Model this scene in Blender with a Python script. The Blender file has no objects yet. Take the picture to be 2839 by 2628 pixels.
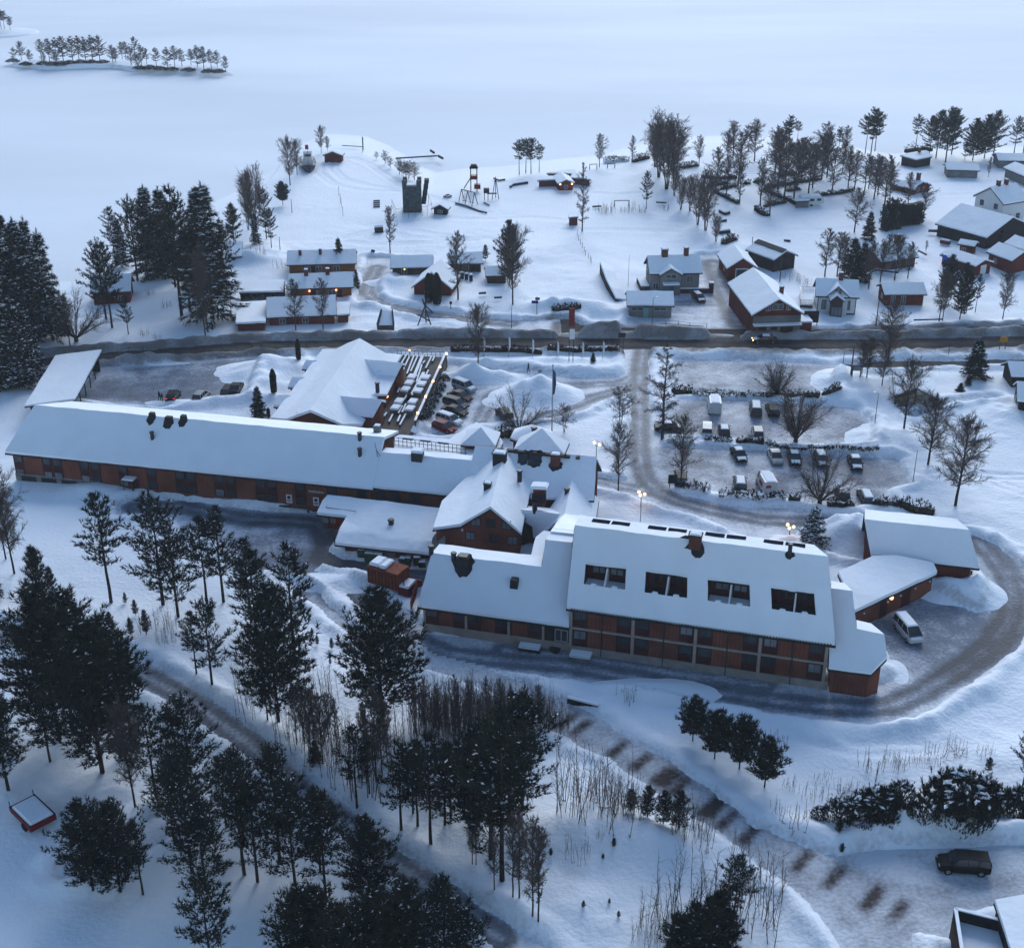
EXPO, HAZE = 1.22, .00010
import bpy, bmesh, math, random
import numpy as np
from mathutils import Vector, Matrix, noise
sc = bpy.context.scene
COL = sc.collection
R = random.Random(7)
# ---------------------------------------------------------------- camera model
FPX, TH, HC, CX, CY = 3700., math.radians(26), 86., 1419.5, 1314.
ct, st = math.cos(TH), math.sin(TH)
KZ = 720 / 1996.
ZO = {'A': (0, 0), 'B': (700, 280), 'C': (1400, 280), 'D': (2119, 280), 'E': (0, 480), 'F': (700, 860), 'G': (1400, 860), 'H': (2119, 860),
      'I': (0, 1080), 'J': (700, 1300), 'K': (1400, 1380), 'L': (2119, 1380), 'M': (0, 1740), 'N': (700, 1960), 'O': (1400, 1960), 'P': (2119, 1960),
      '1': (1180, 1160, 520 / 1996.), '2': (740, 900, 520 / 1996.), '3': (860, 1340, 520 / 1996.), '4': (1540, 1400, 520 / 1996.),
      '5': (1980, 1400, 520 / 1848.), '6': (2340, 1390, 499 / 1921.), 'n': (0, 0, 1.)}
def nat(z, x, y):
    o = ZO[z]; k = o[2] if len(o) > 2 else KZ
    return o[0] + x * k, o[1] + y * k
def ray(u, v):
    yy = CY - v
    return Vector((u - CX, FPX * ct + yy * st, -FPX * st + yy * ct))
CAM = Vector((0, 0, HC))
def at(u, v, z=0.):                      # the point of the photograph's line of sight at height z
    d = ray(u, v); return CAM + d * ((z - HC) / d.z)
def W(s, x, y, z=0.):
    return at(*nat(s, x, y), z)
def hit(u, v, p0, nrm):
    d = ray(u, v); return CAM + d * ((p0 - CAM).dot(nrm) / d.dot(nrm))
def WH(s, x, y, pl):
    return hit(*nat(s, x, y), *pl)
def topz(p, v):                          # height at p that reaches image row v
    lo, hi = 0., 60.
    for i in range(40):
        m = (lo + hi) / 2; z = m - HC
        dep = p.y * ct - z * st; up = p.y * st + z * ct
        if CY - FPX * up / dep > v: lo = m
        else: hi = m
    return lo
cam = bpy.data.cameras.new('camera'); cam.sensor_width = 36; cam.lens = FPX / 2839 * 36
cam.clip_start = 1; cam.clip_end = 6000
co = bpy.data.objects.new('camera', cam); COL.objects.link(co); co.location = CAM
co.rotation_euler = (math.radians(90) - TH, 0, 0); sc.camera = co
# ---------------------------------------------------------------- materials
MATS = {}
def mat(name, col, rough=.8, var=0., vscale=1., col2=None, bump=0., bscale=3., stretch=(1, 1, 1), metal=0., emit=0., detail=4, spec=.08, lo=.35, hi=.65):
    m = bpy.data.materials.new(name); m.use_nodes = True; nt = m.node_tree; b = nt.nodes['Principled BSDF']
    b.inputs['Roughness'].default_value = rough; b.inputs['Metallic'].default_value = metal
    b.inputs['Specular IOR Level'].default_value = spec
    b.inputs['Base Color'].default_value = (*col, 1)
    if emit:
        b.inputs['Emission Color'].default_value = (*col, 1); b.inputs['Emission Strength'].default_value = emit
    tc = nt.nodes.new('ShaderNodeTexCoord'); mp = nt.nodes.new('ShaderNodeMapping'); mp.inputs['Scale'].default_value = stretch
    nt.links.new(tc.outputs['Object'], mp.inputs['Vector'])
    if col2 or var:
        n = nt.nodes.new('ShaderNodeTexNoise'); n.inputs['Scale'].default_value = vscale; n.inputs['Detail'].default_value = detail
        nt.links.new(mp.outputs['Vector'], n.inputs['Vector'])
        rp = nt.nodes.new('ShaderNodeValToRGB'); c2 = col2 or tuple(c * (1 - var) for c in col)
        rp.color_ramp.elements[0].position = lo; rp.color_ramp.elements[1].position = hi
        rp.color_ramp.elements[0].color = (*c2, 1); rp.color_ramp.elements[1].color = (*col, 1)
        nt.links.new(n.outputs['Fac'], rp.inputs['Fac']); nt.links.new(rp.outputs['Color'], b.inputs['Base Color'])
    if bump:
        n2 = nt.nodes.new('ShaderNodeTexNoise'); n2.inputs['Scale'].default_value = bscale; n2.inputs['Detail'].default_value = 5
        nt.links.new(mp.outputs['Vector'], n2.inputs['Vector'])
        bp = nt.nodes.new('ShaderNodeBump'); bp.inputs['Strength'].default_value = bump; bp.inputs['Distance'].default_value = .25
        nt.links.new(n2.outputs['Fac'], bp.inputs['Height']); nt.links.new(bp.outputs['Normal'], b.inputs['Normal'])
    MATS[name] = m; return m
def planks(name, col, dark, scale=5.):
    m = mat(name, col, .85, .45, .35, bump=.0)
    nt = m.node_tree; b = nt.nodes['Principled BSDF']
    tc = nt.nodes.new('ShaderNodeTexCoord'); sx = nt.nodes.new('ShaderNodeSeparateXYZ'); nt.links.new(tc.outputs['Object'], sx.inputs[0])
    ad = nt.nodes.new('ShaderNodeMath'); ad.operation = 'ADD'; nt.links.new(sx.outputs[0], ad.inputs[0]); nt.links.new(sx.outputs[1], ad.inputs[1])
    ml = nt.nodes.new('ShaderNodeMath'); ml.operation = 'MULTIPLY'; ml.inputs[1].default_value = scale; nt.links.new(ad.outputs[0], ml.inputs[0])
    fr = nt.nodes.new('ShaderNodeMath'); fr.operation = 'FRACT'; nt.links.new(ml.outputs[0], fr.inputs[0])
    gt = nt.nodes.new('ShaderNodeMath'); gt.operation = 'LESS_THAN'; gt.inputs[1].default_value = .16; nt.links.new(fr.outputs[0], gt.inputs[0])
    mx = nt.nodes.new('ShaderNodeMixRGB'); mx.inputs[2].default_value = (*dark, 1)
    src = b.inputs['Base Color'].links[0].from_socket
    nt.links.new(gt.outputs[0], mx.inputs[0]); nt.links.new(src, mx.inputs[1]); nt.links.new(mx.outputs[0], b.inputs['Base Color'])
    return m
SNOW = (.80, .84, .90)
snow = mat('snow', SNOW, .75, .05, .25, bump=.25, bscale=1.6)
rsnow = mat('roof_snow', SNOW, .75, .05, .3, bump=.3, bscale=1.0)
MATS['bark_snow'] = snow
red = planks('red_timber', (.20, .066, .043), (.10, .034, .023), 3.2)
dred = planks('dark_red_timber', (.15, .030, .024), (.07, .015, .012), 3.2)
orange = planks('orange_timber', (.23, .085, .030), (.10, .035, .014), 3.)
maroon = mat('maroon_panel', (.055, .013, .014), .6, .2, 2.)
brown = planks('brown_timber', (.062, .036, .026), (.022, .014, .011), 4.)
black = mat('black_timber', (.022, .021, .023), .75, .4, 2.)
grey = planks('grey_timber', (.21, .205, .20), (.12, .118, .115), 4.)
white = mat('white_paint', (.62, .63, .64), .6, .1, 2.)
beige = mat('beige_concrete', (.34, .29, .25), .9, .25, .8, bump=.2, bscale=6.)
conc = mat('grey_concrete', (.20, .20, .20), .9, .3, .7, bump=.2, bscale=5.)
roofd = mat('dark_roofing', (.030, .030, .034), .7, .4, 2.)
metal = mat('dark_metal', (.045, .047, .052), .45, .3, 3., metal=.3)
lmetal = mat('light_metal', (.30, .31, .33), .4, .2, 3., metal=.5)
brick = mat('chimney_brick', (.13, .05, .038), .9, .4, 4.)
glass = mat('window_glass', (.030, .038, .050), .08, .5, .35, spec=.6)
curtain = mat('curtained_glass', (.20, .22, .25), .25, .5, .6)
dark_pane = mat('dark_pane', (.010, .014, .024), 1., spec=0.)
frame_w = mat('pale_frame', (.42, .42, .42), .6)
frame_d = mat('dark_frame', (.05, .035, .032), .6)
deck = planks('deck_boards', (.135, .115, .10), (.07, .06, .055), 4.)
wood = mat('weathered_wood', (.085, .065, .055), .85, .4, 2., stretch=(1, 1, .3))
lamp_m = mat('lit_lamp', (1., .56, .20), .4, emit=2.5)
lampw = mat('lit_bulb', (1., .50, .14), .4, emit=3.2)
rubber = mat('tyre_rubber', (.012, .012, .013), .8)
green_bin = mat('green_plastic', (.018, .060, .042), .5, .3, 3.)
# ---------------------------------------------------------------- mesh builder
class MB:
    def __init__(s): s.v = []; s.f = []; s.m = []
    def poly(s, pts, m=0):
        b = len(s.v); s.v += [tuple(p) for p in pts]; s.f.append(tuple(range(b, b + len(pts)))); s.m.append(m)
    def hull(s, ring0, ring1, m=0, caps=True):
        b = len(s.v); n = len(ring0); s.v += [tuple(p) for p in ring0] + [tuple(p) for p in ring1]
        for i in range(n):
            j = (i + 1) % n; s.f.append((b + i, b + j, b + n + j, b + n + i)); s.m.append(m)
        if caps:
            s.f.append(tuple(range(b + n - 1, b - 1, -1))); s.m.append(m)
            s.f.append(tuple(range(b + n, b + 2 * n))); s.m.append(m)
    def box(s, c, sz, rz=0., m=0, taper=1.):
        x, y, z = c; a, b_, h = sz[0] / 2, sz[1] / 2, sz[2]; cr, sr = math.cos(rz), math.sin(rz)
        def ring(k, zz): return [(x + (px * cr - py * sr), y + (px * sr + py * cr), zz) for px, py in ((-a * k, -b_ * k), (a * k, -b_ * k), (a * k, b_ * k), (-a * k, b_ * k))]
        s.hull(ring(1, z), ring(taper, z + h), m)
    def tube(s, p0, p1, r0, r1=None, n=6, m=0, caps=True):
        r1 = r0 if r1 is None else r1; p0 = Vector(p0); p1 = Vector(p1); d = (p1 - p0)
        if d.length < 1e-6: return
        d.normalize(); up = Vector((0, 0, 1)) if abs(d.z) < .9 else Vector((1, 0, 0)); a = d.cross(up).normalized(); b = d.cross(a)
        an = [2 * math.pi * i / n for i in range(n)]
        s.hull([p0 + (a * math.cos(t) + b * math.sin(t)) * r0 for t in an], [p1 + (a * math.cos(t) + b * math.sin(t)) * r1 for t in an], m, caps)
    def ball(s, c, r, sz=1., n=8, k=5, m=0):
        c = Vector(c); rings = []
        for i in range(k + 1):
            ph = math.pi * i / k; rr = max(r * math.sin(ph), r * .02); zz = -r * sz * math.cos(ph)
            rings.append([c + Vector((rr * math.cos(2 * math.pi * j / n), rr * math.sin(2 * math.pi * j / n), zz)) for j in range(n)])
        for i in range(k): s.hull(rings[i], rings[i + 1], m, caps=False)
    def build(s, name, mats, parent=None, world=True, smooth=False, bevel=0.):
        me = bpy.data.meshes.new(name); vs = s.v
        if parent is not None and world:
            l = parent.location; vs = [(x - l.x, y - l.y, z - l.z) for x, y, z in vs]
        me.from_pydata(vs, [], s.f)
        if not isinstance(mats, (list, tuple)): mats = [mats]
        for q in mats: me.materials.append(q)
        if len(mats) > 1: me.polygons.foreach_set('material_index', s.m)
        if smooth: me.polygons.foreach_set('use_smooth', [True] * len(s.f))
        if bevel:
            bm = bmesh.new(); bm.from_mesh(me); bmesh.ops.remove_doubles(bm, verts=bm.verts, dist=.01)
            try: bmesh.ops.bevel(bm, geom=bm.edges, offset=bevel, segments=2, affect='EDGES', clamp_overlap=True)
            except Exception: pass
            bm.to_mesh(me); bm.free()
        o = bpy.data.objects.new(name, me); COL.objects.link(o)
        if parent is not None: o.parent = parent
        return o
def tag(o, label=None, cat=None, group=None, kind=None):
    if label: o['label'] = label
    if cat: o['category'] = cat
    if group: o['group'] = group
    if kind: o['kind'] = kind
    return o
def thing(name, loc, label, cat, group=None, rz=0.):
    o = bpy.data.objects.new(name, None); COL.objects.link(o); o.location = loc; o.rotation_euler = (0, 0, rz); o.empty_display_size = .3
    return tag(o, label, cat, group)
def kids(o): return [c for c in bpy.data.objects if c.parent == o]
KIDS = {}
def dup(o, loc, rz=0., scale=None, label=None, group=None):
    if o.name not in KIDS:
        KIDS[o.name] = [(c, kids(c)) for c in kids(o)]
    r = o.copy(); COL.objects.link(r); r.location = loc; r.rotation_euler = (0, 0, rz)
    if scale is not None: r.scale = scale if isinstance(scale, tuple) else (scale,) * 3
    if label: r['label'] = label
    if group: r['group'] = group
    for c, gs in KIDS[o.name]:
        d = c.copy(); COL.objects.link(d); d.parent = r
        for g in gs:
            h = g.copy(); COL.objects.link(h); h.parent = d
    return r
def xy(p): return Vector((p[0], p[1], 0))
def shell_geom(faces):
    V = []; idx = []; F = []
    def vid(p):
        for i, q in enumerate(V):
            if (q - Vector(p)).length < .12: return i
        V.append(Vector(p)); return len(V) - 1
    for f in faces:
        ids = []
        for p in f:
            k = vid(p)
            if not ids or ids[-1] != k: ids.append(k)
        if ids[0] == ids[-1]: ids.pop()
        ar = sum(V[ids[i]].x * V[ids[(i + 1) % len(ids)]].y - V[ids[(i + 1) % len(ids)]].x * V[ids[i]].y for i in range(len(ids)))
        F.append(ids if ar > 0 else ids[::-1])
    E = {}
    for f in F:
        for i in range(len(f)): E[(f[i], f[(i + 1) % len(f)])] = 1
    nxt = {a: b for (a, b) in E if (b, a) not in E}
    loops = []; left = dict(nxt)
    while left:
        s0 = next(iter(left)); lp = [s0]; c = left.pop(s0)
        while c != s0 and c in left: lp.append(c); c = left.pop(c)
        loops.append(lp)
    return V, F, loops
def fplane(V, f):
    n = Vector((0, 0, 0))
    for i in range(len(f)):
        p, q = V[f[i]], V[f[(i + 1) % len(f)]]
        n += Vector(((p.y - q.y) * (p.z + q.z), (p.z - q.z) * (p.x + q.x), (p.x - q.x) * (p.y + q.y)))
    return V[f[0]], n.normalized()
def inpoly(x, y, pts):
    c = False; j = len(pts) - 1
    for i in range(len(pts)):
        xi, yi = pts[i][0], pts[i][1]; xj, yj = pts[j][0], pts[j][1]
        if (yi > y) != (yj > y) and x < (xj - xi) * (y - yi) / (yj - yi) + xi: c = not c
        j = i
    return c
def roofz(V, F, x, y):
    best = None; bd = 1e9
    for f in F:
        pts = [V[i] for i in f]
        if inpoly(x, y, pts): best = f; break
        c = sum(pts, Vector()) / len(pts); d = (c.x - x) ** 2 + (c.y - y) ** 2
        if d < bd: bd = d; best = f
    p, n = fplane(V, best)
    return p.z - ((x - p.x) * n.x + (y - p.y) * n.y) / (n.z if abs(n.z) > .05 else 1)
def inset(V, lp, d):
    out = []; n = len(lp)
    for i in range(n):
        p0, p1, p2 = V[lp[i - 1]], V[lp[i]], V[lp[(i + 1) % n]]
        e0 = xy(p1 - p0).normalized(); e1 = xy(p2 - p1).normalized()
        n0 = Vector((-e0.y, e0.x, 0)); n1 = Vector((-e1.y, e1.x, 0)); m = n0 + n1
        if m.length < .2: m = n0
        k = min(2., 2 / max(m.length_squared, .3)); q = p1 + m * (k * d); out.append((q.x, q.y))
    return out
def shell(root, faces, wallm=None, t=.3, ov=.5, base=-.3, wname='wall', sname='snow_cover', rname='roof', bev=.14, board=True, sm=None):
    V, F, loops = shell_geom(faces)
    lp = max(loops, key=len) if loops else []
    lp = max(loops, key=lambda l: abs(sum(V[l[i]].x * V[l[(i + 1) % len(l)]].y - V[l[(i + 1) % len(l)]].x * V[l[i]].y for i in range(len(l)))))
    bm = bmesh.new(); top = [bm.verts.new(v - root.location) for v in V]; bot = [bm.verts.new(v - root.location - Vector((0, 0, t))) for v in V]
    def mk(vs):
        try: return bm.faces.new(vs)
        except ValueError: return None
    for f in F: mk([top[i] for i in f]); mk([bot[i] for i in f[::-1]])
    for l in loops:
        for i in range(len(l)): a, b = l[i], l[(i + 1) % len(l)]; mk([top[b], top[a], bot[a], bot[b]])
    if bev:
        tv = set(top); ed = [e for e in bm.edges if e.verts[0] in tv and e.verts[1] in tv and abs(e.calc_face_angle(0.)) > .12]
        try: bmesh.ops.bevel(bm, geom=ed, offset=bev * .6, segments=2, affect='EDGES', clamp_overlap=True)
        except Exception as ex: print('bevel', ex)
    for it in range(5):                   # slightly uneven depth: split long edges, then lift and sink
        le = [e for e in bm.edges if e.calc_length() > 2.0]
        if not le: break
        bmesh.ops.subdivide_edges(bm, edges=le, cuts=1, use_grid_fill=True)
    bmesh.ops.triangulate(bm, faces=[f for f in bm.faces if len(f.verts) > 4])
    for v in bm.verts:
        p = v.co + root.location; q = noise.noise(p * .45) * .10 + noise.noise(p * 1.3) * .04; k = noise.noise(p * .9 + Vector((31, 7, 3)))
        v.co += Vector((k * .05, noise.noise(p * .9 + Vector((3, 71, 9))) * .05, q))
    for e in bm.edges:
        if len(e.link_faces) == 2 and e.calc_face_angle(0.) > .55: e.smooth = False
    me = bpy.data.meshes.new(sname); bm.to_mesh(me); bm.free(); me.materials.append(sm or rsnow); me.polygons.foreach_set('use_smooth', [True] * len(me.polygons))
    so = bpy.data.objects.new(sname, me); COL.objects.link(so); so.parent = root
    if board:
        mb = MB()
        ex = {}
        for l in loops:
            q = inset(V, l, -.06 if l is lp else .0)
            for i, k in enumerate(l): ex[k] = q[i]
        P = [Vector((*ex.get(i, (v.x, v.y)), v.z - t - .01)) for i, v in enumerate(V)]; D = Vector((0, 0, .2))
        for f in F: mb.poly([P[i] for i in f]); mb.poly([P[i] - D for i in f[::-1]])
        for l in loops:
            for i in range(len(l)): a, b = l[i], l[(i + 1) % len(l)]; mb.poly([P[b], P[a], P[a] - D, P[b] - D])
        mb.build(rname, roofd, root)
    wl = inset(V, lp, ov)
    wt = [roofz(V, F, x, y) - t - .12 for x, y in wl]
    if wallm:
        mb = MB()
        for i in range(len(wl)):
            j = (i + 1) % len(wl); (x0, y0), (x1, y1) = wl[i], wl[j]
            mb.poly([(x0, y0, base), (x1, y1, base), (x1, y1, wt[j]), (x0, y0, wt[i])])
        mb.build(wname, wallm, root)
    return wl, wt
class Fac:                                # a wall line seen from outside: t metres along it, z up, d proud of it
    def __init__(s, p, q, out=None):
        s.p = xy(p); s.a = xy(Vector(q) - Vector(p)); s.len = s.a.length; s.a.normalize(); s.n = Vector((s.a.y, -s.a.x, 0))
        if out is not None and s.n.dot(xy(out)) < 0: s.n = -s.n
    def pt(s, t, z, d=0.): return s.p + s.a * t + s.n * d + Vector((0, 0, z))
    def box(s, mb, t0, t1, z0, z1, d0=.0, d1=.06, m=0):
        mb.hull([s.pt(t0, z0, d0), s.pt(t1, z0, d0), s.pt(t1, z0, d1), s.pt(t0, z0, d1)], [s.pt(t0, z1, d0), s.pt(t1, z1, d0), s.pt(t1, z1, d1), s.pt(t0, z1, d1)], m)
def window(root, F, t, z, w, h, g=None, fr=None, bars=1, name='window', d=.0, fw=.07):
    mb = MB(); t0, t1, z1 = t - w / 2, t + w / 2, z + h
    F.box(mb, t0 + fw, t1 - fw, z + fw, z1 - fw, d - .03, d + .035, 0)
    F.box(mb, t0, t1, z, z + fw, d - .03, d + .09, 1); F.box(mb, t0, t1, z1 - fw, z1, d - .03, d + .09, 1)
    F.box(mb, t0, t0 + fw, z + fw, z1 - fw, d - .03, d + .09, 1); F.box(mb, t1 - fw, t1, z + fw, z1 - fw, d - .03, d + .09, 1)
    for k in range(bars):
        c = t0 + w * (k + 1) / (bars + 1); F.box(mb, c - fw / 2, c + fw / 2, z + fw, z1 - fw, d + .035, d + .08, 1)
    return mb.build(name, [g or glass, fr or frame_w], root)
def chimney(root, p, w, d, h, rz=0., m=None, cap=True, name='chimney'):
    mb = MB(); mb.box((p.x, p.y, p.z - 1.2), (w, d, h + 1.2), rz, 0)
    if cap:
        mb.box((p.x, p.y, p.z + h), (w * 1.18, d * 1.18, .10), rz, 1); mb.box((p.x, p.y, p.z + h + .1), (w * .95, d * .95, .16), rz, 2, .7)
    return mb.build(name, [m or brick, roofd, rsnow], root)
def vent(root, p, r=.22, h=.7, name='roof_vent'):
    mb = MB(); mb.tube((p.x, p.y, p.z - .5), (p.x, p.y, p.z + h), r, r, 8, 0); mb.tube((p.x, p.y, p.z + h), (p.x, p.y, p.z + h + .16), r * 1.35, r * 1.1, 8, 0)
    return mb.build(name, metal, root)
def patch(root, pl, ctr, rx, ry, a, name='bare_roof_patch', m=None):   # roofing laid bare where snow melted round a chimney
    p0, n = pl; s = n.cross(a).normalized(); mb = MB(); k = 18
    pts = [ctr + a * (rx * math.cos(2 * math.pi * i / k) * R.uniform(.8, 1.15)) + s * (ry * math.sin(2 * math.pi * i / k) * R.uniform(.8, 1.15)) for i in range(k)]
    mb.hull([p - n * .05 for p in pts], [p + n * .04 for p in pts]); return mb.build(name, m or roofd, root)
def slope_plane(e0, e1, pitch, back=True):
    a = xy(e1 - e0).normalized(); n = Vector((-a.y, a.x, 0))
    if n.y < 0 and back: n = -n
    s = n * math.cos(pitch) + Vector((0, 0, math.sin(pitch))); pn = a.cross(s)
    if pn.z < 0: pn = -pn
    return a, n, (Vector(e0), pn.normalized())
class H: pass
def house(name, label, cat, eL, eR, rL, rR, ze, pitch=33, wm=None, wins=(), sw=(), chim=(), ov=.45, group=None, g=None, fr=None, t=.3, doors=(), kb=1.):
    E0, E1 = W(*eL, ze), W(*eR, ze); p = math.radians(pitch); a, n, pl = slope_plane(E0, E1, p)
    zr = (WH(*rL, pl).z + WH(*rR, pl).z) / 2; zr = max(zr, ze + .6); run = (zr - ze) / math.tan(p)
    up = n * run + Vector((0, 0, zr - ze)); R0, R1 = E0 + up, E1 + up
    dn = n * (run * kb) - Vector((0, 0, (zr - ze) * kb)); B0, B1 = R0 + dn, R1 + dn
    root = thing(name, ((E0.x + B1.x) / 2, (E0.y + B1.y) / 2, 0), label, cat, group)
    shell(root, [[E0, E1, R1, R0], [R0, R1, B1, B0]], wm, t, ov)
    h = H(); h.root = root; h.a, h.n, h.ze, h.zr, h.run, h.E0, h.E1, h.R0, h.R1, h.B0, h.B1, h.pl = a, n, ze, zr, run, E0, E1, R0, R1, B0, B1, pl
    h.front = Fac(E0 + n * ov + a * ov, E1 + n * ov - a * ov, -n)
    h.left = Fac(B0 + a * ov - n * ov, E0 + a * ov + n * ov, -a); h.right = Fac(E1 - a * ov + n * ov, B1 - a * ov - n * ov, a)
    L = h.front.len
    for q in wins:
        f, z, w, hh = q[:4]; window(root, h.front, f * L, z, w, hh, q[4] if len(q) > 4 else g, fr)
    for q in sw:
        F = h.left if q[0] == 'l' else h.right; window(root, F, q[1] * F.len, q[2], q[3], q[4], g, fr)
    for f, z, w, hh, m in doors:
        mb = MB(); h.front.box(mb, f * L - w / 2, f * L + w / 2, z, z + hh, -.02, .05); mb.build('door', m, root)
    for f, s, w, hh in chim:
        c = R0.lerp(R1, f).lerp(E0.lerp(E1, f), s); chimney(root, c, w, w, hh, math.atan2(a.y, a.x))
    return h
def house_g(name, label, cat, eL, eR, apF, apB, ze, wm=None, wins=(), ov=.4, group=None, t=.3, g=None, fr=None, side=(), chim=(), doors=(), zr=None):
    E0, E1 = W(*eL, ze), W(*eR, ze); a = xy(E1 - E0).normalized(); n = Vector((-a.y, a.x, 0))
    if n.y < 0: n = -n
    A = WH(*apF, (E0, n)); mid = (E0 + E1) / 2
    if zr: A.z = zr
    A = Vector((mid.x, mid.y, A.z)); Ab = W(*apB, A.z); L = max(3., (Ab - A).dot(n)); D = n * L
    root = thing(name, (A.x + D.x / 2, A.y + D.y / 2, 0), label, cat, group)
    shell(root, [[E0, A, A + D, E0 + D], [A, E1, E1 + D, A + D]], wm, t, ov)
    h = H(); h.root = root; h.a, h.n, h.E0, h.E1, h.A, h.D, h.L, h.ze = a, n, E0, E1, A, D, L, ze
    h.front = Fac(E0 + a * ov + n * ov, E1 - a * ov + n * ov, -n); h.left = Fac(E0 + D + a * ov - n * ov, E0 + a * ov + n * ov, -a)
    h.right = Fac(E1 - a * ov + n * ov, E1 + D - a * ov - n * ov, a)
    for q in wins: window(root, h.front, q[0] * h.front.len, q[1], q[2], q[3], q[4] if len(q) > 4 else g, fr)
    for q in side:
        F = h.left if q[0] == 'l' else h.right; window(root, F, q[1] * F.len, q[2], q[3], q[4], g, fr)
    for f, z, w, hh, m in doors:
        mb = MB(); h.front.box(mb, f * h.front.len - w / 2, f * h.front.len + w / 2, z, z + hh, -.02, .05); mb.build('door', m, root)
    for f, s, w, hh in chim:
        c = (A + D * f).lerp(E1 + D * f, s); chimney(root, c, w, w, hh, math.atan2(a.y, a.x))
    return h
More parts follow.
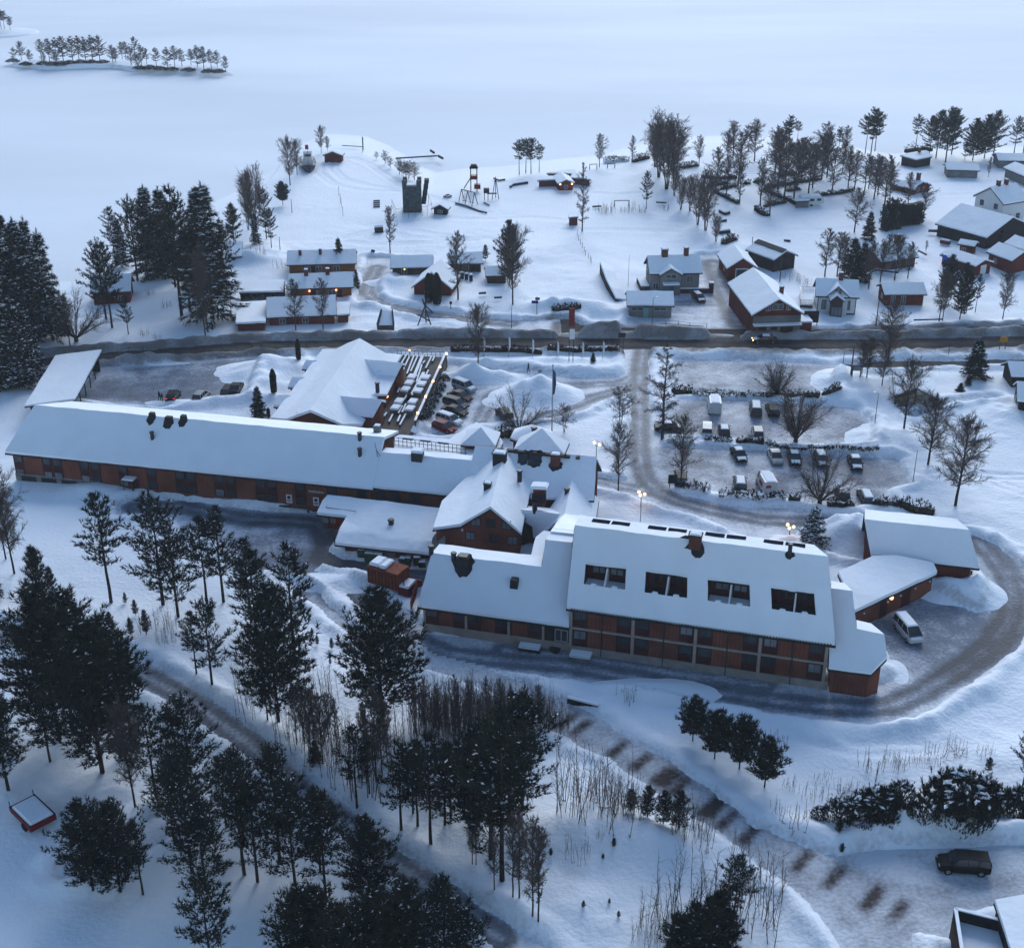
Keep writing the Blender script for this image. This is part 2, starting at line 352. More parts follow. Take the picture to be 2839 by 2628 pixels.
# ---------------------------------------------------------------- ground, roads, lake
def PZ(spec):                            # 'G 1,2 3,4 H 5,6' -> ground points
    out = []; z = None
    for w in spec.split():
        if ',' in w: x, y = w.split(','); p = W(z, float(x), float(y)); out.append((p.x, p.y))
        else: z = w
    return out
ROADS = [
 ('main_road', 'asphalt', 'n -400,1035 E 0,1475 300,1430 780,1390 1996,1300 F 500,240 1500,222 G 0,222 1000,225 1990,238 H 1000,228 1996,208 n 3240,930 3240,962 H 1996,298 1000,318 G 1990,318 1000,304 0,302 F 1000,300 0,312 E 1996,1366 780,1457 300,1508 n -400,1072'),
 ('side_road', 'asphalt', 'G 385,78 490,82 580,125 960,143 2000,155 H 400,158 1000,158 1996,122 n 3240,880 3240,898 H 1996,140 1000,176 400,178 G 1990,186 1790,184 1790,240 1560,240 1600,184 985,176 985,232 905,232 905,172 570,172 545,225 440,225 405,150'),
 ('parallel_path', 'asphalt', 'H 560,440 880,408 1300,403 1850,392 1996,392 1996,420 1850,424 1300,430 1000,442 600,470'),
 ('entrance_drive', 'driveway', 'G 905,310 965,410 955,490 880,530 600,530 350,500 180,482 0,464 F 1500,425 1490,470 1540,540 1380,830 1355,960 1545,965 1640,880 1900,850 G 0,830 150,850 330,830 540,790 720,695 860,650 1005,680 990,800 985,900 965,1000 960,1100 985,1240 975,1310 860,1330 700,1295 700,1345 1010,1410 1060,1440 1200,1500 1480,1570 1690,1650 1800,1710 2000,1745 H 0,1750 L 0,265 250,300 470,420 700,480 900,420 1550,330 1655,520 1725,620 1745,720 1730,830 1660,900 1480,830 1290,730 980,850 720,940 950,1180 1050,1360 965,1440 800,1480 480,1440 0,1375 K 1996,1372 1500,1300 1000,1210 480,1180 240,1160 0,1100 J 1310,1290 1000,1150 850,1030 640,920 480,835 250,780 130,780 0,720 I 1700,1150 1420,1040 1340,960 1100,950 940,960 950,890 1080,850 1400,870 1996,950 J 480,350 640,470 560,640 660,700 900,740 1140,770 1330,790 1300,900 1100,870 940,850 800,790 640,745 520,720 470,780 700,860 930,960 1010,1060 1150,1130 1330,1240 1330,1440 1150,1350 900,1330 720,1210 590,1090 480,960 200,860 J 600,1090 720,1210 900,1340 1380,1450 K 0,1310 500,1390 900,1470 1330,1520 1996,1625 L 0,1640 400,1692 800,1712 1100,1662 1300,1572 1500,1445 1700,1312 1900,1132 2000,1000 2060,800 1990,560 1900,470 1750,372 1600,302 900,250 700,210 H 720,1610 130,1540 0,1535 G 1990,1560 1600,1500 1330,1430 1230,1360 1190,1250 1175,1100 1180,950 1190,860 1130,800 1080,700 1065,560 1090,400 1080,305'),
 ('car_park', 'carpark', 'G 1330,398 2000,393 H 560,440 500,520 500,665 0,655 G 1340,650'),
 ('car_park', 'carpark', 'G 1200,850 1370,695 1990,705 H 430,740 690,772 800,860 800,1030 0,1015 G 1500,960 1190,950'),
 ('car_park', 'carpark', 'G 1190,1060 1700,1085 1990,1095 H 100,1090 380,1115 1000,1155 1090,1330 880,1372 965,1500 540,1500 80,1430 G 1930,1425 1400,1365 1250,1335 1185,1210'),
 ('parking_yard', 'carpark', 'E 765,1505 1400,1455 1996,1408 F 310,375 340,400 0,440 E 1985,1500 1900,1650 1880,1755 1500,1775 1200,1792 900,1765 620,1735'),
 ('lower_road', 'lowroad', 'J 1250,1395 K 0,1400 150,1450 350,1560 560,1640 760,1760 O 490,60 700,150 1000,310 1260,460 1500,640 1750,830 1996,1010 P 0,962 230,1062 560,1192 900,1100 1340,1080 1700,1080 2100,1100 2100,1430 1760,1480 1440,1540 1390,1740 1060,1660 1110,1900 690,1900 500,1620 280,1400 0,1190 O 1996,1200 1800,1050 1650,940 1500,845 1300,705 1100,560 850,385 560,262 370,152 K 420,1765 200,1645 0,1510 J 1250,1480'),
 ('forest_track', 'track', 'M -200,-100 0,-10 290,60 1130,275 1480,500 1996,880 N 110,305 300,470 650,740 1150,1150 1400,1310 1700,1530 1996,1730 O 300,1900 0,1840 N 1996,1900 1720,1655 1380,1430 1100,1270 560,830 0,370 M 1800,860 1440,630 1180,472 280,140 0,70 -200,0'),
 ('cabin_road', 'driveway', 'B 830,1540 835,1450 885,1310 905,1210 1055,1215 1050,1340 965,1385 930,1450 950,1510 1050,1560 1250,1602 1450,1630 1640,1655 1996,1700 C 390,1690 430,1740 410,1790 0,1760 B 1640,1705 1300,1660 1000,1585 865,1570'),
 ('yard', 'driveway', 'C 1500,1195 1640,1190 1650,1310 1715,1370 1730,1480 1900,1735 1560,1745 1550,1722 960,1722 985,1670 1290,1660 1300,1500 1420,1490 1600,1480 1500,1430'),
 ('footpath', 'driveway', 'H 1125,835 1250,805 1400,757 1600,715 1790,700 1790,715 1600,732 1410,772 1260,820 1130,852'),
 ('trailer_track', 'track', 'M 500,1830 1000,1620 1150,1500 1400,1400 1400,1480 1200,1640 1000,1760 700,1900 500,1900'),
]
ROADS = [(a, b, PZ(c)) for a, b, c in ROADS]
# wheel tracks: (points, half gauge, half width, strength)
TRK = [('n -400,1047 E 300,1462 780,1418 1996,1330 F 1500,258 G 1000,262 H 0,275 1996,245 n 3240,945', 1.6, 1.1, .9),
       ('G 1060,300 1040,440 1030,640 1035,800 1035,1000 1040,1180 1080,1300 1180,1400 1330,1470 1600,1540 2000,1620 H 300,1620 700,1640', .9, .8, .9),
       ('G 1010,500 900,560 600,580 300,575 0,620 F 1850,640 1750,850', .8, .7, .6), ('G 1000,590 850,625 700,665 500,740 300,820', .8, .8, .8), ('G 720,1310 860,1345 1000,1370 1150,1400', .8, .7, .6),
       ('L 1640,340 1750,450 1860,580 1910,750 1890,930 1760,1120 1600,1250 1400,1380 1200,1500 1000,1590 800,1620 400,1600 0,1550 K 1500,1470 900,1370 500,1290 0,1250 J 1500,1420 1300,1340 1000,1220 800,1100 640,980', 1., .8, .85),
       ('L 1700,340 1830,470 1960,640 1975,820 1940,1000 1780,1180 1500,1370', .8, .6, .6), ('K 1996,1440 1400,1370 900,1280 400,1210 0,1170', .9, .8, .7),
       ('J 1300,830 1000,800 700,745 560,690 600,560 500,420 300,400 I 1900,1000 1400,900 1050,900', 1., 1., .8),
       ('K 0,1450 200,1540 500,1690 O 430,100 800,270 1100,430 1400,640 1700,840 P 0,1050 300,1200 600,1330 900,1500 1000,1640', 1.3, 1.1, .9), ('P 0,1090 300,1300 600,1500 850,1760 900,1900', 1., .9, .8), ('P 560,1290 900,1420 1300,1500 1700,1440 1996,1400', 1., 1., .9),
       ('M 0,30 280,100 1150,390 1450,560 1900,880 N 300,600 700,900 1150,1250 1500,1480 1900,1780', .9, .75, .8),
       ('B 1996,1715 1640,1680 1250,1630 980,1560 880,1480 900,1380 960,1280', .9, .9, .8), ('G 450,200 430,110 600,150 1000,160 2000,170', .8, 1.0, 1.), ('C 1600,1250 1660,1420 1800,1720', 1.5, 1.3, .9), ('C 1350,1560 1600,1560', 1., 1.2, .5)]
TRK = [(PZ(a), b, c, d) for a, b, c, d in TRK]
def span(lo, hi, step, o0, o1):
    c = np.arange(lo, hi + step, step); a = []; b = []; x = lo; s = step
    while x > o0: s *= 1.6; x -= s; a.append(x)
    x = c[-1]; s = step
    while x < o1: s *= 1.6; x += s; b.append(x)
    return np.concatenate([a[::-1], c, b]), len(a), len(a) + len(c)
GX, gx0, gx1 = span(-152, 156, .56, -700, 700); 
ya = np.arange(72, 200, .48); yb = np.arange(200, 452, .8)
GY = np.concatenate([[-300, -120, -20, 30, 55, 66], ya, yb, [455, 465, 500, 600]])
XX, YY = np.meshgrid(GX, GY)
def pdist(pts, closed=True):             # distance to a polyline and inside test over the whole grid
    d2 = np.full(XX.shape, 1e9); ins = np.zeros(XX.shape, bool); n = len(pts)
    x0, x1 = min(p[0] for p in pts) - 9, max(p[0] for p in pts) + 9; y0, y1 = min(p[1] for p in pts) - 9, max(p[1] for p in pts) + 9
    i0, i1 = np.searchsorted(GX, x0), np.searchsorted(GX, x1); j0, j1 = np.searchsorted(GY, y0), np.searchsorted(GY, y1)
    X, Y = XX[j0:j1, i0:i1], YY[j0:j1, i0:i1]; D = d2[j0:j1, i0:i1]; I = ins[j0:j1, i0:i1]
    for i in range(n if closed else n - 1):
        ax, ay = pts[i]; bx, by = pts[(i + 1) % n]; dx, dy = bx - ax, by - ay; L = dx * dx + dy * dy + 1e-9
        t = np.clip(((X - ax) * dx + (Y - ay) * dy) / L, 0, 1); np.minimum(D, (X - ax - t * dx) ** 2 + (Y - ay - t * dy) ** 2, out=D)
        if closed:
            c = (ay > Y) != (by > Y)
            with np.errstate(divide='ignore', invalid='ignore'): c &= X < dx * (Y - ay) / (dy if abs(dy) > 1e-9 else 1e-9) + ax
            I ^= c
    return np.sqrt(d2), ins
def vnoise(X, Y, s, seed):
    rs = np.random.RandomState(seed); T = rs.rand(256, 256); x = X / s + 1000; y = Y / s + 1000
    xi = np.floor(x).astype(int); yi = np.floor(y).astype(int); fx = x - xi; fy = y - yi; fx = fx * fx * (3 - 2 * fx); fy = fy * fy * (3 - 2 * fy)
    g = lambda a, b: T[a % 256, b % 256]
    return (g(xi, yi) * (1 - fx) + g(xi + 1, yi) * fx) * (1 - fy) + (g(xi, yi + 1) * (1 - fx) + g(xi + 1, yi + 1) * fx) * fy
def sst(a, b, x): t = np.clip((x - a) / (b - a), 0, 1); return t * t * (3 - 2 * t)
sd = np.full(XX.shape, 1e3); rd = []
for nm, k, pts in ROADS:
    d, ins = pdist(pts); s_ = np.where(ins, -d, d); rd.append((nm, k, s_)); sd = np.minimum(sd, s_)
shore = PZ('n -900,830 -300,850 150,830 260,770 420,660 600,570 760,480 800,425 880,392 1000,395 1070,430 1200,505 1400,485 1680,445 1850,400 2200,398 2500,445 2839,425 3400,425 4200,425')
shy = np.interp(XX, [p[0] for p in sorted(shore)], [p[1] for p in sorted(shore)])
lakef = sst(-16, 22, YY - shy + 5 * (vnoise(XX, YY, 14, 77) - .5))
dm = rd[0][2]                             # main road
edge_n = vnoise(XX, YY, 3.1, 4)
far = sst(1.0, 7., sd)
hn = (vnoise(XX, YY, 17, 1) - .5) * .9 + (vnoise(XX, YY, 6.5, 2) - .5) * .42 + (vnoise(XX, YY, 2.4, 3) - .5) * .13
rough = 1 + .9 * sst(128, 112, YY) * sst(-60, 10, XX); hn = hn * (1 - .72 * sst(250, 330, YY)) * rough
sd = sd - .55; sde = sd + (edge_n - .5) * .7 + (vnoise(XX, YY, 1.1, 66) - .5) * .35
bank = .62 * np.exp(-((sde - 1.3) / 1.0) ** 2) * (.55 + .9 * vnoise(XX, YY, 2.2, 9)) + .55 * np.exp(-((np.where(dm > 0, dm, 99) - 2.2) / 1.5) ** 2) * (.5 + vnoise(XX, YY, 1.7, 8))
lump = (vnoise(XX, YY, .9, 21) - .5) * .34 * np.exp(-((sd - 1.6) / 1.6) ** 2)
Z = .12 + far * (hn + .25) * (1 - lakef) + (bank + lump) * (1 - lakef)
Z = np.where(sde < .35, -.25 + (Z + .25) * sst(-.3, .3, sde), Z)
Z = Z * (1 - lakef) - 1.42 * lakef
MOUNDS = [('G', 270, 640, 6., 4., 3.0), ('G', 180, 700, 8, 4.5, 1.1), ('F', 1660, 510, 4.5, 2.6, 2.0), ('F', 1850, 525, 6, 2.6, 1.5), ('F', 150, 470, 9, 5., 2.2), ('F', 60, 620, 6, 9, 1.8), ('H', 600, 560, 5, 6, 2.0), ('H', 660, 690, 5, 3, 1.2),
          ('H', 960, 1000, 7, 6, 1.4), ('L', 590, 330, 5, 5, 2.6), ('L', 690, 290, 4, 4, 2.2), ('L', 1480, 730, 5.5, 3.2, 1.2), ('L', 1640, 720, 3, 5, .8), ('C', 420, 1600, 7, 3, 2.0), ('C', 720, 1615, 5, 2.5, 1.2), ('C', 730, 1650, 9, 2.2, 1.), ('C', 1280, 1650, 12, 1.5, .5),
          ('C', 1230, 1805, 15, 1.5, 1.0), ('C', 720, 1800, 9, 1.6, 1.0), ('F', 1420, 150, 6, 3, 1.6), ('G', 600, 475, 9, 2.2, .9), ('G', 300, 420, 14, 2.5, .9), ('J', 700, 870, 9, 3, 1.0), ('J', 200, 260, 8, 1.6, .5), ('F', 1270, 920, 3.5, 2.5, 1.3),
          ('L', 1010, 1330, 2., 4, .5), ('B', 1100, 1400, 8, 4, .9), ('B', 900, 1590, 6, 2.5, .8), ('E', 1100, 1460, 10, 1.6, 1.), ('E', 1600, 1770, 12, 1.5, 1.2), ('I', 740, 800, 6, 3, 1.0), ('O', 1100, 1080, 7, 4, .9), ('O', 450, 1000, 6, 4, .8), ('O', 500, 1560, 6, 4, 1.), ('P', 500, 230, 2.2, 1.6, 1.1), ('P', 290, 200, 1.6, 1.2, .8),
          ('P', 1500, 940, 12, 2.5, 1.2), ('P', 800, 960, 9, 2.5, 1.0), ('K', 1100, 1500, 9, 3, 1.1), ('H', 1700, 800, 16, 8, 1.4), ('E', 1900, 690, 4, 3, 1.5), ('B', 60, 1200, 8, 8, 1.2)]
for z_, x_, y_, rx, ry, h_ in MOUNDS:
    p = W(z_, x_, y_); e = ((XX - p.x) / rx) ** 2 + ((YY - p.y) / ry) ** 2; b = np.exp(-e * 1.6); Z = np.where(b > .04, Z + h_ * b * (.8 + .4 * vnoise(XX, YY, 1.6, 31)), Z)
for z_ in ('B 1800,868 1400,765 1180,690 1050,600 900,500 780,452 640,450 520,490 505,560 620,650 800,695 1180,715', 'B 1170,712 900,660 700,610 620,540 640,480', 'B 720,1060 850,1020 1000,1008 1200,1060 1500,1075 1800,1070', 'B 740,1090 950,1110 1400,1100 1700,1085', 'B 1240,1010 1400,1040 1600,1065', 'B 880,965 1200,940 1500,915 1800,925 C 200,905 470,930', 'C 470,1000 800,995 1000,1000 1300,1010', 'C 700,720 900,730 1000,715', 'E 420,520 600,495 760,480', 'E 500,580 700,575', 'B 780,1700 950,1690 1080,1720', 'D 200,1010 500,1010 700,985', 'D 1000,780 1300,740 1600,730', 'H 1300,1280 1600,1290 2000,1300', 'H 1730,1330 1996,1430', 'D 1320,640 1500,620 1650,640', 'O 1996,1040 1700,980 1500,880', 'P 300,230 700,330 1200,300', 'M 0,1100 250,1250 500,1400 900,1350', 'M 700,1250 900,1150 1150,1250'):
    d, _ = pdist(PZ(z_), False); Z = Z - .17 * np.exp(-((d - .85) / .45) ** 2) + .05 * np.exp(-((d - 1.7) / .5) ** 2)
Z = Z + (vnoise(XX, YY, 1.15, 55) - .5) * .13 * (1 - lakef) * sst(.3, 1.5, sd) * sst(-.35, .4, vnoise(XX, YY, 12, 56) - .5)
def gz(x, y):
    i = min(max(int(np.searchsorted(GX, x)) - 1, 0), len(GX) - 2); j = min(max(int(np.searchsorted(GY, y)) - 1, 0), len(GY) - 2)
    fx = (x - GX[i]) / (GX[i + 1] - GX[i]); fy = (y - GY[j]) / (GY[j + 1] - GY[j])
    return max(0., float((Z[j, i] * (1 - fx) + Z[j, i + 1] * fx) * (1 - fy) + (Z[j + 1, i] * (1 - fx) + Z[j + 1, i + 1] * fx) * fy))
def G(s, x, y, dz=0.): p = W(s, x, y); p.z = gz(p.x, p.y) + dz; return p
def gridmesh(name, Zs, keep, mats, attrs, off=0.):
    ny, nx = XX.shape; K = keep[:-1, :-1] | keep[1:, :-1] | keep[:-1, 1:] | keep[1:, 1:] if keep is not None else np.ones((ny - 1, nx - 1), bool)
    jj, ii = np.nonzero(K); a = jj * nx + ii; q = np.stack([a, a + 1, a + nx + 1, a + nx], 1); u, inv = np.unique(q, return_inverse=True); q = inv.reshape(-1, 4)
    me = bpy.data.meshes.new(name); co_ = np.stack([XX.ravel()[u], YY.ravel()[u], Zs.ravel()[u] + off], 1)
    me.vertices.add(len(u)); me.vertices.foreach_set('co', co_.ravel()); me.loops.add(q.size); me.loops.foreach_set('vertex_index', q.ravel().astype(np.int32))
    me.polygons.add(len(q)); me.polygons.foreach_set('loop_start', np.arange(0, q.size, 4, dtype=np.int32)); me.polygons.foreach_set('use_smooth', np.ones(len(q), bool))
    for k, v in attrs.items(): at_ = me.attributes.new(k, 'FLOAT', 'POINT'); at_.data.foreach_set('value', v.ravel()[u].astype(np.float32))
    me.materials.append(mats); me.update(calc_edges=True); me.validate()
    o = bpy.data.objects.new(name, me); COL.objects.link(o); return o
trk = np.zeros(XX.shape); 
for pts, g_, w_, s_ in TRK:
    d, _ = pdist(pts, False); trk = np.maximum(trk, s_ * np.exp(-((d - g_) / w_) ** 2)); trk = np.maximum(trk, s_ * .45 * np.exp(-(d / (g_ + w_)) ** 4))
dirt = np.clip(1.1 * np.exp(-((np.where(dm > -.5, dm, 9) - 1.2) / 1.9) ** 2) + .5 * np.exp(-((np.where(rd[1][2] > -.5, rd[1][2], 9) - .6) / 1.2) ** 2) + .35 * np.exp(-(np.where(sd > -.5, sd, 9) / .9) ** 2), 0, 1)
def ground_mat(name, base, attr, worn, amt=1., ns=.5, strength=.3, dark=None, fine=3., rough=.7, ng=1.7, off=0.):
    m = bpy.data.materials.new(name); m.use_nodes = True; nt = m.node_tree; b = nt.nodes['Principled BSDF']; N = nt.nodes.new; L = nt.links.new
    b.inputs['Roughness'].default_value = rough; b.inputs['Specular IOR Level'].default_value = .06
    tc = N('ShaderNodeTexCoord'); at_ = N('ShaderNodeAttribute'); at_.attribute_name = attr
    n1 = N('ShaderNodeTexNoise'); n1.inputs['Scale'].default_value = ns; n1.inputs['Detail'].default_value = 9; n1.inputs['Roughness'].default_value = .65; L(tc.outputs['Object'], n1.inputs['Vector'])
    n2 = N('ShaderNodeTexNoise'); n2.inputs['Scale'].default_value = fine; n2.inputs['Detail'].default_value = 6; L(tc.outputs['Object'], n2.inputs['Vector'])
    # worn amount = attr*amt + (noise-.5)*.9
    a = N('ShaderNodeMath'); a.operation = 'MULTIPLY_ADD'; a.inputs[1].default_value = amt; L(at_.outputs['Fac'], a.inputs[0])
    c = N('ShaderNodeMath'); c.operation = 'MULTIPLY_ADD'; c.inputs[1].default_value = ng; c.inputs[2].default_value = -.5 * ng + off; L(n1.outputs['Fac'], c.inputs[0]); L(c.outputs[0], a.inputs[2])
    d = N('ShaderNodeMath'); d.operation = 'MULTIPLY_ADD'; d.inputs[1].default_value = .62; L(n2.outputs['Fac'], d.inputs[0]); e = N('ShaderNodeMath'); e.operation = 'ADD'; e.inputs[1].default_value = -.31; L(a.outputs[0], e.inputs[0]); L(e.outputs[0], d.inputs[2])
    rp = N('ShaderNodeValToRGB'); rp.color_ramp.elements[0].position = .0; rp.color_ramp.elements[1].position = 1.; rp.color_ramp.elements[0].color = (*base, 1); rp.color_ramp.elements[1].color = (*(dark or worn), 1)
    if dark: q = rp.color_ramp.elements.new(.55); q.color = (*worn, 1)
    L(d.outputs[0], rp.inputs['Fac']); L(rp.outputs['Color'], b.inputs['Base Color'])
    bp = N('ShaderNodeBump'); bp.inputs['Strength'].default_value = strength; bp.inputs['Distance'].default_value = .3; L(n2.outputs['Fac'], bp.inputs['Height']); L(bp.outputs['Normal'], b.inputs['Normal'])
    return m
snowg = ground_mat('snow_ground', SNOW, 'dirt', (.34, .33, .34), 1.15, .35, .45, (.17, .155, .15), 2.0, ng=.7, off=-.22, )
gm = {'asphalt': ground_mat('wet_asphalt', (.085, .08, .08), 'trk', (.036, .034, .034), .6, .35, .2, (.020, .019, .019), 3., .85),
      'driveway': ground_mat('packed_snow', (.66, .69, .75), 'trk', (.18, .205, .255), 1.05, .3, .4, (.075, .078, .09), 2.6, .55, ng=1.2),
      'carpark': ground_mat('icy_gravel', (.68, .72, .78), 'trk', (.30, .30, .325), .85, .16, .3, (.12, .11, .115), 1.8),
      'lowroad': ground_mat('packed_brown_snow', (.58, .61, .66), 'trk', (.27, .275, .30), .95, .3, .4, (.055, .042, .04), 2.4, .6, ng=.9),
      'track': ground_mat('track_snow', (.66, .70, .76), 'trk', (.20, .21, .24), 1., .3, .3, (.08, .08, .09), 2., ng=.8)}
go = gridmesh('ground', Z, None, snowg, {'dirt': dirt * np.clip(.55 + edge_n * .8, 0, 1.2)}); tag(go, kind='structure')
strk = np.random.RandomState(5)
cpk = np.zeros(XX.shape)
for nm, k, s_ in rd:
    if k == 'carpark': cpk = np.maximum(cpk, sst(1.5, -2.5, s_))
packed = trk * .78 + .10 + cpk * (.36 + .5 * (vnoise(XX, YY, 9, 41) - .5))
for i, (nm, k, s_) in enumerate(rd):
    oth = np.full(XX.shape, 1e3)
    for j, q in enumerate(rd):
        if j != i: oth = np.minimum(oth, q[2])
    base = {'carpark': packed, 'asphalt': trk + .2, 'lowroad': trk * .30 + .04, 'driveway': packed, 'track': trk}[k]
    if nm == 'entrance_drive':
        kit = sst(30, 0, np.hypot(XX + 25, (YY - 150) * 1.3)) * .5; base = base + kit + .4 * sst(16, 6, np.hypot(XX - 52, (YY - 133) * 1.2))
    if nm == 'lower_road':                # bare sanded patches
        for z_, x_, y_ in (('O', 470, 110), ('O', 580, 165), ('O', 860, 330), ('O', 1040, 430), ('O', 1200, 530), ('O', 1270, 560), ('O', 1340, 610), ('O', 1560, 770), ('O', 1620, 790), ('O', 1710, 870), ('O', 1880, 980), ('P', 290, 1190), ('P', 540, 1310), ('P', 830, 1470), ('P', 1030, 1570)):
            p = W(z_, x_, y_); u_ = (XX - p.x) * .55 - (YY - p.y) * .83; v_ = (XX - p.x) * .83 + (YY - p.y) * .55
            base = base + .85 * np.exp(-(np.abs((XX - p.x) * .78 - (YY - p.y) * .62) / .62) ** 3) * np.exp(-(np.abs((XX - p.x) * .62 + (YY - p.y) * .78) / 1.9) ** 4)
    zr = np.zeros(XX.shape) + (vnoise(XX, YY, 1.2, 70) - .5) * .05
    tag(gridmesh(nm, zr, (s_ < 1.6) & (s_ <= oth + .45), gm['driveway' if k == 'carpark' else k], {'trk': base}, .006 * (i + 1)), kind='structure')
lk = MB(); lk.poly([(-1350, -290, -1.3), (1350, -290, -1.3), (1350, 1450, -1.3), (-1350, 1450, -1.3)])
lake_m = mat('lake_snow', (.80, .84, .90), .8, .13, .012, bump=.3, bscale=.5, stretch=(.35, 1, 1), detail=8)
tag(lk.build('lake_ice', lake_m), kind='structure')
# ---------------------------------------------------------------- the hotel
def vp(z, x, y, zz): return W(z, x, y, zz)
# long wing ------------------------------------------------------
e0, e1 = at(14, 1250, 5.), at(1292, 1378, 5.)
aw, nw, PW = slope_plane(e0, e1, math.radians(38)); tanp = math.tan(math.radians(38))
def tn(p): d = p - e0; return d.dot(aw), d.dot(nw)
def wp(t, n, z=None): p = e0 + aw * t + nw * n; p.z = 5. + n * tanp if z is None else z; return p
rR = hit(1066, 1212, *PW); fold = hit(1057, 1253, *PW); rL = hit(97, 1120, *PW)
tR, nR = tn(rR); nF = tn(fold)[1]; nB = nR + 6.4; zR = 5 + nR * tanp
lw = thing('hotel_wing', wp(25, 6, 0), 'long red timber hotel wing with two rows of windows and a huge snowy roof', 'hotel building')
tl = tn(rL)[0]
shell(lw, [[wp(0, 0), wp(tR, 0), wp(tR, nF), wp(tR, nR), wp(tl, nR), wp(.8, nR * .45)], [wp(tl, nR), wp(tR, nR), wp(tR, nB, zR - 6.4 * .29), wp(tl + 2., nB, zR - 6.4 * .29)]], red, .4, .55)
tE = tn(e1)[0]
shell(lw, [[wp(tR + .02, .25), wp(tE, .25), wp(tE + 3, nF), wp(tR + .02, nF)], [wp(tR + .02, nF), wp(tE + 3, nF), wp(tE + 3, nF + 2.0, 5 + nF * tanp - .15), wp(tR + .02, nF + 2.0, 5 + nF * tanp - .15)]], red, .4, .5)
fw = Fac(wp(.55, .55, 0), wp(tE, .55, 0), -nw)
def lwt(z, x, y): return fw.a.dot(xy(WH(z, x, y, (wp(0, .55, 0), nw))) - fw.p)
for z_, x_, full in (('I', 155, 1), ('I', 372, 1), ('I', 452, 1), ('I', 662, 1), ('I', 745, 1), ('I', 957, 1), ('I', 1175, 1), ('I', 1396, 1), ('I', 1476, 1), ('I', 1692, 1), ('I', 1780, 1), ('J', 60, 1), ('J', 146, 1), ('J', 366, 1), ('J', 612, 0), ('J', 840, 0), ('J', 988, 0), ('J', 1090, 0), ('J', 1248, 0)):
    t = lwt(z_, x_, 600 + (x_ * .11 if z_ == 'I' else 0) if z_ == 'I' else 100 + x_ * .1)
    if full:
        mb = MB(); fw.box(mb, t - .78, t + .78, .95, 4.45, -.02, .03); mb.build('wall_panel', maroon, lw)
        window(lw, fw, t, .95, 1.3, 1.15, curtain if (x_ * 7 % 5) > 2 else glass, frame_d, 0, d=.02)
        window(lw, fw, t, 3.1, 1.3, 1.2, glass, frame_d, 0, d=.02)
    else: window(lw, fw, t, 3.0, 1.5, 1.25, glass, frame_d, 0)
mb = MB(); fw.box(mb, .1, 13.5, -.2, 1.3, -.02, .08, 0)
for k in range(4): fw.box(mb, 1.0 + k * 3.2, 3.4 + k * 3.2, .15, 1.0, .05, .10, 1)
mb.build('foundation', [conc, roofd], lw)
mb = MB(); fw.box(mb, 13.5, tE - .5, -.2, .45, -.02, .05); mb.build('plinth', dred, lw)
t = lwt('I', 1010, 690); mb = MB(); fw.box(mb, t - .9, t + .9, 2.35, 2.5, 0, 1.2, 0); fw.box(mb, t - .85, t + .85, 2.5, 2.72, 0, 1.15, 1); fw.box(mb, t - .8, t - .7, .1, 2.35, 1.0, 1.1, 0); fw.box(mb, t + .5, t + .7, .1, 2.35, .9, 1.1, 0); mb.build('porch', [brown, rsnow], lw)
mb = MB(); fw.box(mb, t + .1, t + 1.1, .1, 2.2, 0, .06); mb.build('door', maroon, lw)
for x_, y_ in ((283, 235), (490, 252)):   # two notices by the yard
    t = lwt('J', x_, y_); mb = MB(); fw.box(mb, t - .42, t + .42, 1.05, 2.35, .02, .07, 0); c = fw.pt(t, 1.95, .08)
    mb.hull([c + fw.a * (.26 * math.cos(k * .628)) + Vector((0, 0, .26 * math.sin(k * .628))) for k in range(10)], [c + fw.n * .03 + fw.a * (.26 * math.cos(k * .628)) + Vector((0, 0, .26 * math.sin(k * .628))) for k in range(10)], 1)
    fw.box(mb, t - .28, t + .28, 1.3, 1.38, .07, .09, 1); fw.box(mb, t - .28, t + .28, 1.48, 1.56, .07, .09, 1); mb.build('notice_board', [white, roofd], lw)
t = lwt('J', 490, 152); mb = MB(); 
for k in range(9): fw.box(mb, t - 1.1 + k * .25, t - 1.1 + k * .25 + .16, 3.05, 3.05 + (.28 if k % 3 else .36), .02, .06)
mb.build('wall_lettering', frame_w, lw)
t = lwt('J', 330, 285); mb = MB(); fw.box(mb, t - 2.2, t + 2.2, .6, .72, .1, .55); fw.box(mb, t - 2.1, t - 1.9, -.1, .6, .15, .5); fw.box(mb, t + 1.9, t + 2.1, -.1, .6, .15, .5); o = mb.build('wooden_bench', wood); tag(o, 'long low wooden bench against the red wing below the white notice', 'bench')
for x_, y_, w_ in ((1170, 205, .85), (1300, 235, 1.1), (1412, 225, .85)):
    p = WH('I', x_, y_, PW); mb = MB(); mb.box((p.x, p.y, p.z - .8), (w_, .8, 1.35), math.atan2(aw.y, aw.x), 0, .85); mb.build('roof_hatch', roofd, lw); patch(lw, PW, p - (nw + Vector((0, 0, tanp))) * .35, w_ * .75, 1.0, aw)
for z_, x_, y_ in (('I', 1172, 375), ('F', 825, 990), ('F', 826, 1112)): vent(lw, WH(z_, x_, y_, PW), .28, .9)
p = WH('F', 1270, 1130, PW); mb = MB(); mb.box((p.x, p.y, p.z - .8), (1.5, 1.3, 1.7), math.atan2(aw.y, aw.x), 0); mb.box((p.x, p.y, p.z + .9), (1.6, 1.4, .35), math.atan2(aw.y, aw.x), 1, .85); mb.build('roof_hatch', [metal, rsnow], lw)
p = wp(tR - 2.2, nR + 3.6, zR - 1.2); chimney(lw, p, .9, .9, 1.1, math.atan2(aw.y, aw.x), conc)
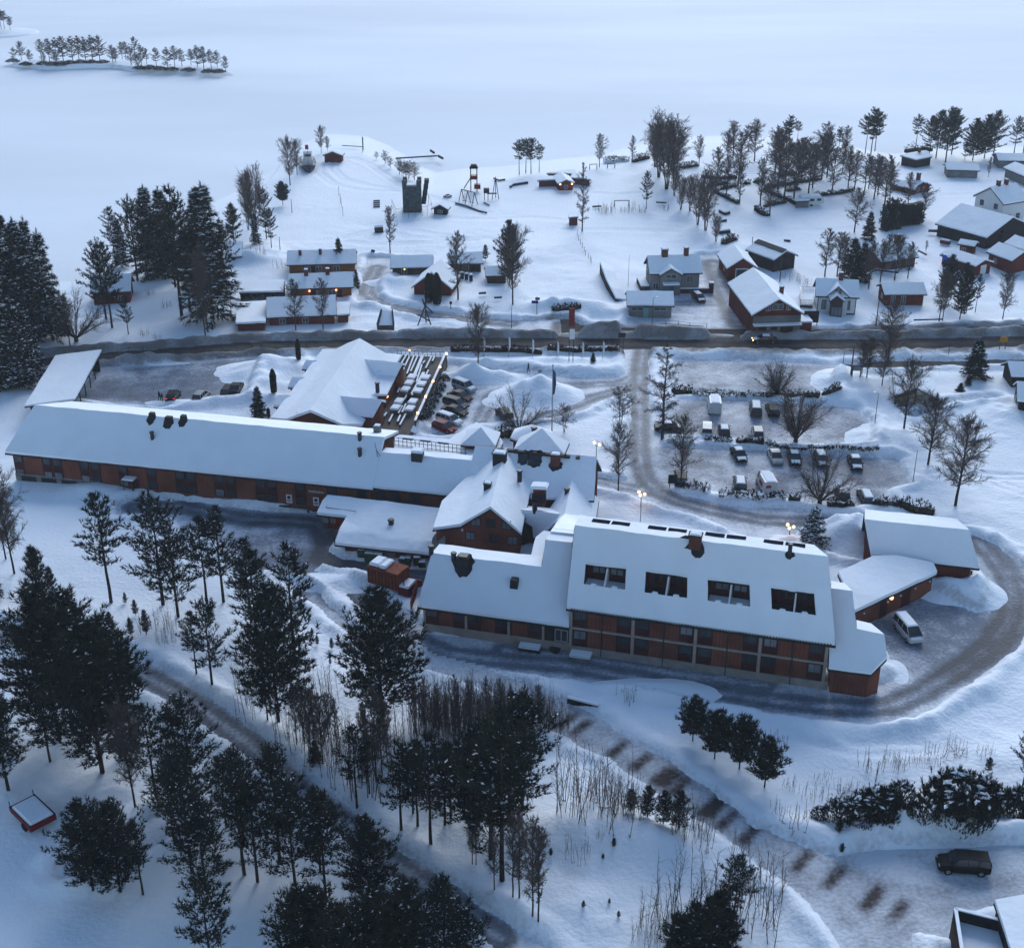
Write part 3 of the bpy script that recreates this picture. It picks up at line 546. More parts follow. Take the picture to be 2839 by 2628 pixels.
p = WH('F', 963, 1130, PW); mb = MB(); mb.tube(p, p + Vector((-.3, 0, 2.2)), .05, .04, 5); mb.tube(p + Vector((-.1, 0, 1.)), p + Vector((.35, 0, .2)), .04, .04, 5); mb.build('aerial', metal, lw)
# lower snow-covered terrace behind the wing, with its fence ------
tz = 4.4
bt = thing('entrance_hall', W('F', 1450, 1010, 0), 'flat snow covered entrance hall roof with a small square turret', 'building')
shell(bt, [[W('F', x, y, tz) for x, y in ((1085, 1090), (1090, 952), (1520, 992), (1530, 975), (1720, 858), (1850, 918), (1925, 1005), (1900, 1060), (1700, 1130), (1650, 1120))]], red, .5, .3, bev=.2)
tc = W('1', 590, 205, 5.4); rz = math.radians(-8)
mb = MB(); mb.box((tc.x, tc.y, 3.9), (3.9, 3.9, 1.5), rz); mb.build('turret', dred, bt)
hw = 2.5; q = [tc + Vector((math.cos(rz) * a - math.sin(rz) * b, math.sin(rz) * a + math.cos(rz) * b, 0)) * hw for a, b in ((-1, -1), (1, -1), (1, 1), (-1, 1))]; ap = tc + Vector((0, 0, 1.7))
shell(bt, [[q[i], q[(i + 1) % 4], ap] for i in range(4)], None, .3, .3, sname='turret_snow', rname='turret_roof')
fl = [W('F', x, y, tz) for x, y in ((1092, 1040), (1650, 1108))]; ff = Fac(*fl, -nw); fo = thing('terrace_railing', fl[0], 'thin dark railing with snowy flower boxes along the flat terrace roof', 'railing')
mb = MB()
for h_ in (.1, .75, 1.3): ff.box(mb, 0, ff.len, tz + h_, tz + h_ + .07, 0, .06)
for k in range(18): ff.box(mb, ff.len * k / 17.5, ff.len * k / 17.5 + .07, tz, tz + 1.35, -.02, .04)
mb.build('rail', metal, fo)
for k in range(3): t = ff.len * (.13 + k * .24); mb = MB(); ff.box(mb, t, t + 1.5, tz + 1.3, tz + 1.5, -.1, .3, 0); ff.box(mb, t, t + 1.5, tz + 1.5, tz + 1.62, -.1, .3, 1); mb.build('flower_box', [wood, rsnow], fo)
# central building ----------------------------------------------
zM = hit(*nat('1', 525, 290), *PW).z; rC0 = hit(*nat('1', 525, 290), *PW); rC1 = W('1', 1820, 410, rC0.z)
cb = thing('hotel_main_house', W('1', 1000, 900, 0), 'central hotel house with crossing snowy gables and a dark red gable front', 'hotel building')
dS = nw * -1
v0 = rC0 + dS * (tn(rC0)[1] - nF + .5); v0.z = 5 + tn(v0)[1] * tanp
low1 = hit(*nat('1', 1790, 850), *PW)
lowL = hit(*nat('1', 440, 820), *PW)
bk = nw * 5. - Vector((0, 0, 4.))
shell(cb, [[wp(tE - .6, .3), lowL, low1, rC1, rC0, v0], [rC0, rC1, rC1 + bk, rC0 + bk]], dred, .4, .45)
# cross gable A
zA = rC0.z + .05; apF = W('1', 688, 932, zA); apB = W('1', 850, 325, zA); dA = xy(apB - apF).normalized(); gA = (apF, dA); LA = (apB - apF).length + .5; D = dA * LA
brk = WH('1', 370, 1120, gA); cor = WH('1', 78, 1158, gA); rgt = WH('1', 1018, 1215, gA)
lowb = W('1', 165, 880, cor.z); DL = dA * max(4., (lowb - cor).dot(dA))
wl, wt = shell(cb, [[apF, brk, brk + D, apF + D], [rgt, apF, apF + D, rgt + D], [brk, cor, cor + DL, brk + D]], red, .4, .35, sname='gable_snow', rname='gable_roof', wname='gable_wall')
fa = Fac(xy(cor) + dA * .35, xy(rgt) + dA * .35, -dA)
def fat(F, x, y, z='1'): p = WH(z, x, y, (F.p + F.n * .02, F.n)); return (xy(p) - F.p).dot(F.a), p.z
for x_, y_, w_, g_ in ((535, 1100, 1.2, curtain), (690, 1115, 1.3, glass), (860, 1135, 1.2, curtain), (478, 1248, 1.2, curtain), (728, 1275, 1.2, glass), (925, 1300, 1.3, curtain)):
    t, z = fat(fa, x_, y_); window(cb, fa, t, z - .6, w_, 1.2, g_, frame_d, 1)
t, z = fat(fa, 392, 1180); mb = MB(); fa.box(mb, t - .12, t + .12, z - .1, z + .15, .05, .35); mb.build('wall_lamp', white, cb)
# cross gable B, link roof C
bA = WH('1', 1560, 640, PW); zB = bA.z; bF = W('1', 1482, 1010, zB); dB = xy(bA - bF).normalized(); LB = (bA - bF).length + .6; nbx = Vector((dB.y, -dB.x, 0))
wR = max(3.6, (xy(W('1', 1775, 1040, zB - 3.0)) - xy(bF)).dot(nbx)); wLf = 3.2
shell(cb, [[bF, bF - nbx * wLf - Vector((0, 0, 3.4)), bF - nbx * wLf - Vector((0, 0, 3.4)) + dB * LB * .5, bF + dB * LB], [bF + nbx * wR - Vector((0, 0, 3.)), bF, bF + dB * LB, bF + nbx * wR - Vector((0, 0, 3.)) + dB * LB]], dred, .4, .3, sname='gable_snow', rname='gable_roof', wname='gable_wall')
zC = zB - .7; c0, c1 = W('1', 930, 958, zC), W('1', 1490, 1020, zC); f0, f1 = W('1', 1010, 1235, zC - 3.4), W('1', 1180, 1268, zC - 3.4)
cw0 = c0 + nw * 4.2 - Vector((0, 0, 1.6)); cw1 = c1 + nw * 4.2 - Vector((0, 0, 1.6))
shell(cb, [[f0, f1, c1, c0], [c0, c1, cw1, cw0]], dred, .4, .3, sname='link_snow', rname='link_roof', wname='link_wall')
lwp = [W('1', x, y, zC + .15) for x, y in ((1145, 930), (1265, 935), (1282, 822), (1165, 822))]   # light well
lz = [W('1', x, y, zC + .3) for x, y in ((1145, 935), (1265, 937))]; mb = MB(); up_ = Vector((0, 0, 2.6)); b0 = lz[0] + nw * 1.2; b1 = lz[1] + nw * 1.2
mb.hull([lz[0] - nw * .1, lz[1] - nw * .1, b1, b0], [lz[0] + up_ - nw * .1, lz[1] + up_ - nw * .1, b1 + up_, b0 + up_]); lwf = Fac(lz[0] - nw * .1, lz[1] - nw * .1, -nw)
o = mb.build('dormer', dred, cb); window(cb, lwf, lwf.len / 2, zC + .75, 1.8, 1.5, glass, frame_d, 1); mb = MB(); mb.hull([lz[0] + up_ - nw * .5 - aw * .4, lz[1] + up_ - nw * .5 + aw * .4, b1 + up_ + aw * .4, b0 + up_ - aw * .4], [lz[0] + up_ - nw * .4 - aw * .3 + Vector((0, 0, .4)), lz[1] + up_ - nw * .4 + aw * .3 + Vector((0, 0, .4)), b1 + up_ + Vector((0, 0, .4)) + aw * .3, b0 + up_ - aw * .3 + Vector((0, 0, .4))]); mb.build('dormer_snow', rsnow, cb, bevel=.12)
an = math.atan2(aw.y, aw.x)
def hitz(z, x, y, zz): return W(z, x, y, zz)
for x_, y_, w_, h_, zz in ((785, 540, 1.7, 2.3, zA - 1.4), (655, 835, .9, 1.8, zA - 1.9), (1377, 500, 1.2, 1.5, None)):
    p = WH('1', x_, y_, PW) if zz is None else W('1', x_, y_, zz); p = p + nw * .3; chimney(cb, p, w_, w_ * .8, h_, an, brick if zz is None else roofd)
p = WH('1', 1377, 500, PW); patch(cb, PW, p, 1.0, .9, aw)
for x_, y_, zz in ((1000, 635, zA - 1.5), (1503, 825, zB - .8), (1162, 972, zC + .05)): vent(cb, W('1', x_, y_, zz), .32, 1.0)
for x_, y_, w_, h_ in ((1040, 415, 1.3, 1.9), (1165, 425, 1.7, 2.3)):
    p = WH('1', x_, y_, PW); s_ = (nw + Vector((0, 0, tanp))).normalized(); nn = PW[1]; patch(cb, PW, p, w_ * .62, h_ * .58, aw)
    mb = MB(); c = [p + aw * a * w_ / 2 + s_ * b * h_ / 2 for a, b in ((-1, -1), (1, -1), (1, 1), (-1, 1))]; mb.hull([q - nn * .1 for q in c], [q + nn * .12 for q in c], 0); c = [p + aw * a * (w_ / 2 - .12) + s_ * b * (h_ / 2 - .12) for a, b in ((-1, -1), (1, -1), (1, 1), (-1, 1))]; mb.hull([q + nn * .12 for q in c], [q + nn * .15 for q in c], 1); mb.build('skylight', [roofd, glass], cb)
mb = MB()                                 # bare edge tiles along the ridge
for x_, y_, w_ in ((795, 326, .7), (915, 336, 1.3), (965, 342, .5), (1040, 352, 2.6), (1160, 362, 3.0), (1260, 373, 2.), (1440, 390, 1.6), (1505, 398, .8), (1620, 408, .5)):
    p = W('1', x_, y_, rC0.z); mb.box((p.x, p.y, p.z - .28), (w_, .5, .33), an)
mb.build('ridge_tiles', roofd, cb)
# snowy pavilions behind the main house ---------------------------
pv = thing('pavilion', W('1', 1180, 200, 0), 'two peaked snowy pavilion roofs tucked behind the central hotel house', 'pavilion')
for cx_, cy_, r_, ze_, zt_ in ((1235, 285, 4.3, 4.4, 7.2), (1130, 170, 3.4, 3.6, 5.2)):
    c = W('1', cx_, cy_, ze_); k = 6; q = [c + Vector((math.cos(2 * math.pi * (i + .5) / k - .2) * r_, math.sin(2 * math.pi * (i + .5) / k - .2) * r_, 0)) for i in range(k)]
    shell(pv, [[q[i], q[(i + 1) % k], Vector((c.x, c.y, zt_))] for i in range(k)], dred, .35, .4)
vent(pv, W('1', 1155, 160, 5.), .4, .9)
# mid block -------------------------------------------------------
m0, m1 = W('3', 1145, 1290, 3.9), at(1577, 1733, 3.9); am, nm_, PM = slope_plane(m0, m1, math.radians(44)); amz = math.atan2(am.y, am.x)
md = thing('hotel_mid_block', W('1', 700, 1600, 0), 'lower red block with beige base between the kitchen yard and the balcony block', 'hotel building')
a0, a1 = WH('1', 65, 1432, PM), WH('1', 1235, 1578, PM); c2, c3 = WH('1', 1280, 1290, PM), WH('1', 1558, 1322, PM)
sb = nm_ * 3.0 - Vector((0, 0, .35)); sb2 = nm_ * 3.6 - Vector((0, 0, .3))
shell(md, [[m0, m1, c3, c2, a1, a0], [a0, a1, a1 + sb, a0 + sb], [c2, c3, c3 + sb2, c2 + sb2]], red, .38, .5)
hp = [W('1', x, y, z) for x, y, z in ((1330, 1200, c2.z + .05), (1580, 1225, c2.z + .05), (1768, 1042, zB - 3.0), (1500, 960, zB - .1), (1440, 1030, zB - .9))]
hr_ = W('1', 1482, 1005, zB - .05); shell(cb, [[hp[0], hp[1], hr_], [hp[1], hp[2], hr_], [hp[0], hr_, hp[4]]], dred, .4, .2, sname='hip_snow', rname='hip_roof', wname='hip_wall')
strip = [W('1', x, y, a1.z - .6) for x, y in ((1120, 1462), (1245, 1575), (1275, 1290), (1335, 1200), (1260, 1190), (1170, 1262))]
st_ = thing('link_roof', strip[0], 'narrow white snow roof strip joining the mid block to the central house', 'roof'); shell(st_, [strip], dred, .4, .25)
cy = thing('courtyard_roof', W('1', 700, 1370, 2.2), 'sunken flat snowy roof below the dark red gable front', 'roof'); shell(cy, [[W('1', x, y, 2.4) for x, y in ((180, 1330), (255, 1270), (1030, 1350), (1180, 1300), (1140, 1480), (600, 1430), (150, 1400))]], dred, .4, .2)
fm = Fac(xy(m0) + nm_ * .5 + am * .5, xy(m1) + nm_ * .5, -nm_)
def ft(F, z, x, y): p = WH(z, x, y, (F.p, F.n)); return (xy(p) - F.p).dot(F.a), p.z
mb = MB(); fm.box(mb, -.05, fm.len, -.3, 1.15, 0, .14)
for x_, y_ in ((1220, 1420), (1660, 1450)): t, _ = ft(fm, '3', x_, y_); fm.box(mb, t - .14, t + .14, 1.15, 3.5, 0, .14)
for x_, y_ in ((30, 980), (295, 1020)): t, _ = ft(fm, 'K', x_, y_); fm.box(mb, t - .14, t + .14, 1.15, 3.5, 0, .14)
mb.build('concrete_frame', beige, md)
for z_, x_, y_, w_ in (('3', 1295, 1385, 1.7), ('3', 1590, 1410, 1.6), ('3', 1740, 1430, 1.7), ('J', 1920, 1165, 1.8), ('K', 0, 960, 1.6), ('K', 225, 990, 1.6)):
    t, _ = ft(fm, z_, x_, y_); mb = MB(); fm.box(mb, t - w_ / 2, t + w_ / 2, 1.16, 3.4, 0, .04); mb.build('wall_panel', maroon, md); window(md, fm, t, 2.2, w_ * .85, 1.2, glass, frame_d, 1, d=.03)
t, _ = ft(fm, 'K', 395, 1030); mb = MB(); fm.box(mb, t - 2.2, t + 2.2, 1.2, 3.5, .0, .05); mb.build('entrance_recess', roofd, md); window(md, fm, t + .6, 1.3, 1.5, 1.6, glass, frame_w, 1, d=.06)
t, _ = ft(fm, 'K', 205, 1080); mb = MB(); fm.box(mb, t - 1.3, t + 1.3, .15, .5, .3, 1.5, 0); fm.box(mb, t - 1.25, t + 1.25, .5, .75, .35, 1.45, 1); mb.build('entrance_step', [roofd, rsnow], md, bevel=.03)
p = WH('1', 405, 1530, PM); patch(md, PM, p - Vector((0, .2, .2)), 1.25, 1.5, am); mb = MB(); mb.box((p.x, p.y + .2, p.z - .6), (1.4, 1.2, 1.3), amz, 0); mb.box((p.x, p.y + .2, p.z + .7), (1.1, 1.0, .2), amz, 1); mb.build('roof_fan', [roofd, metal], md)
p = WH('1', 947, 1760, PM); mb = MB(); mb.box((p.x, p.y, p.z - .5), (.95, .9, 1.2), amz, 0, .9); mb.build('roof_hatch', roofd, md)
for x_, y_ in ((300, 1500), (60, 1425)): vent(md, WH('1', x_, y_, PM), .3, .8)
# balcony block ---------------------------------------------------
s0, s1 = W('4', 118, 1080, 6.3), at(2316, 1784, 6.3); as_, ns_, PS = slope_plane(s0, s1, math.radians(52)); asz = math.atan2(as_.y, as_.x)
r0, r1 = WH('4', 205, 212, PS), at(2296, 1543, WH('4', 205, 212, PS).z)
bb = thing('hotel_balcony_block', W('4', 1500, 1300, 0), 'large hotel block with four dark balcony openings cut in its steep snowy roof', 'hotel building')
zr_ = r0.z; k0, k1 = W('4', 262, 108, zr_ - .45), at(2257, 1509, zr_ - .45)
def quad(t, s): return s0.lerp(s1, t).lerp(r0.lerp(r1, t), s)
def ts(z, x, y):
    p = WH(z, x, y, PS); s = (p.z - 6.3) / (zr_ - 6.3); A, B = s0.lerp(r0, s), s1.lerp(r1, s); return (p - A).dot((B - A).normalized()) / (B - A).length, s
ops = []
for q in (('4', 322, 598, 742, 898), ('4', 962, 680, 1402, 985), ('4', 1620, 765, 2075, 1075), ('5', 558, 790, 1005, 1088)):
    tA, sA = ts(q[0], q[1], q[2]); tB, sB = ts(q[0], q[3], q[4]); sA2 = ts(q[0], q[1], q[4] - (q[4] - q[2]) * .17)[1]; ops.append((tA, tB, sB, sA)); print('OP', tA, tB, sB, sA, sA2)
tb = [0.]; 
for o_ in ops: tb += [o_[0], o_[1]]
tb.append(1.)
sl = sum(o_[2] for o_ in ops) / 4; sh = sum(o_[3] for o_ in ops) / 4
faces = []; sg = [0, sl, sh, 1.]
for i in range(len(tb) - 1):
    for j in range(3):
        if j == 1 and i % 2 == 1: continue
        faces.append([quad(tb[i], sg[j]), quad(tb[i + 1], sg[j]), quad(tb[i + 1], sg[j + 1]), quad(tb[i], sg[j + 1])])
for i in range(len(tb) - 1): faces.append([quad(tb[i], 1), quad(tb[i + 1], 1), k0.lerp(k1, tb[i + 1]), k0.lerp(k1, tb[i])])
back = ns_ * 4.0 - Vector((0, 0, 6.0))
for i in range(len(tb) - 1): faces.append([k0.lerp(k1, tb[i]), k0.lerp(k1, tb[i + 1]), k0.lerp(k1, tb[i + 1]) + back, k0.lerp(k1, tb[i]) + back])
shell(bb, faces, red, .35, .45, bev=.1)
for n_, o_ in enumerate(ops):
    A, B = quad(o_[0], sl), quad(o_[1], sl); A2, B2 = quad(o_[0], sh), quad(o_[1], sh); dn = Vector((0, 0, -.55)); run = xy(A2 - A).dot(ns_)
    bs = ns_ * (run + .7); ZA = A + dn; ZB = B + dn; up2 = Vector((0, 0, A2.z - A.z + .3))
    mb = MB(); mb.poly([ZA, ZB, ZB + bs, ZA + bs], 1); mb.poly([ZA + bs, ZB + bs, ZB + bs + up2, ZA + bs + up2], 0)
    for E_ in (ZA, ZB): mb.poly([E_, E_ + bs, E_ + bs + up2, E_ + up2 * .1], 0)
    bo = mb.build('loft_balcony', [maroon, rsnow if n_ % 2 == 0 else roofd], bb)
    M_ = (A + B) / 2; mb = MB(); mb.hull([M_ + dn - as_ * .09, M_ + dn + as_ * .09, M_ + dn + as_ * .09 + bs, M_ + dn - as_ * .09 + bs], [M_ - as_ * .09 + Vector((0, 0, .1)), M_ + as_ * .09 + Vector((0, 0, .1)), M_ + as_ * .09 + bs + up2 * .9, M_ - as_ * .09 + bs + up2 * .9]); mb.build('balcony_divider', [white], bb)
    bf = Fac(xy(ZA + bs), xy(ZB + bs), -ns_)
    for f_ in (.2, .36, .63, .79): window(bb, bf, bf.len * f_, ZA.z + .9, .75, 1.3, curtain if n_ % 2 == 0 else glass, frame_d, 0)
    for f_ in (.24, .74):                 # snow caps on the rail posts
        p = A.lerp(B, f_); mb = MB(); mb.box((p.x, p.y, p.z - .4), (.75, .4, .62), asz, 0, .85); mb.build('parapet_snow', rsnow, bb, bevel=.08)
for q in ((('4', 388, 150), ('4', 792, 232)), (('4', 982, 222), ('4', 1400, 305)), (('4', 1588, 292), ('4', 2035, 375)), (('5', 480, 343), ('5', 905, 432))):
    pl2 = (r0, (k0 - r0).cross(as_).normalized()); 
    if pl2[1].z < 0: pl2 = (r0, -pl2[1])
    A, B = WH(*q[0], pl2), WH(*q[1], pl2); L_ = (B - A).dot(as_); s2 = pl2[1].cross(as_); s2 = s2 if s2.dot(ns_) > 0 else -s2; wd = max(.6, (A - B).dot(s2) * .9 + .3) if (A - B).dot(s2) > 0 else .9
    for k in range(2):
        c = A + as_ * (L_ * (k + .5) / 2) - s2 * .35; hw_ = L_ / 4 - .12; mb = MB(); cs = [c + as_ * (a * hw_) + s2 * (b * .5) for a, b in ((-1, -1), (1, -1), (1, 1), (-1, 1))]
        mb.hull([p - pl2[1] * .1 for p in cs], [p + pl2[1] * .06 for p in cs], 0); mb.build('skylight', [MATS['dark_pane']], bb)
fs = Fac(xy(s0) + ns_ * .45 + as_ * .45, xy(s1) + ns_ * .45 - as_ * .3, -ns_)
mb = MB(); fs.box(mb, -.1, fs.len + .1, -.3, .95, 0, .22); fs.box(mb, 0, fs.len, 3.25, 3.5, 0, .2)
pil = [ft(fs, '4', 165, 1300)[0], ft(fs, '4', 825, 1350)[0], ft(fs, '4', 1490, 1430)[0], ft(fs, '5', 450, 1420)[0], ft(fs, '5', 1098, 1530)[0]]
for t in pil: fs.box(mb, t - .17, t + .17, .95, 3.25, 0, .24); fs.box(mb, t - .17, t + .17, 3.5, 5.9, 0, .24)
mb.build('concrete_frame', beige, bb)
for i in range(4):
    u0, u1 = pil[i], pil[i + 1]; w_ = u1 - u0
    for fl_, z0 in ((0, .96), (1, 3.52)):
        for c in (u0 + w_ * .15, u1 - w_ * .15):
            mb = MB(); fs.box(mb, c - w_ * .115, c + w_ * .115, z0, z0 + 2.28, 0, .04); mb.build('wall_panel', maroon, bb)
            window(bb, fs, c, z0 + .95, w_ * .2, 1.2, curtain if (i * 3 + fl_ + (c > u0 + 3)) % 5 == 0 else glass, frame_d, 1, d=.03)
    t = u0 + w_ / 2; mb = MB(); mb.tube(fs.pt(t, -.1, .16), fs.pt(t, 5.9, .16), .085, .085, 7); q_ = fs.pt(t, 5.75, .2); mb.box((q_.x, q_.y, q_.z), (.42, .3, .4), asz); mb.build('drainpipe', metal, bb)
mb = MB()
for k in range(90): t = fs.len * (k + .5) / 90; fs.box(mb, t - .09, t + .09, 6.02 , 6.16, .35, .52)
fs.box(mb, -.3, fs.len + .3, 5.82, 5.97, .40, .54); mb.build('gutter', roofd, bb)
p = r0.lerp(r1, .488); chimney(bb, p - ns_ * .2, 1.35, 1.0, .8, asz, brick); patch(bb, PS, WH('4', 1515, 470, PS), .75, 1.0, as_); patch(bb, PS, WH('4', 1400, 400, PS), 1.25, .75, as_)
p = WH('5', 745, 470, PS); vent(bb, p, .24, 1.); patch(bb, PS, p - Vector((0, .2, .2)), .6, .45, as_)
mb = MB(); fs.box(mb, .3, 2.6, -.1, .5, .4, 1.7, 0); fs.box(mb, .2, 2.7, .5, .72, .35, 1.8, 1); tag(mb.build('salt_box', [conc, rsnow], bevel=.04), 'grey bin with flat snow lid at the corner of the balcony block', 'grit bin')
# annex roofs at its right-hand end
ex = thing('stair_annex', W('5', 1400, 1400, 0), 'low red corner annex with stepped snowy roof at the balcony block end', 'annex')
za = 3.6
q1 = [WH('5', x, y, PS) for x, y in ((1150, 830), (1360, 850), (1405, 1290), (1180, 1240))]
an0, an1 = W('5', 1130, 1590, za), W('5', 1550, 1645, za); an2 = W('5', 1700, 1480, za + .6); aa, na, PA = slope_plane(an0, an1, math.radians(42)); pk1 = WH('5', 1680, 1268, PA); pk0 = WH('5', 1405, 1215, PA)
pq = WH('5', 1150, 1160, PA); hi0, hi1 = WH('5', 1360, 848, PA), WH('5', 1152, 822, PA); ws = [WH('5', 1410, 1330, PA)]
an2 = WH('5', 1700, 1490, PA)
bkx = na * 2.6 - Vector((0, 0, .5))
shell(ex, [[an0, an1, an2, pk1, pk0, hi0, hi1], [pk0, pk1, pk1 + bkx - aa * 1.4, pk0 + bkx], [hi1, hi0, hi0 + bkx - aa * .8, hi1 + bkx]], red, .38, .4)
# garage / gym building at the far right --------------------------
g0, g1 = W('6', 330, 560, 3.4), W('6', 1440, 695, 3.4); ag, ng, PG = slope_plane(g0, g1, math.radians(54)); ga, gb = WH('6', 222, 190, PG), W('6', 1335, 302, WH('6', 222, 190, PG).z)
gd = thing('steep_roof_house', W('6', 800, 500, 0), 'dark red house with very steep snowy roof at the bend of the drive', 'building')
g0 = WH('6', 290, 562, PG); hb = ng * 4.6 - Vector((0, 0, .9)); gst = WH('6', 1442, 695, PG); hb2 = ng * 4.6 - Vector((0, 0, .9)) - ag * 1.2
h2 = ng * 1.5 - Vector((0, 0, 4.5))
shell(gd, [[g0, gst, gb, ga], [ga, gb, gb + hb2, ga + hb], [ga + hb, gb + hb2, gb + hb2 + h2, ga + hb + h2]], dred, .35, .5)
fg = Fac(xy(g0) + ng * .5, xy(gst) + ng * .5 - ag * .5, -ng); mb = MB(); fg.box(mb, 2, fg.len, -.3, .8, 0, .1); mb.build('foundation', conc, gd)
mb = MB(); p = W('6', 1335, 905); mb.tube(p - Vector((0, 0, .3)), p + Vector((0, 0, 2.2)), .12, .12, 6); mb.build('porch_post', brown, gd)
gl = Fac(xy(ga + hb) , xy(g0) + ng * .5 + ag * .5, -ag); mb = MB()
for k in range(2):
    a_ = gl.pt(gl.len * (.45 + .22 * k), .2, .15); b_ = gl.pt(gl.len * (.25 + .22 * k), 4.0, .15); mb.tube(a_, b_, .07, .07, 5)
mb.build('ladder', wood, gd); 
cd = thing('garage_corridor', W('6', 550, 900, 0), 'long low red corridor with thick snow roof and one lit wall lamp', 'corridor building')
zc = 3.3; pts = [W('6', x, y, z) for x, y, z in ((115, 1155, zc), (995, 745, zc), (955, 650, zc + .5), (560, 570, zc + 1.0), (310, 580, zc + .9), (-60, 745, zc + .7), (20, 920, zc + .5))]
wl, wt = shell(cd, [pts], red, .45, .35, bev=.2)
fc = Fac(xy(pts[0]) + Vector((.1, .35, 0)), xy(pts[1]) + Vector((-.2, .35, 0)), Vector((.3, -1, 0)))
for i, (x_, y_) in enumerate(((210, 1160), (460, 1045), (600, 975), (755, 905), (910, 830))):
    t = ft(fc, '6', x_, y_)[0]; mb = MB(); c = fc.pt(t, 2.0, .14); mb.ball(c, .13, 1., 8, 5); mb.build('wall_lamp', white, cd, smooth=True)
t = ft(fc, '6', 495, 1005)[0]; mb = MB(); c = fc.pt(t, 2.45, .2); mb.ball(c, .24, 1.1, 8, 5); mb.build('lit_wall_lamp', lampw, cd, smooth=True)
for x_, y_, w_ in ((430, 1080, 1.3), (660, 1010, 1.6)): t = ft(fc, '6', x_, y_)[0]; mb = MB(); fc.box(mb, t - w_ / 2, t + w_ / 2, 0, 2.3, 0, .06); mb.build('door', maroon, cd)
# kitchen annex ----------------------------------------------------
ka = thing('kitchen_annex', W('3', 800, 500, 0), 'wide low kitchen annex with sagging snow roof and bins under its eaves', 'annex')
kz = 2.45; kp = [W('3', x, y, z) for x, y, z in ((265, 625, kz), (1260, 735, kz), (1345, 590, kz + .6), (1375, 260, kz + 1.5), (800, 190, kz + 1.5), (185, 120, kz + 1.3), (130, 185, kz + .9), (70, 308, kz + .35), (395, 345, kz + .5))]
km0, km1 = kp[8].lerp(kp[0], .62), kp[1].lerp(kp[2], .62); km0.z = kz + .8; km1.z = kz + .8
wl, wt = shell(ka, [[kp[0], kp[1], km1, km0], [km0, km1, kp[2], kp[3], kp[4], kp[5], kp[6], kp[7], kp[8]]], dred, .4, 1.0, bev=.25)
fk = Fac(xy(kp[0]) + Vector((.4, 1.0, 0)), xy(kp[1]) + Vector((0, 1.0, 0)), Vector((-.2, -1, 0))); vent(ka, W('3', 862, 435, kz + 1.0), .36, .6)
mb = MB(); mb.tube(W('3', 265, 690), W('3', 265, 690) + Vector((0, 0, 1.7)), .07, .07, 6); mb.build('roof_post', wood, ka)
t = ft(fk, '3', 830, 800)[0]; mb = MB(); fk.box(mb, t - 1.0, t + 1.0, 0, 2.0, .0, .06); mb.build('door', conc, ka); t = ft(fk, '3', 920, 730)[0]; mb = MB(); fk.box(mb, t - .3, t + .3, 2.0, 2.2, .05, .3); mb.build('wall_lamp', white, ka)
kk = Fac(xy(kp[7]) + Vector((.4, 1.0, 0)), xy(kp[8]) + Vector((0, 1.0, 0)), Vector((-.2, -1, 0)))
for k, f_ in enumerate((.55, .68)): mb = MB(); mb.ball(kk.pt(kk.len * f_, 2.05, .12), .17, .8, 8, 5); mb.build('lit_wall_lamp', lamp_m, ka, smooth=True)
mb = MB(); kk.box(mb, 0.2, 1.2, 1.0, 1.9, .03, .35); kk.box(mb, 1.5, 2.1, 1.0, 1.9, .03, .3); mb.build('wall_cabinet', conc, ka)
# shelter roof at the far left end and left parapet ------------------
sh_ = thing('parking_shelter', W('E', 480, 1560, 0), 'open shelter with a big flat slanting snow roof beside the road at the left', 'shelter')
zs = 3.2; sp = [W('E', x, y, z) for x, y, z in ((190, 1782, zs), (575, 1730, zs), (780, 1355, zs + .4), (425, 1400, zs + .4))]; shell(sh_, [sp], None, .3, .3, bev=.08)
wi = [sp[0].lerp(sp[2], .06), sp[1].lerp(sp[3], .06), sp[2].lerp(sp[0], .06), sp[3].lerp(sp[1], .06)]; mb = MB()
for i, (p, q_) in enumerate(((wi[0], wi[1]), (wi[3], wi[0]), (wi[2], wi[3]))): F_ = Fac(p, q_); F_.box(mb, 0, F_.len, -.2, 2.7, 0, .1)
mb.build('wall', black, sh_); mb = MB()
for k in range(6): p = wi[1].lerp(wi[2], k / 5); mb.tube((p.x, p.y, -.2), (p.x, p.y, 2.8), .1, .1, 6)
mb.build('posts', wood, sh_)
# restaurant with terrace --------------------------------------------
rs = thing('restaurant', W('2', 700, 600, 0), 'broad restaurant hall with sweeping snowy tent roof and four wing roofs', 'restaurant')
zt = 8.2; zf = 3.6
A0 = W('2', 460, 905, zt); A1 = W('2', 985, 140, zt); L0 = W('2', 45, 985, zf); L1 = W('2', 590, 262, zf); R0_ = W('2', 1010, 1055, zf); R1_ = W('2', 1430, 320, zf)
dR = xy(A1 - A0).normalized(); gR = (A0, dR); bl = WH('2', 150, 995, gR); br = WH('2', 790, 1050, gR)
mr0 = A0.lerp(R0_, .62) - Vector((0, 0, .9)); mr1 = A1.lerp(R1_, .62) - Vector((0, 0, .9)); ml0 = A0.lerp(L0, .62) - Vector((0, 0, .7)); ml1 = A1.lerp(L1, .62) - Vector((0, 0, .7))
shell(rs, [[A0, ml0, ml1, A1], [ml0, L0, L1, ml1], [mr0, A0, A1, mr1], [R0_, mr0, mr1, R1_]], red, .45, .5, bev=.3)
fr_ = Fac(xy(ml0) + dR * .4, xy(mr0) + dR * .4, -dR); window(rs, fr_, fr_.len * .47, 4.6, 3.4, 1.2, curtain, frame_d, 3)
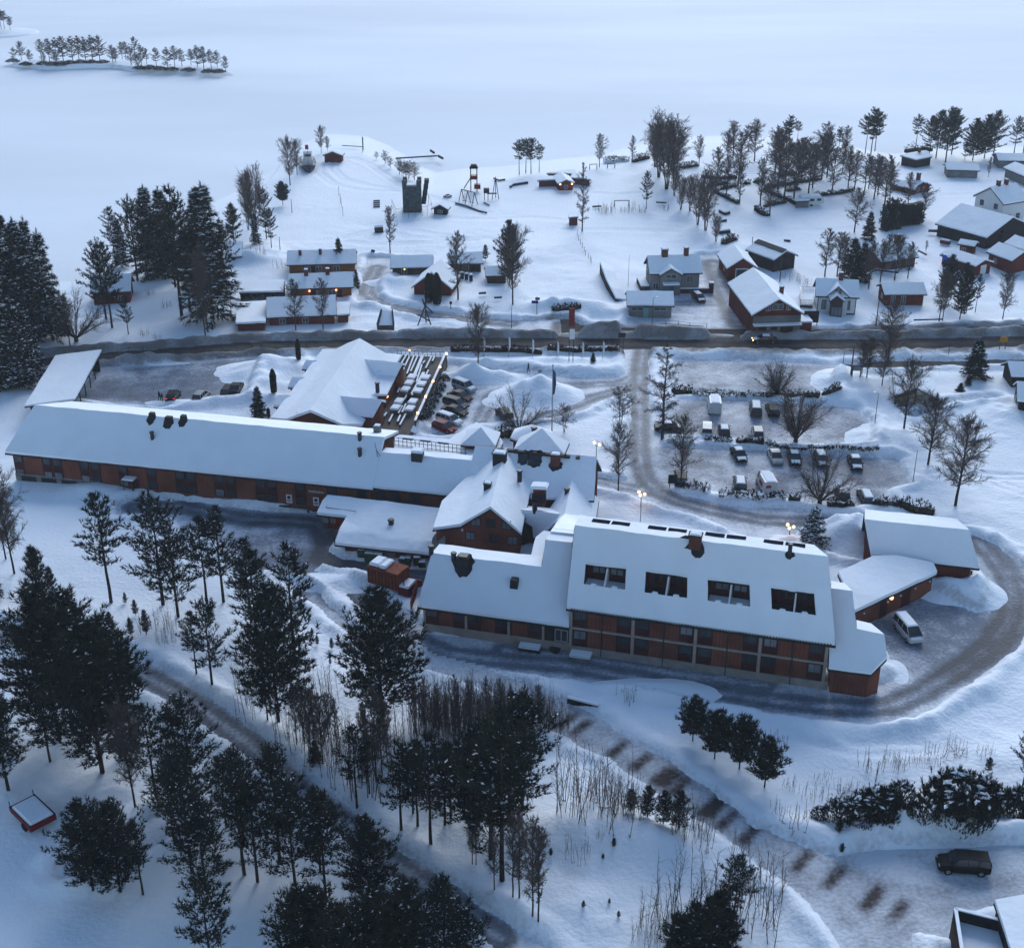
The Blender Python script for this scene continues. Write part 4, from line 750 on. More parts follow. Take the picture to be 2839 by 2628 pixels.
mb = MB(); fr_.box(mb, fr_.len * .47 - 2.2, fr_.len * .47 + 2.2, 5.8, 6.0, .0, 1.2, 0); fr_.box(mb, fr_.len * .47 - 2.1, fr_.len * .47 + 2.1, 6.0, 6.2, .0, 1.1, 1); mb.build('window_canopy', [dred, rsnow], rs)
def wing(z, r0, r1, e0_, e1_, zr, ze, bw=2.6, wm=red):   # a wing roof: ridge, front eave, short back slope
    a, b, c, d = W(z, *r0, zr), W(z, *r1, zr), W(z, *e0_, ze), W(z, *e1_, ze); v = dR * bw - Vector((0, 0, zr - ze) ) * .6
    return shell(rs, [[c, d, b, a], [a, b, b + v, a + v]], wm, .4, .35, sname='wing_snow', rname='wing_roof', wname='wing_wall', bev=.2)
wing('2', (880, 352), (1442, 405), (985, 525), (1375, 545), 6.3, 4.2)
wing('2', (620, 748), (1222, 795), (740, 930), (1125, 970), 6.3, 4.2)
shell(rs, [[W('2', x, y, z) for x, y, z in ((1065, 742, 4.0), (1275, 738, 4.0), (1372, 545, 4.1), (1185, 548, 4.1))]], red, .35, .25, sname='porch_snow', rname='porch_roof', wname='porch_wall')
vent(rs, W('2', 1178, 715, 4.1), .33, 1.5)
for x0, y0, x1, y1 in ((375, 455, 520, 375), (225, 650, 375, 555), (72, 855, 230, 745)):
    zz = 3.0; a_, b_, c_, d_ = W('2', x0, y0, zz), W('2', x0 + 90, y0 + 10, zz), W('2', x1 + 40, y1 + 5, zz + .9), W('2', x0 + (x1 - x0) * .3, y1, zz + .9)
    shell(rs, [[a_, b_, c_, d_]], dred, .35, .25, sname='bay_snow', rname='bay_roof', wname='bay_wall')
for x_, y_, zz in ((1410, 465, 4.4), (1188, 853, 4.4), (1262, 762, 3.2)): p = W('2', x_, y_, zz); mb = MB(); mb.ball(p + Vector((.25, 0, 0)), .2, 1.2, 8, 5); mb.build('lit_wall_lamp', lampw, rs, smooth=True)
dz = 1.4                                   # the terrace deck
tr = thing('restaurant_terrace', W('2', 1500, 700, 0), 'raised dark plank terrace beside the restaurant with a long parapet', 'terrace')
dk = [W('2', x, y, dz) for x, y in ((1080, 1085), (1430, 325), (1890, 345), (1920, 375), (1560, 1105), (1500, 1180), (1380, 1170))]
mb = MB(); mb.hull([p - Vector((0, 0, dz + .3)) for p in dk], dk); mb.build('deck', deck, tr)
pa, pb = W('2', 1575, 1085, dz), W('2', 1905, 350, dz); pf = Fac(pa, pb, Vector((1, 0, 0))); mb = MB(); pf.box(mb, 0, pf.len, -.3, dz + .95, -.05, .12); mb.build('parapet', wood, tr)
mb = MB(); pf.box(mb, 0, pf.len, dz + .95, dz + 1.12, -.16, .24); mb.build('parapet_snow', rsnow, tr, bevel=.05)
q0, q1 = W('2', 1385, 330, dz), W('2', 1910, 350, dz); qf = Fac(q0, q1, Vector((0, 1, 0))); mb = MB()
for h_ in (.3, .95): qf.box(mb, 0, qf.len, dz + h_, dz + h_ + .07, 0, .05)
for k in range(12): qf.box(mb, qf.len * k / 11.5, qf.len * k / 11.5 + .07, dz, dz + 1.0, 0, .05)
mb.build('end_railing', wood, tr)
mb = MB(); c = [W('2', x, y, z) for x, y, z in ((1530, 1140, dz), (1560, 1085, dz + .4), (1640, 1140, .3), (1630, 1175, .1))]; mb.poly(c); mb.hull(c, [p + Vector((0, 0, .25)) for p in c]); mb.build('ramp_snow', rsnow, tr)
for k, (x_, y_) in enumerate(((1912, 310), (1842, 452), (1768, 603), (1688, 765), (1605, 940), (1518, 275))):
    p = W('2', x_, y_, dz + (1.9 if k != 5 else 1.6)); lt = thing('terrace_lamp', (p.x, p.y, dz), ['glowing globe lamp at the far corner of the terrace parapet', 'glowing parapet lamp second from the far terrace corner', 'middle glowing globe lamp of the five along the terrace parapet', 'fourth glowing parapet lamp, level with the cluster of snowy tables', 'nearest glowing globe lamp on the terrace parapet, above the red car', 'dim globe lamp on the railing at the road end of the terrace'][k], 'lamp', 'globe lamps on the restaurant terrace')
    mb = MB(); mb.ball(p, .19 if k != 5 else .13, 1, 8, 6); mb.build('globe', lampw, lt, smooth=True); mb = MB(); mb.tube((p.x, p.y, dz), p, .05, .04, 6); mb.build('post', metal, lt)
# ---------------------------------------------------------------- houses round the hotel
def b(z, *q): return [(z, *p) for p in q]
h = house('cabin', 'long brown cabin with two roof pipes behind the lone dark spruce', 'cabin', *b('B', (262, 1253), (798, 1240), (255, 1150), (798, 1136)), 2.9, 24, orange, [(.28, .9, 1.3, 1.2), (.45, .9, 1.3, 1.2), (.72, .9, 1.3, 1.2)], chim=((.19, .35, .6, .9), (.48, .3, .6, .9)), doors=((.6, .1, 1., 2., maroon), (.36, .1, 1., 2., maroon)))
h = house('cabin', 'orange timber cabin with two glowing red wall lamps and two chimneys', 'cabin', *b('B', (272, 1437), (775, 1420), (282, 1325), (778, 1312)), 2.9, 26, orange, [(.48, .9, 1.2, 1.1, curtain), (.68, .9, 1.6, 1.1)], chim=((.28, .12, .8, 1.0), (.61, .1, .8, 1.0)), doors=((.36, .1, 1., 2., maroon), (.8, .1, 1., 2., maroon)))
for f in (.31, .75): mb = MB(); mb.ball(h.front.pt(h.front.len * f, 2.0, .15), .2, 1, 8, 5); mb.build('lit_wall_lamp', mat('red_lamp', (1., .22, .08), .4, emit=3.), h.root, smooth=True)
h = house('cabin', 'low dark red cabin row nearest the road behind two thin birches', 'cabin', *b('B', (107, 1657), (645, 1635), (120, 1506), (650, 1490)), 2.6, 24, dred, [(.2, .9, 1.2, 1.), (.55, .9, 1.2, 1.)])
shell(h.root, [[W('B', x, y, z) for x, y, z in ((640, 1640, 2.3), (745, 1632, 2.3), (749, 1540, 2.9), (648, 1546, 2.9))]], dred, .3, .35, sname='extension_snow', rname='extension_roof', wname='extension_wall')
t_ = thing('flat_garage', W('E', 1920, 1060), 'flat roofed snow covered garage left of the low dark red cabin row', 'garage'); shell(t_, [[W('B', x, y, 2.4) for x, y in ((-130, 1700), (100, 1692), (112, 1532), (-115, 1545))]], dred, .4, .3)
t_ = thing('carport', W('B', 60, 1440), 'open dark carport sheltering a pale car left of the orange cabin', 'carport'); cp = [W(*q) for q in (('E', 1838, 908, 2.7), ('B', 236, 1457, 2.7), ('B', 246, 1372, 3.1), ('E', 1885, 815, 3.1))]
shell(t_, [cp], None, .35, .3); mb = MB(); F_ = Fac(cp[3] - Vector((0, .6, 0)), cp[2] - Vector((0, .6, 0)), Vector((0, -1, 0))); F_.box(mb, 0, F_.len, -.2, 2.5, 0, .12)
for i, j in ((0, 3), (1, 2)): F2 = Fac(cp[i].lerp(cp[j], .08), cp[i].lerp(cp[j], .9), Vector((0, -1, 0))); F2.box(mb, 0, F2.len, -.2, 2.3, 0, .1)
for k in range(1, 4): p = cp[0].lerp(cp[1], k / 4); mb.box((p.x, p.y + .4, -.2), (.16, .16, 2.6))
mb.build('wall', black, t_)
h = house('cabin', 'dark cabin with one lit lamp partly hidden by the steep red gabled cabin', 'cabin', *b('B', (1058, 1275), (1390, 1270), (1064, 1186), (1390, 1182)), 2.6, 24, brown, [(.3, .9, 1.2, 1.)], chim=())
mb = MB(); mb.ball(h.front.pt(h.front.len * .31, 2.0, .15), .17, 1, 8, 5); mb.build('lit_wall_lamp', lampw, h.root, smooth=True)
h = house_g('gabled_cabin', 'dark red cabin with steep snowy gable behind two dark columnar cypresses', 'cabin', *b('B', (1222, 1425), (1535, 1442), (1378, 1312), (1357, 1207)), 2.3, dred, [(.35, .9, 1., 1.1), (.62, .9, 1., 1.1)])
h = house('cabin', 'dark brown cabin with porch posts left of the small dark pine', 'cabin', *b('B', (1505, 1245), (1772, 1240), (1515, 1165), (1768, 1156)), 2.6, 22, brown, [(.5, .9, 1.3, 1.)], doors=((.75, .1, 1., 2., black),))
h = house('cabin', 'small low cabin half hidden beside the tall pine and birch pair', 'cabin', *b('B', (1790, 1336), (1965, 1332), (1795, 1270), (1965, 1264)), 2.2, 22, brown, [])
h = house_g('timber_hut', 'small black timber hut beside the grey climbing tower', 'hut', *b('B', (1374, 826), (1504, 832), (1432, 794), (1440, 772)), 2.1, black, [(.5, .9, 1.2, .7)], ov=.5, t=.2)
h = house_g('boathouse', 'dark boathouse with low snowy gable at the tip of the point', 'boathouse', *b('B', (540, 413), (690, 416), (612, 386), (608, 366)), 2.6, dred, [], ov=.35, t=.25)
h = house_g('beach_house', 'dark red lakeside house with two lit lamps and a projecting gable', 'house', *b('C', (406, 632), (537, 627), (468, 600), (438, 546)), 2.5, dred, [(.5, .8, 1., 1.)])
for f in (.08, .92): mb = MB(); mb.ball(h.front.pt(h.front.len * f, 2.1, .2), .22, 1, 8, 5); mb.build('lit_wall_lamp', lampw, h.root, smooth=True)
for pts in (((250, 606, 2.4), (412, 600, 2.4), (400, 572, 2.6), (268, 578, 2.6)), ((500, 585, 2.4), (660, 600, 2.4), (650, 560, 2.6), (520, 555, 2.6)), ((320, 552, 2.4), (550, 556, 2.4), (545, 528, 2.5), (440, 530, 2.5))): shell(h.root, [[W('C', x, y, z) for x, y, z in pts]], dred, .3, .3, sname='wing_snow', rname='wing_roof', wname='wing_wall')
t_ = thing('red_shed', W('C', 525, 900), 'small red box shed at the foot of the tall thin birch by the field', 'shed'); shell(t_, [[W('C', x, y, 2.4) for x, y in ((490, 892), (562, 888), (560, 862), (490, 866))]], dred, .2, .12)
# grey two-storey house
h = house('grey_house', 'grey two storey house with two chimneys and a small front gable', 'house', *b('C', (1112, 1321), (1518, 1313), (1092, 1188), (1485, 1178)), 4.7, 34, grey, [(.1, 1.0, 1.1, 1.4), (.8, 2.4, 1.3, 1.4), (.62, 2.4, .8, 1.2), (.82, .4, 1.2, .9)], [('l', .3, 1.2, 1., 1.3), ('l', .7, 1.2, 1., 1.3), ('l', .35, 3.8, 1., 1.3), ('l', .65, 3.8, 1., 1.3)], ((.33, -.02, 1.2, 1.1), (.74, -.02, .9, 1.3)))
def cross_gable(h, z, eL, eR, ap, ze, wm, depth=.9, sname='dormer_snow', win_=None, g=None):
    pf_ = h.front; off = pf_.p + pf_.n * depth; gp = (off, pf_.n); A = WH(z, *ap, gp); L_, R__ = WH(z, *eL, gp), WH(z, *eR, gp); L_.z = R__.z = (L_.z + R__.z) / 2; D = -pf_.n * 5.5
    shell(h.root, [[L_, A, A + D, L_ + D], [A, R__, R__ + D, A + D]], wm, .3, .3, sname=sname, rname='dormer_roof', wname='dormer_wall'); F = Fac(L_ - pf_.n * .3, R__ - pf_.n * .3, pf_.n)
    if win_: window(h.root, F, F.len / 2, *win_, g)
    return F, A
F_, A_ = cross_gable(h, 'C', (1192, 1330), (1368, 1332), (1280, 1280), 4, grey, 1.4, win_=(3.6, 2.2, .9))
mb = MB(); t0 = F_.len * .15; F_.box(mb, t0, F_.len * .85, 2.5, 2.62, 0, 1.5, 0); F_.box(mb, t0, F_.len * .85, 2.62, 2.9, 0, 1.45, 1); F_.box(mb, t0 + .1, t0 + .25, 0, 2.5, 1.3, 1.4, 0); F_.box(mb, F_.len * .82, F_.len * .84, 0, 2.5, 1.3, 1.4, 0); mb.build('porch', [grey, rsnow], h.root)
mb = MB(); F_.box(mb, F_.len * .45, F_.len * .65, 0, 2.1, 0, .06); mb.build('door', mat('teal_door', (.03, .10, .13), .5), h.root)
mb = MB(); h.left.box(mb, .5, h.left.len * .9, .1, 1.5, .1, 2.0, 0); h.left.box(mb, .5, h.left.len * .9, 1.5, 1.7, .2, 1.9, 1); mb.build('balcony', [wood, rsnow], h.root)
wl_ = thing('low_fence', W('C', 1470, 1470), 'low dark red fence with snow cap beside the red car in the yard', 'fence'); mb = MB(); F_ = Fac(W('C', 1345, 1483), W('C', 1600, 1480), Vector((0, -1, 0))); F_.box(mb, 0, F_.len, -.1, 1.1, 0, .15, 0); F_.box(mb, 0, F_.len, 1.1, 1.3, -.1, .25, 1); mb.build('boards', [dred, rsnow], wl_); mb = MB(); p = W('C', 1582, 1478); mb.box((p.x, p.y, 0), (.9, .9, 2.2), 0, 0); mb.box((p.x, p.y, 2.2), (.95, .95, .2), 0, 1); mb.build('gate_post', [black, rsnow], wl_)
h = house('grey_garage', 'low grey garage with a teal door at the roadside', 'garage', *b('C', (938, 1563), (1303, 1566), (920, 1460), (1286, 1458)), 2.9, 24, grey, [(.19, 1.5, 2.4, .7), (.73, 1.5, 2.4, .7)], doors=((.40, .1, 1., 2., mat('pale_teal_door', (.16, .27, .30), .5)),))
h = house_g('red_garage', 'red garage with a white framed dark green door behind the long barn', 'garage', *b('C', (1705, 1284), (1946, 1280), (1825, 1203), (1756, 1095)), 3.0, dred, [], side=(('l', .6, 1.2, .9, .9),)); mb = MB(); h.front.box(mb, h.front.len * .3, h.front.len * .7, 0, 2.5, 0, .06, 0); h.front.box(mb, h.front.len * .3 - .15, h.front.len * .7 + .15, 2.5, 2.7, 0, .1, 1); h.front.box(mb, h.front.len * .3 - .15, h.front.len * .3, 0, 2.5, 0, .1, 1); h.front.box(mb, h.front.len * .7, h.front.len * .7 + .15, 0, 2.5, 0, .1, 1); mb.build('garage_door', [mat('green_door', (.012, .045, .04), .5), white], h.root)
h = house_g('long_barn', 'long red sided barn with grey shop front and broad snowy roof', 'barn', ('C', 1898, 1642), ('D', 306, 1630), ('D', 112, 1546), ('C', 1890, 1278), 4.6, dred, [(.3, 5.1, .9, 1.1), (.5, 5.2, 2.0, 1.2), (.72, 5.1, .9, 1.1)], chim=((.42, .55, .7, 1.1),), zr=7.6)
mb = MB(); F_ = h.front; F_.box(mb, 0, F_.len, 2.9, 4.1, 0, .08, 0); F_.box(mb, 0, F_.len, 2.35, 2.5, 0, 1.2, 0); F_.box(mb, 0, F_.len, 2.5, 2.75, 0, 1.15, 1); F_.box(mb, F_.len * .1, F_.len, -.2, 2.3, 0, .05, 0); mb.build('shop_front', [grey, rsnow], h.root)
for f, w_ in ((.2, 1.6), (.45, 1.2), (.72, 2.4)): mb = MB(); F_.box(mb, f * F_.len - w_ / 2, f * F_.len + w_ / 2, .1, 2.1, .04, .1); mb.build('door', maroon, h.root)
mb = MB(); h.right.box(mb, .5, 5., 0, 2.4, 0, 2.4, 0); h.right.box(mb, .4, 5.1, 2.4, 2.7, 0, 2.5, 1); mb.build('lean_to', [dred, rsnow], h.root)
h = house('black_barn', 'black barn with a bare dark strip along its ridge', 'barn', ('C', 1850, 1135), ('D', 75, 1217), ('C', 1912, 1040), ('D', 150, 1150), 3.2, 24, black, [])
mb = MB(); u_ = Vector((0, 0, .03)); mb.hull([h.R0 + u_ - h.n * 1.2 - Vector((0, 0, .62)), h.R1 + u_ - h.n * 1.2 - Vector((0, 0, .62)), h.R1 + u_, h.R0 + u_], [h.R0 + u_ * 4 - h.n * 1.2 - Vector((0, 0, .5)), h.R1 + u_ * 4 - h.n * 1.2 - Vector((0, 0, .5)), h.R1 + u_ * 4, h.R0 + u_ * 4]); mb.build('ridge_strip', roofd, h.root)
# white villa by the road
h = house('white_villa', 'white villa with dark trim, gabled dormer and porch by the road', 'house', *b('D', (397, 1490), (732, 1503), (392, 1360), (724, 1372)), 4.0, 36, white, [(.2, 1.0, 1.3, 1.9), (.77, 1.0, 1.3, 1.9)], chim=((.58, .0, .8, 1.2),), g=curtain, fr=frame_d)
cross_gable(h, 'D', (476, 1492), (660, 1500), (573, 1418), 4, white, .5, win_=(3.9, 1.3, 1.4), g=curtain); F_, _ = cross_gable(h, 'D', (507, 1524), (620, 1538), (562, 1487), 3, frame_d, 2.2, sname='porch_snow'); window(h.root, F_, F_.len / 2, .3, 2.0, 1.9, curtain, frame_d, 2)
mb = MB(); h.front.box(mb, 0, h.front.len, -.2, .35, 0, .08)
for t in (.05, h.front.len - .12): h.front.box(mb, t, t + .14, .35, 3.5, 0, .07)
mb.build('dark_trim', black, h.root)
t_ = thing('garden_deck', W('D', 320, 1520), 'snowy raised deck with pale slatted railings left of the white villa', 'deck'); pts = [W('D', x, y, 1.) for x, y in ((275, 1570), (370, 1575), (385, 1470), (275, 1465))]; mb = MB(); mb.hull([p - Vector((0, 0, 1.2)) for p in pts], pts, 0); mb.hull(pts, [p + Vector((0, 0, .25)) for p in pts], 1); mb.build('deck', [dred, rsnow], t_)
mb = MB()
for i, j in ((0, 1), (3, 2), (0, 3)):
    F_ = Fac(pts[i], pts[j])
    for h_ in (.5, 1.1): F_.box(mb, 0, F_.len, 1 + h_, 1.08 + h_, 0, .06)
    for k in range(10): F_.box(mb, F_.len * k / 9.8, F_.len * k / 9.8 + .07, 1., 2.2, 0, .06)
mb.build('railing', lmetal, t_)
h = house('red_shed', 'long red shed with two white framed doors right of the white villa', 'shed', *b('D', (925, 1480), (1252, 1478), (905, 1396), (1242, 1391)), 2.9, 24, dred, [(.2, .2, .9, 2.), (.47, .2, .9, 2.)], [('l', .5, 1., 1., 1.)])
h = house('red_house', 'red house behind birches with a snow piled chimney', 'house', *b('D', (900, 1233), (1188, 1190), (880, 1112), (1160, 1078)), 2.8, 26, dred, [(.2, .9, 1.2, 1.1), (.5, .9, 1.2, 1.1), (.8, .9, 1.2, 1.1)], chim=((.75, -.1, 1., 1.4),))
h = house_g('dark_cabin', 'dark red cabin with angled wings beside bare birches', 'cabin', *b('D', (1150, 664), (1286, 640), (1222, 617), (1178, 580)), 2.4, dred, [(.3, .9, .8, 1.), (.65, .9, .8, 1.)], chim=((.4, 0., .8, 1.6),))
shell(h.root, [[W('D', x, y, z) for x, y, z in ((960, 628, 2.2), (1165, 680, 2.2), (1180, 640, 3.0), (990, 592, 3.0))]], dred, .3, .3, sname='wing_snow', rname='wing_roof', wname='wing_wall')
t_ = thing('lake_cabin', W('D', 1170, 440), 'black lakeside cabin with a slanting snow roof under tall pines', 'cabin'); shell(t_, [[W('D', x, y, z) for x, y, z in ((1046, 414, 2.9), (1165, 449, 2.7), (1292, 424, 2.9), (1246, 380, 3.4))]], black, .3, .3); chimney(t_, W('D', 1190, 395, 3.2), .7, .7, 1.2)
h = house('great_hall', 'very large black walled hall with a broad snow roof right of the tall hedge', 'hall', *b('D', (1315, 936), (1712, 1046), (1440, 772), (1935, 886)), 3.6, 22, black, [])
h = house_g('white_house', 'big white two storey house at the right edge with two chimneys', 'house', *b('D', (1608, 722), (1842, 790), (1735, 656), (1900, 615)), 5.2, white, [(.25, 3.2, 1.1, 1.3), (.75, 3.2, 1.1, 1.3), (.22, .6, 1.1, 1.3), (.8, .6, 1.1, 1.3)], chim=((.3, 0, .8, 1.), (.6, 0, .8, 1.)), g=glass, fr=frame_d, side=(('r', .3, .8, 1.2, 1.3), ('r', .7, .8, 1.2, 1.3)))
h = house('red_farmhouse', 'dark red farmhouse with a long snowy roof at the right edge', 'house', *b('D', (1708, 1152), (1905, 1224), (1780, 1062), (1985, 1160)), 3.2, 28, dred, [(.3, 1., 1., 1.1)], [('l', .5, 1.2, 1., 1.1)])
h = house('red_outhouse', 'small red outhouse with a balcony left of the dark red farmhouse', 'house', *b('D', (1488, 1090), (1620, 1112), (1505, 1060), (1640, 1078)), 2.8, 22, dred, [(.3, .8, 1., 1.)])
h = house('snowy_house', 'house with a broad plain snow roof behind the dark red farmhouse', 'house', *b('D', (1840, 1090), (2060, 1160), (1880, 1018), (2080, 1070)), 3.4, 24, dred, [])
h = house_g('tarped_garage', 'red garage with a white door and a bright blue tarpaulin at its side', 'garage', *b('D', (1628, 1264), (1766, 1234), (1704, 1214), (1440, 1122)), 2.6, dred, []); mb = MB(); h.front.box(mb, h.front.len * .35, h.front.len * .72, 0, 2.1, 0, .06); mb.build('garage_door', white, h.root)
mb = MB(); q = [W('D', x, y, z) for x, y, z in ((1362, 1180, 2.6), (1440, 1172, 2.8), (1535, 1215, 2.8), (1530, 1262, 1.4), (1440, 1260, 1.0), (1372, 1225, 1.3))]; mb.hull(q, [p + Vector((.1, .3, .12)) for p in q]); tag(mb.build('tarpaulin', mat('blue_tarp', (.015, .07, .36), .45, .3, 1.5)), 'bright blue tarpaulin hung over the side of the red garage', 'tarpaulin')
h = house('grey_shed', 'weathered grey shed in the chimney smoke under the tall pines', 'shed', *b('D', (1402, 522), (1660, 530), (1402, 482), (1660, 478)), 2.8, 16, conc, [])
h = house('grey_shed', 'grey lakeside shed at the right edge below the last pine', 'shed', *b('D', (1800, 452), (2030, 456), (1800, 404), (2030, 400)), 2.8, 16, conc, [])
h = house('grey_house', 'pale grey house with a snowy gable at the far right edge', 'house', *b('D', (1838, 508), (2060, 600), (1905, 468), (2090, 520)), 3.0, 22, conc, [])
# right of the car park
h = house_g('barbecue_shelter', 'open dark timber shelter with a steep snowy roof among bare birches', 'shelter', *b('H', (1000, 648), (1338, 676), (1146, 586), (1050, 405)), 2.6, None); mb = MB()
for e_ in (h.left, h.right): e_.box(mb, 0, e_.len, -.2, 2.2 if e_ is h.left else .7, -.1, .02)
B_ = Fac(h.E0 + h.D, h.E1 + h.D); B_.box(mb, .5, B_.len - .5, -.2, 2.3, -.1, .02); mb.build('wall', black, h.root); mb = MB()
for p in (h.E0 + h.a * .4, h.E1 - h.a * .4, h.A): mb.tube((p.x, p.y + .4, -.2), (p.x, p.y + .4, p.z - .4), .14, .14, 6)
mb.hull([h.E0 - Vector((0, 0, .5)), h.A - Vector((0, 0, .5)), h.A - Vector((0, 0, 1.1)), h.A.lerp(h.E0, .9) - Vector((0, 0, .9))], [h.E0 + h.n * .15 - Vector((0, 0, .5)), h.A + h.n * .15 - Vector((0, 0, .5)), h.A + h.n * .15 - Vector((0, 0, 1.1)), h.A.lerp(h.E0, .9) + h.n * .15 - Vector((0, 0, .9))]); mb.build('posts', brown, h.root)
h = house('dark_house', 'dark house with a pale panelled gable at the right edge past the car park', 'house', *b('H', (1945, 690), (2300, 720), (1868, 545), (2260, 560)), 3.6, 30, black, [], [('l', .3, 1.2, .8, 1.4), ('l', .7, 1.2, 1.6, 1.4)], fr=white)
h = house('dark_outhouse', 'smaller dark house with a snowy roof beyond the dark house at the right edge', 'house', *b('H', (1900, 502), (2200, 505), (1820, 410), (2150, 372)), 2.8, 28, black, [])
t_ = thing('corner_house', W('P', 1850, 1700), 'dark house corner with a sunken snowy balcony in the lower right corner', 'house'); hz_ = 4.2
shell(t_, [[W('P', x, y, hz_) for x, y in ((1775, 1478), (1990, 1440), (2300, 1420), (2300, 2000), (1960, 2000), (1880, 1800))]], black, .4, .2)
bp_ = [W('P', x, y, 3.3) for x, y in ((1470, 1550), (1830, 1640), (1960, 2000), (1540, 2000))]; mb = MB(); mb.hull([Vector((p.x, p.y, -.3)) for p in bp_], [Vector((p.x, p.y, 1.9)) for p in bp_], 0); fl_ = [p.lerp(sum(bp_, Vector()) / 4, .04) for p in bp_]; mb.hull([Vector((p.x, p.y, 1.9)) for p in fl_], [Vector((p.x, p.y, 2.15)) for p in fl_], 1); mb.build('balcony_floor', [black, rsnow], t_)
for i in range(4):
    F_ = Fac(bp_[i], bp_[(i + 1) % 4]); mb = MB(); F_.box(mb, 0, F_.len, 1.5, 3.3, -.12, .12, 0); F_.box(mb, 0, F_.len, 3.3, 3.42, -.14, .14, 1); mb.build('parapet', [black, rsnow], t_)
mb = MB(); F_ = Fac(bp_[3], bp_[0], Vector((-1, 0, 0))); F_.box(mb, .3, F_.len - .4, -.2, 2.6, .1, .2); mb.build('pale_wall', brown, t_)
# left, among the firs
h = house('forest_house', 'red house with a snowy roof half hidden by the tall spruces on the left', 'house', *b('E', (690, 914), (1005, 900), (760, 775), (1050, 778)), 3.0, 34, dred, [(.75, .8, 1., 1.)], [('r', .5, 1., 1., 1.)])
t_ = thing('small_shed', W('E', 1810, 600), 'little dark shed with a steep white roof at the edge of the spruces', 'shed'); shell(t_, [[W('E', x, y, z) for x, y, z in ((1762, 636, 2.2), (1858, 632, 2.2), (1862, 522, 3.6), (1764, 528, 3.6))]], black, .3, .3)
# ---------------------------------------------------------------- trees
needle = mat('pine_needles', (.022, .031, .021), .85, .45, .8, col2=(.010, .015, .012), spec=.1)
needle2 = mat('spruce_needles', (.017, .026, .020), .85, .45, .8, col2=(.008, .013, .011), spec=.1)
needlef = mat('cypress_needles', (.022, .030, .018), .85, .4, 1.)
barkm = mat('bark', (.045, .034, .028), .9, .4, 3., stretch=(1, 1, .3))
barkb = mat('birch_bark', (.085, .072, .068), .9, .5, 3., col2=(.030, .024, .022), stretch=(1, 1, .35))
twig = mat('bare_twigs', (.085, .064, .058), .9)
twigd = mat('dark_twigs', (.05, .037, .034), .9)
class TB:                                 # fast triangle lists for one crown
    def __init__(s): s.v = []; s.f = []; s.m = []
    def tri(s, a, b, c, m=0): n = len(s.v); s.v += [a, b, c]; s.f.append((n, n + 1, n + 2)); s.m.append(m)
    def stick(s, p, q, r0, r1, m=0):
        d = q - p; u = d.cross(Vector((.3, .2, 1.))); 
        if u.length < 1e-5: u = Vector((1, 0, 0))
        u.normalize(); w = d.cross(u).normalized(); n = len(s.v)
        for c, r in ((p, r0), (q, r1)):
            for k in (0, 2.094, 4.189): s.v.append(c + (u * math.cos(k) + w * math.sin(k)) * r)
        for i in range(3): j = (i + 1) % 3; s.f.append((n + i, n + j, n + 3 + j, n + 3 + i)); s.m.append(m)
    def mesh(s, name, mats):
        me = bpy.data.meshes.new(name); me.from_pydata([tuple(v) for v in s.v], [], s.f)
        for q in mats: me.materials.append(q)
        if len(mats) > 1: me.polygons.foreach_set('material_index', s.m)
        return me
def rv(r, k=1.): return Vector((r.gauss(0, 1), r.gauss(0, 1), r.gauss(0, 1))) * k
def tuft(t, c, d, L, n, r, wd=.085, sp=.5):
    for i in range(n + 2):
        e = (d + rv(r, sp)).normalized(); s_ = e.cross(rv(r)).normalized() * (L * wd); p = c - e * L * .25; k = L * r.uniform(.7, 1.2)
        t.tri(p - s_, p + s_, c + e * k)
def flake(t, c, L, r, m=1):
    a = r.uniform(0, 6.28); u = Vector((math.cos(a), math.sin(a), r.uniform(-.2, .3))) * L; w = Vector((-math.sin(a), math.cos(a), r.uniform(-.1, .1))) * L * .45; z = Vector((0, 0, L * .3))
    t.tri(c - u, c + w, c + z, m); t.tri(c + w, c + u, c + z, m); t.tri(c + u, c - w, c + z, m); t.tri(c - w, c - u, c + z, m)
def trunk_mesh(name, H, r0, r, bend=.02, m=None, top=.97, seg=7):
    mb = MB(); pts = []; x = y = 0.
    for i in range(seg + 1): k = i / seg; pts.append((Vector((x, y, H * top * k - (.5 if i == 0 else 0))), max(.015, r0 * (1 - k * .93)))); x += r.gauss(0, bend) * H / seg; y += r.gauss(0, bend) * H / seg
    for i in range(seg): mb.tube(pts[i][0], pts[i + 1][0], pts[i][1], pts[i + 1][1], 7, caps=(i == 0))
    me = bpy.data.meshes.new(name); me.from_pydata(mb.v, [], mb.f); me.materials.append(m or barkm); me.polygons.foreach_set('use_smooth', [True] * len(mb.f))
    return me, pts
def along(pts, k):
    x = k * (len(pts) - 1); i = min(int(x), len(pts) - 2); return pts[i][0].lerp(pts[i + 1][0], x - i), pts[i][1]
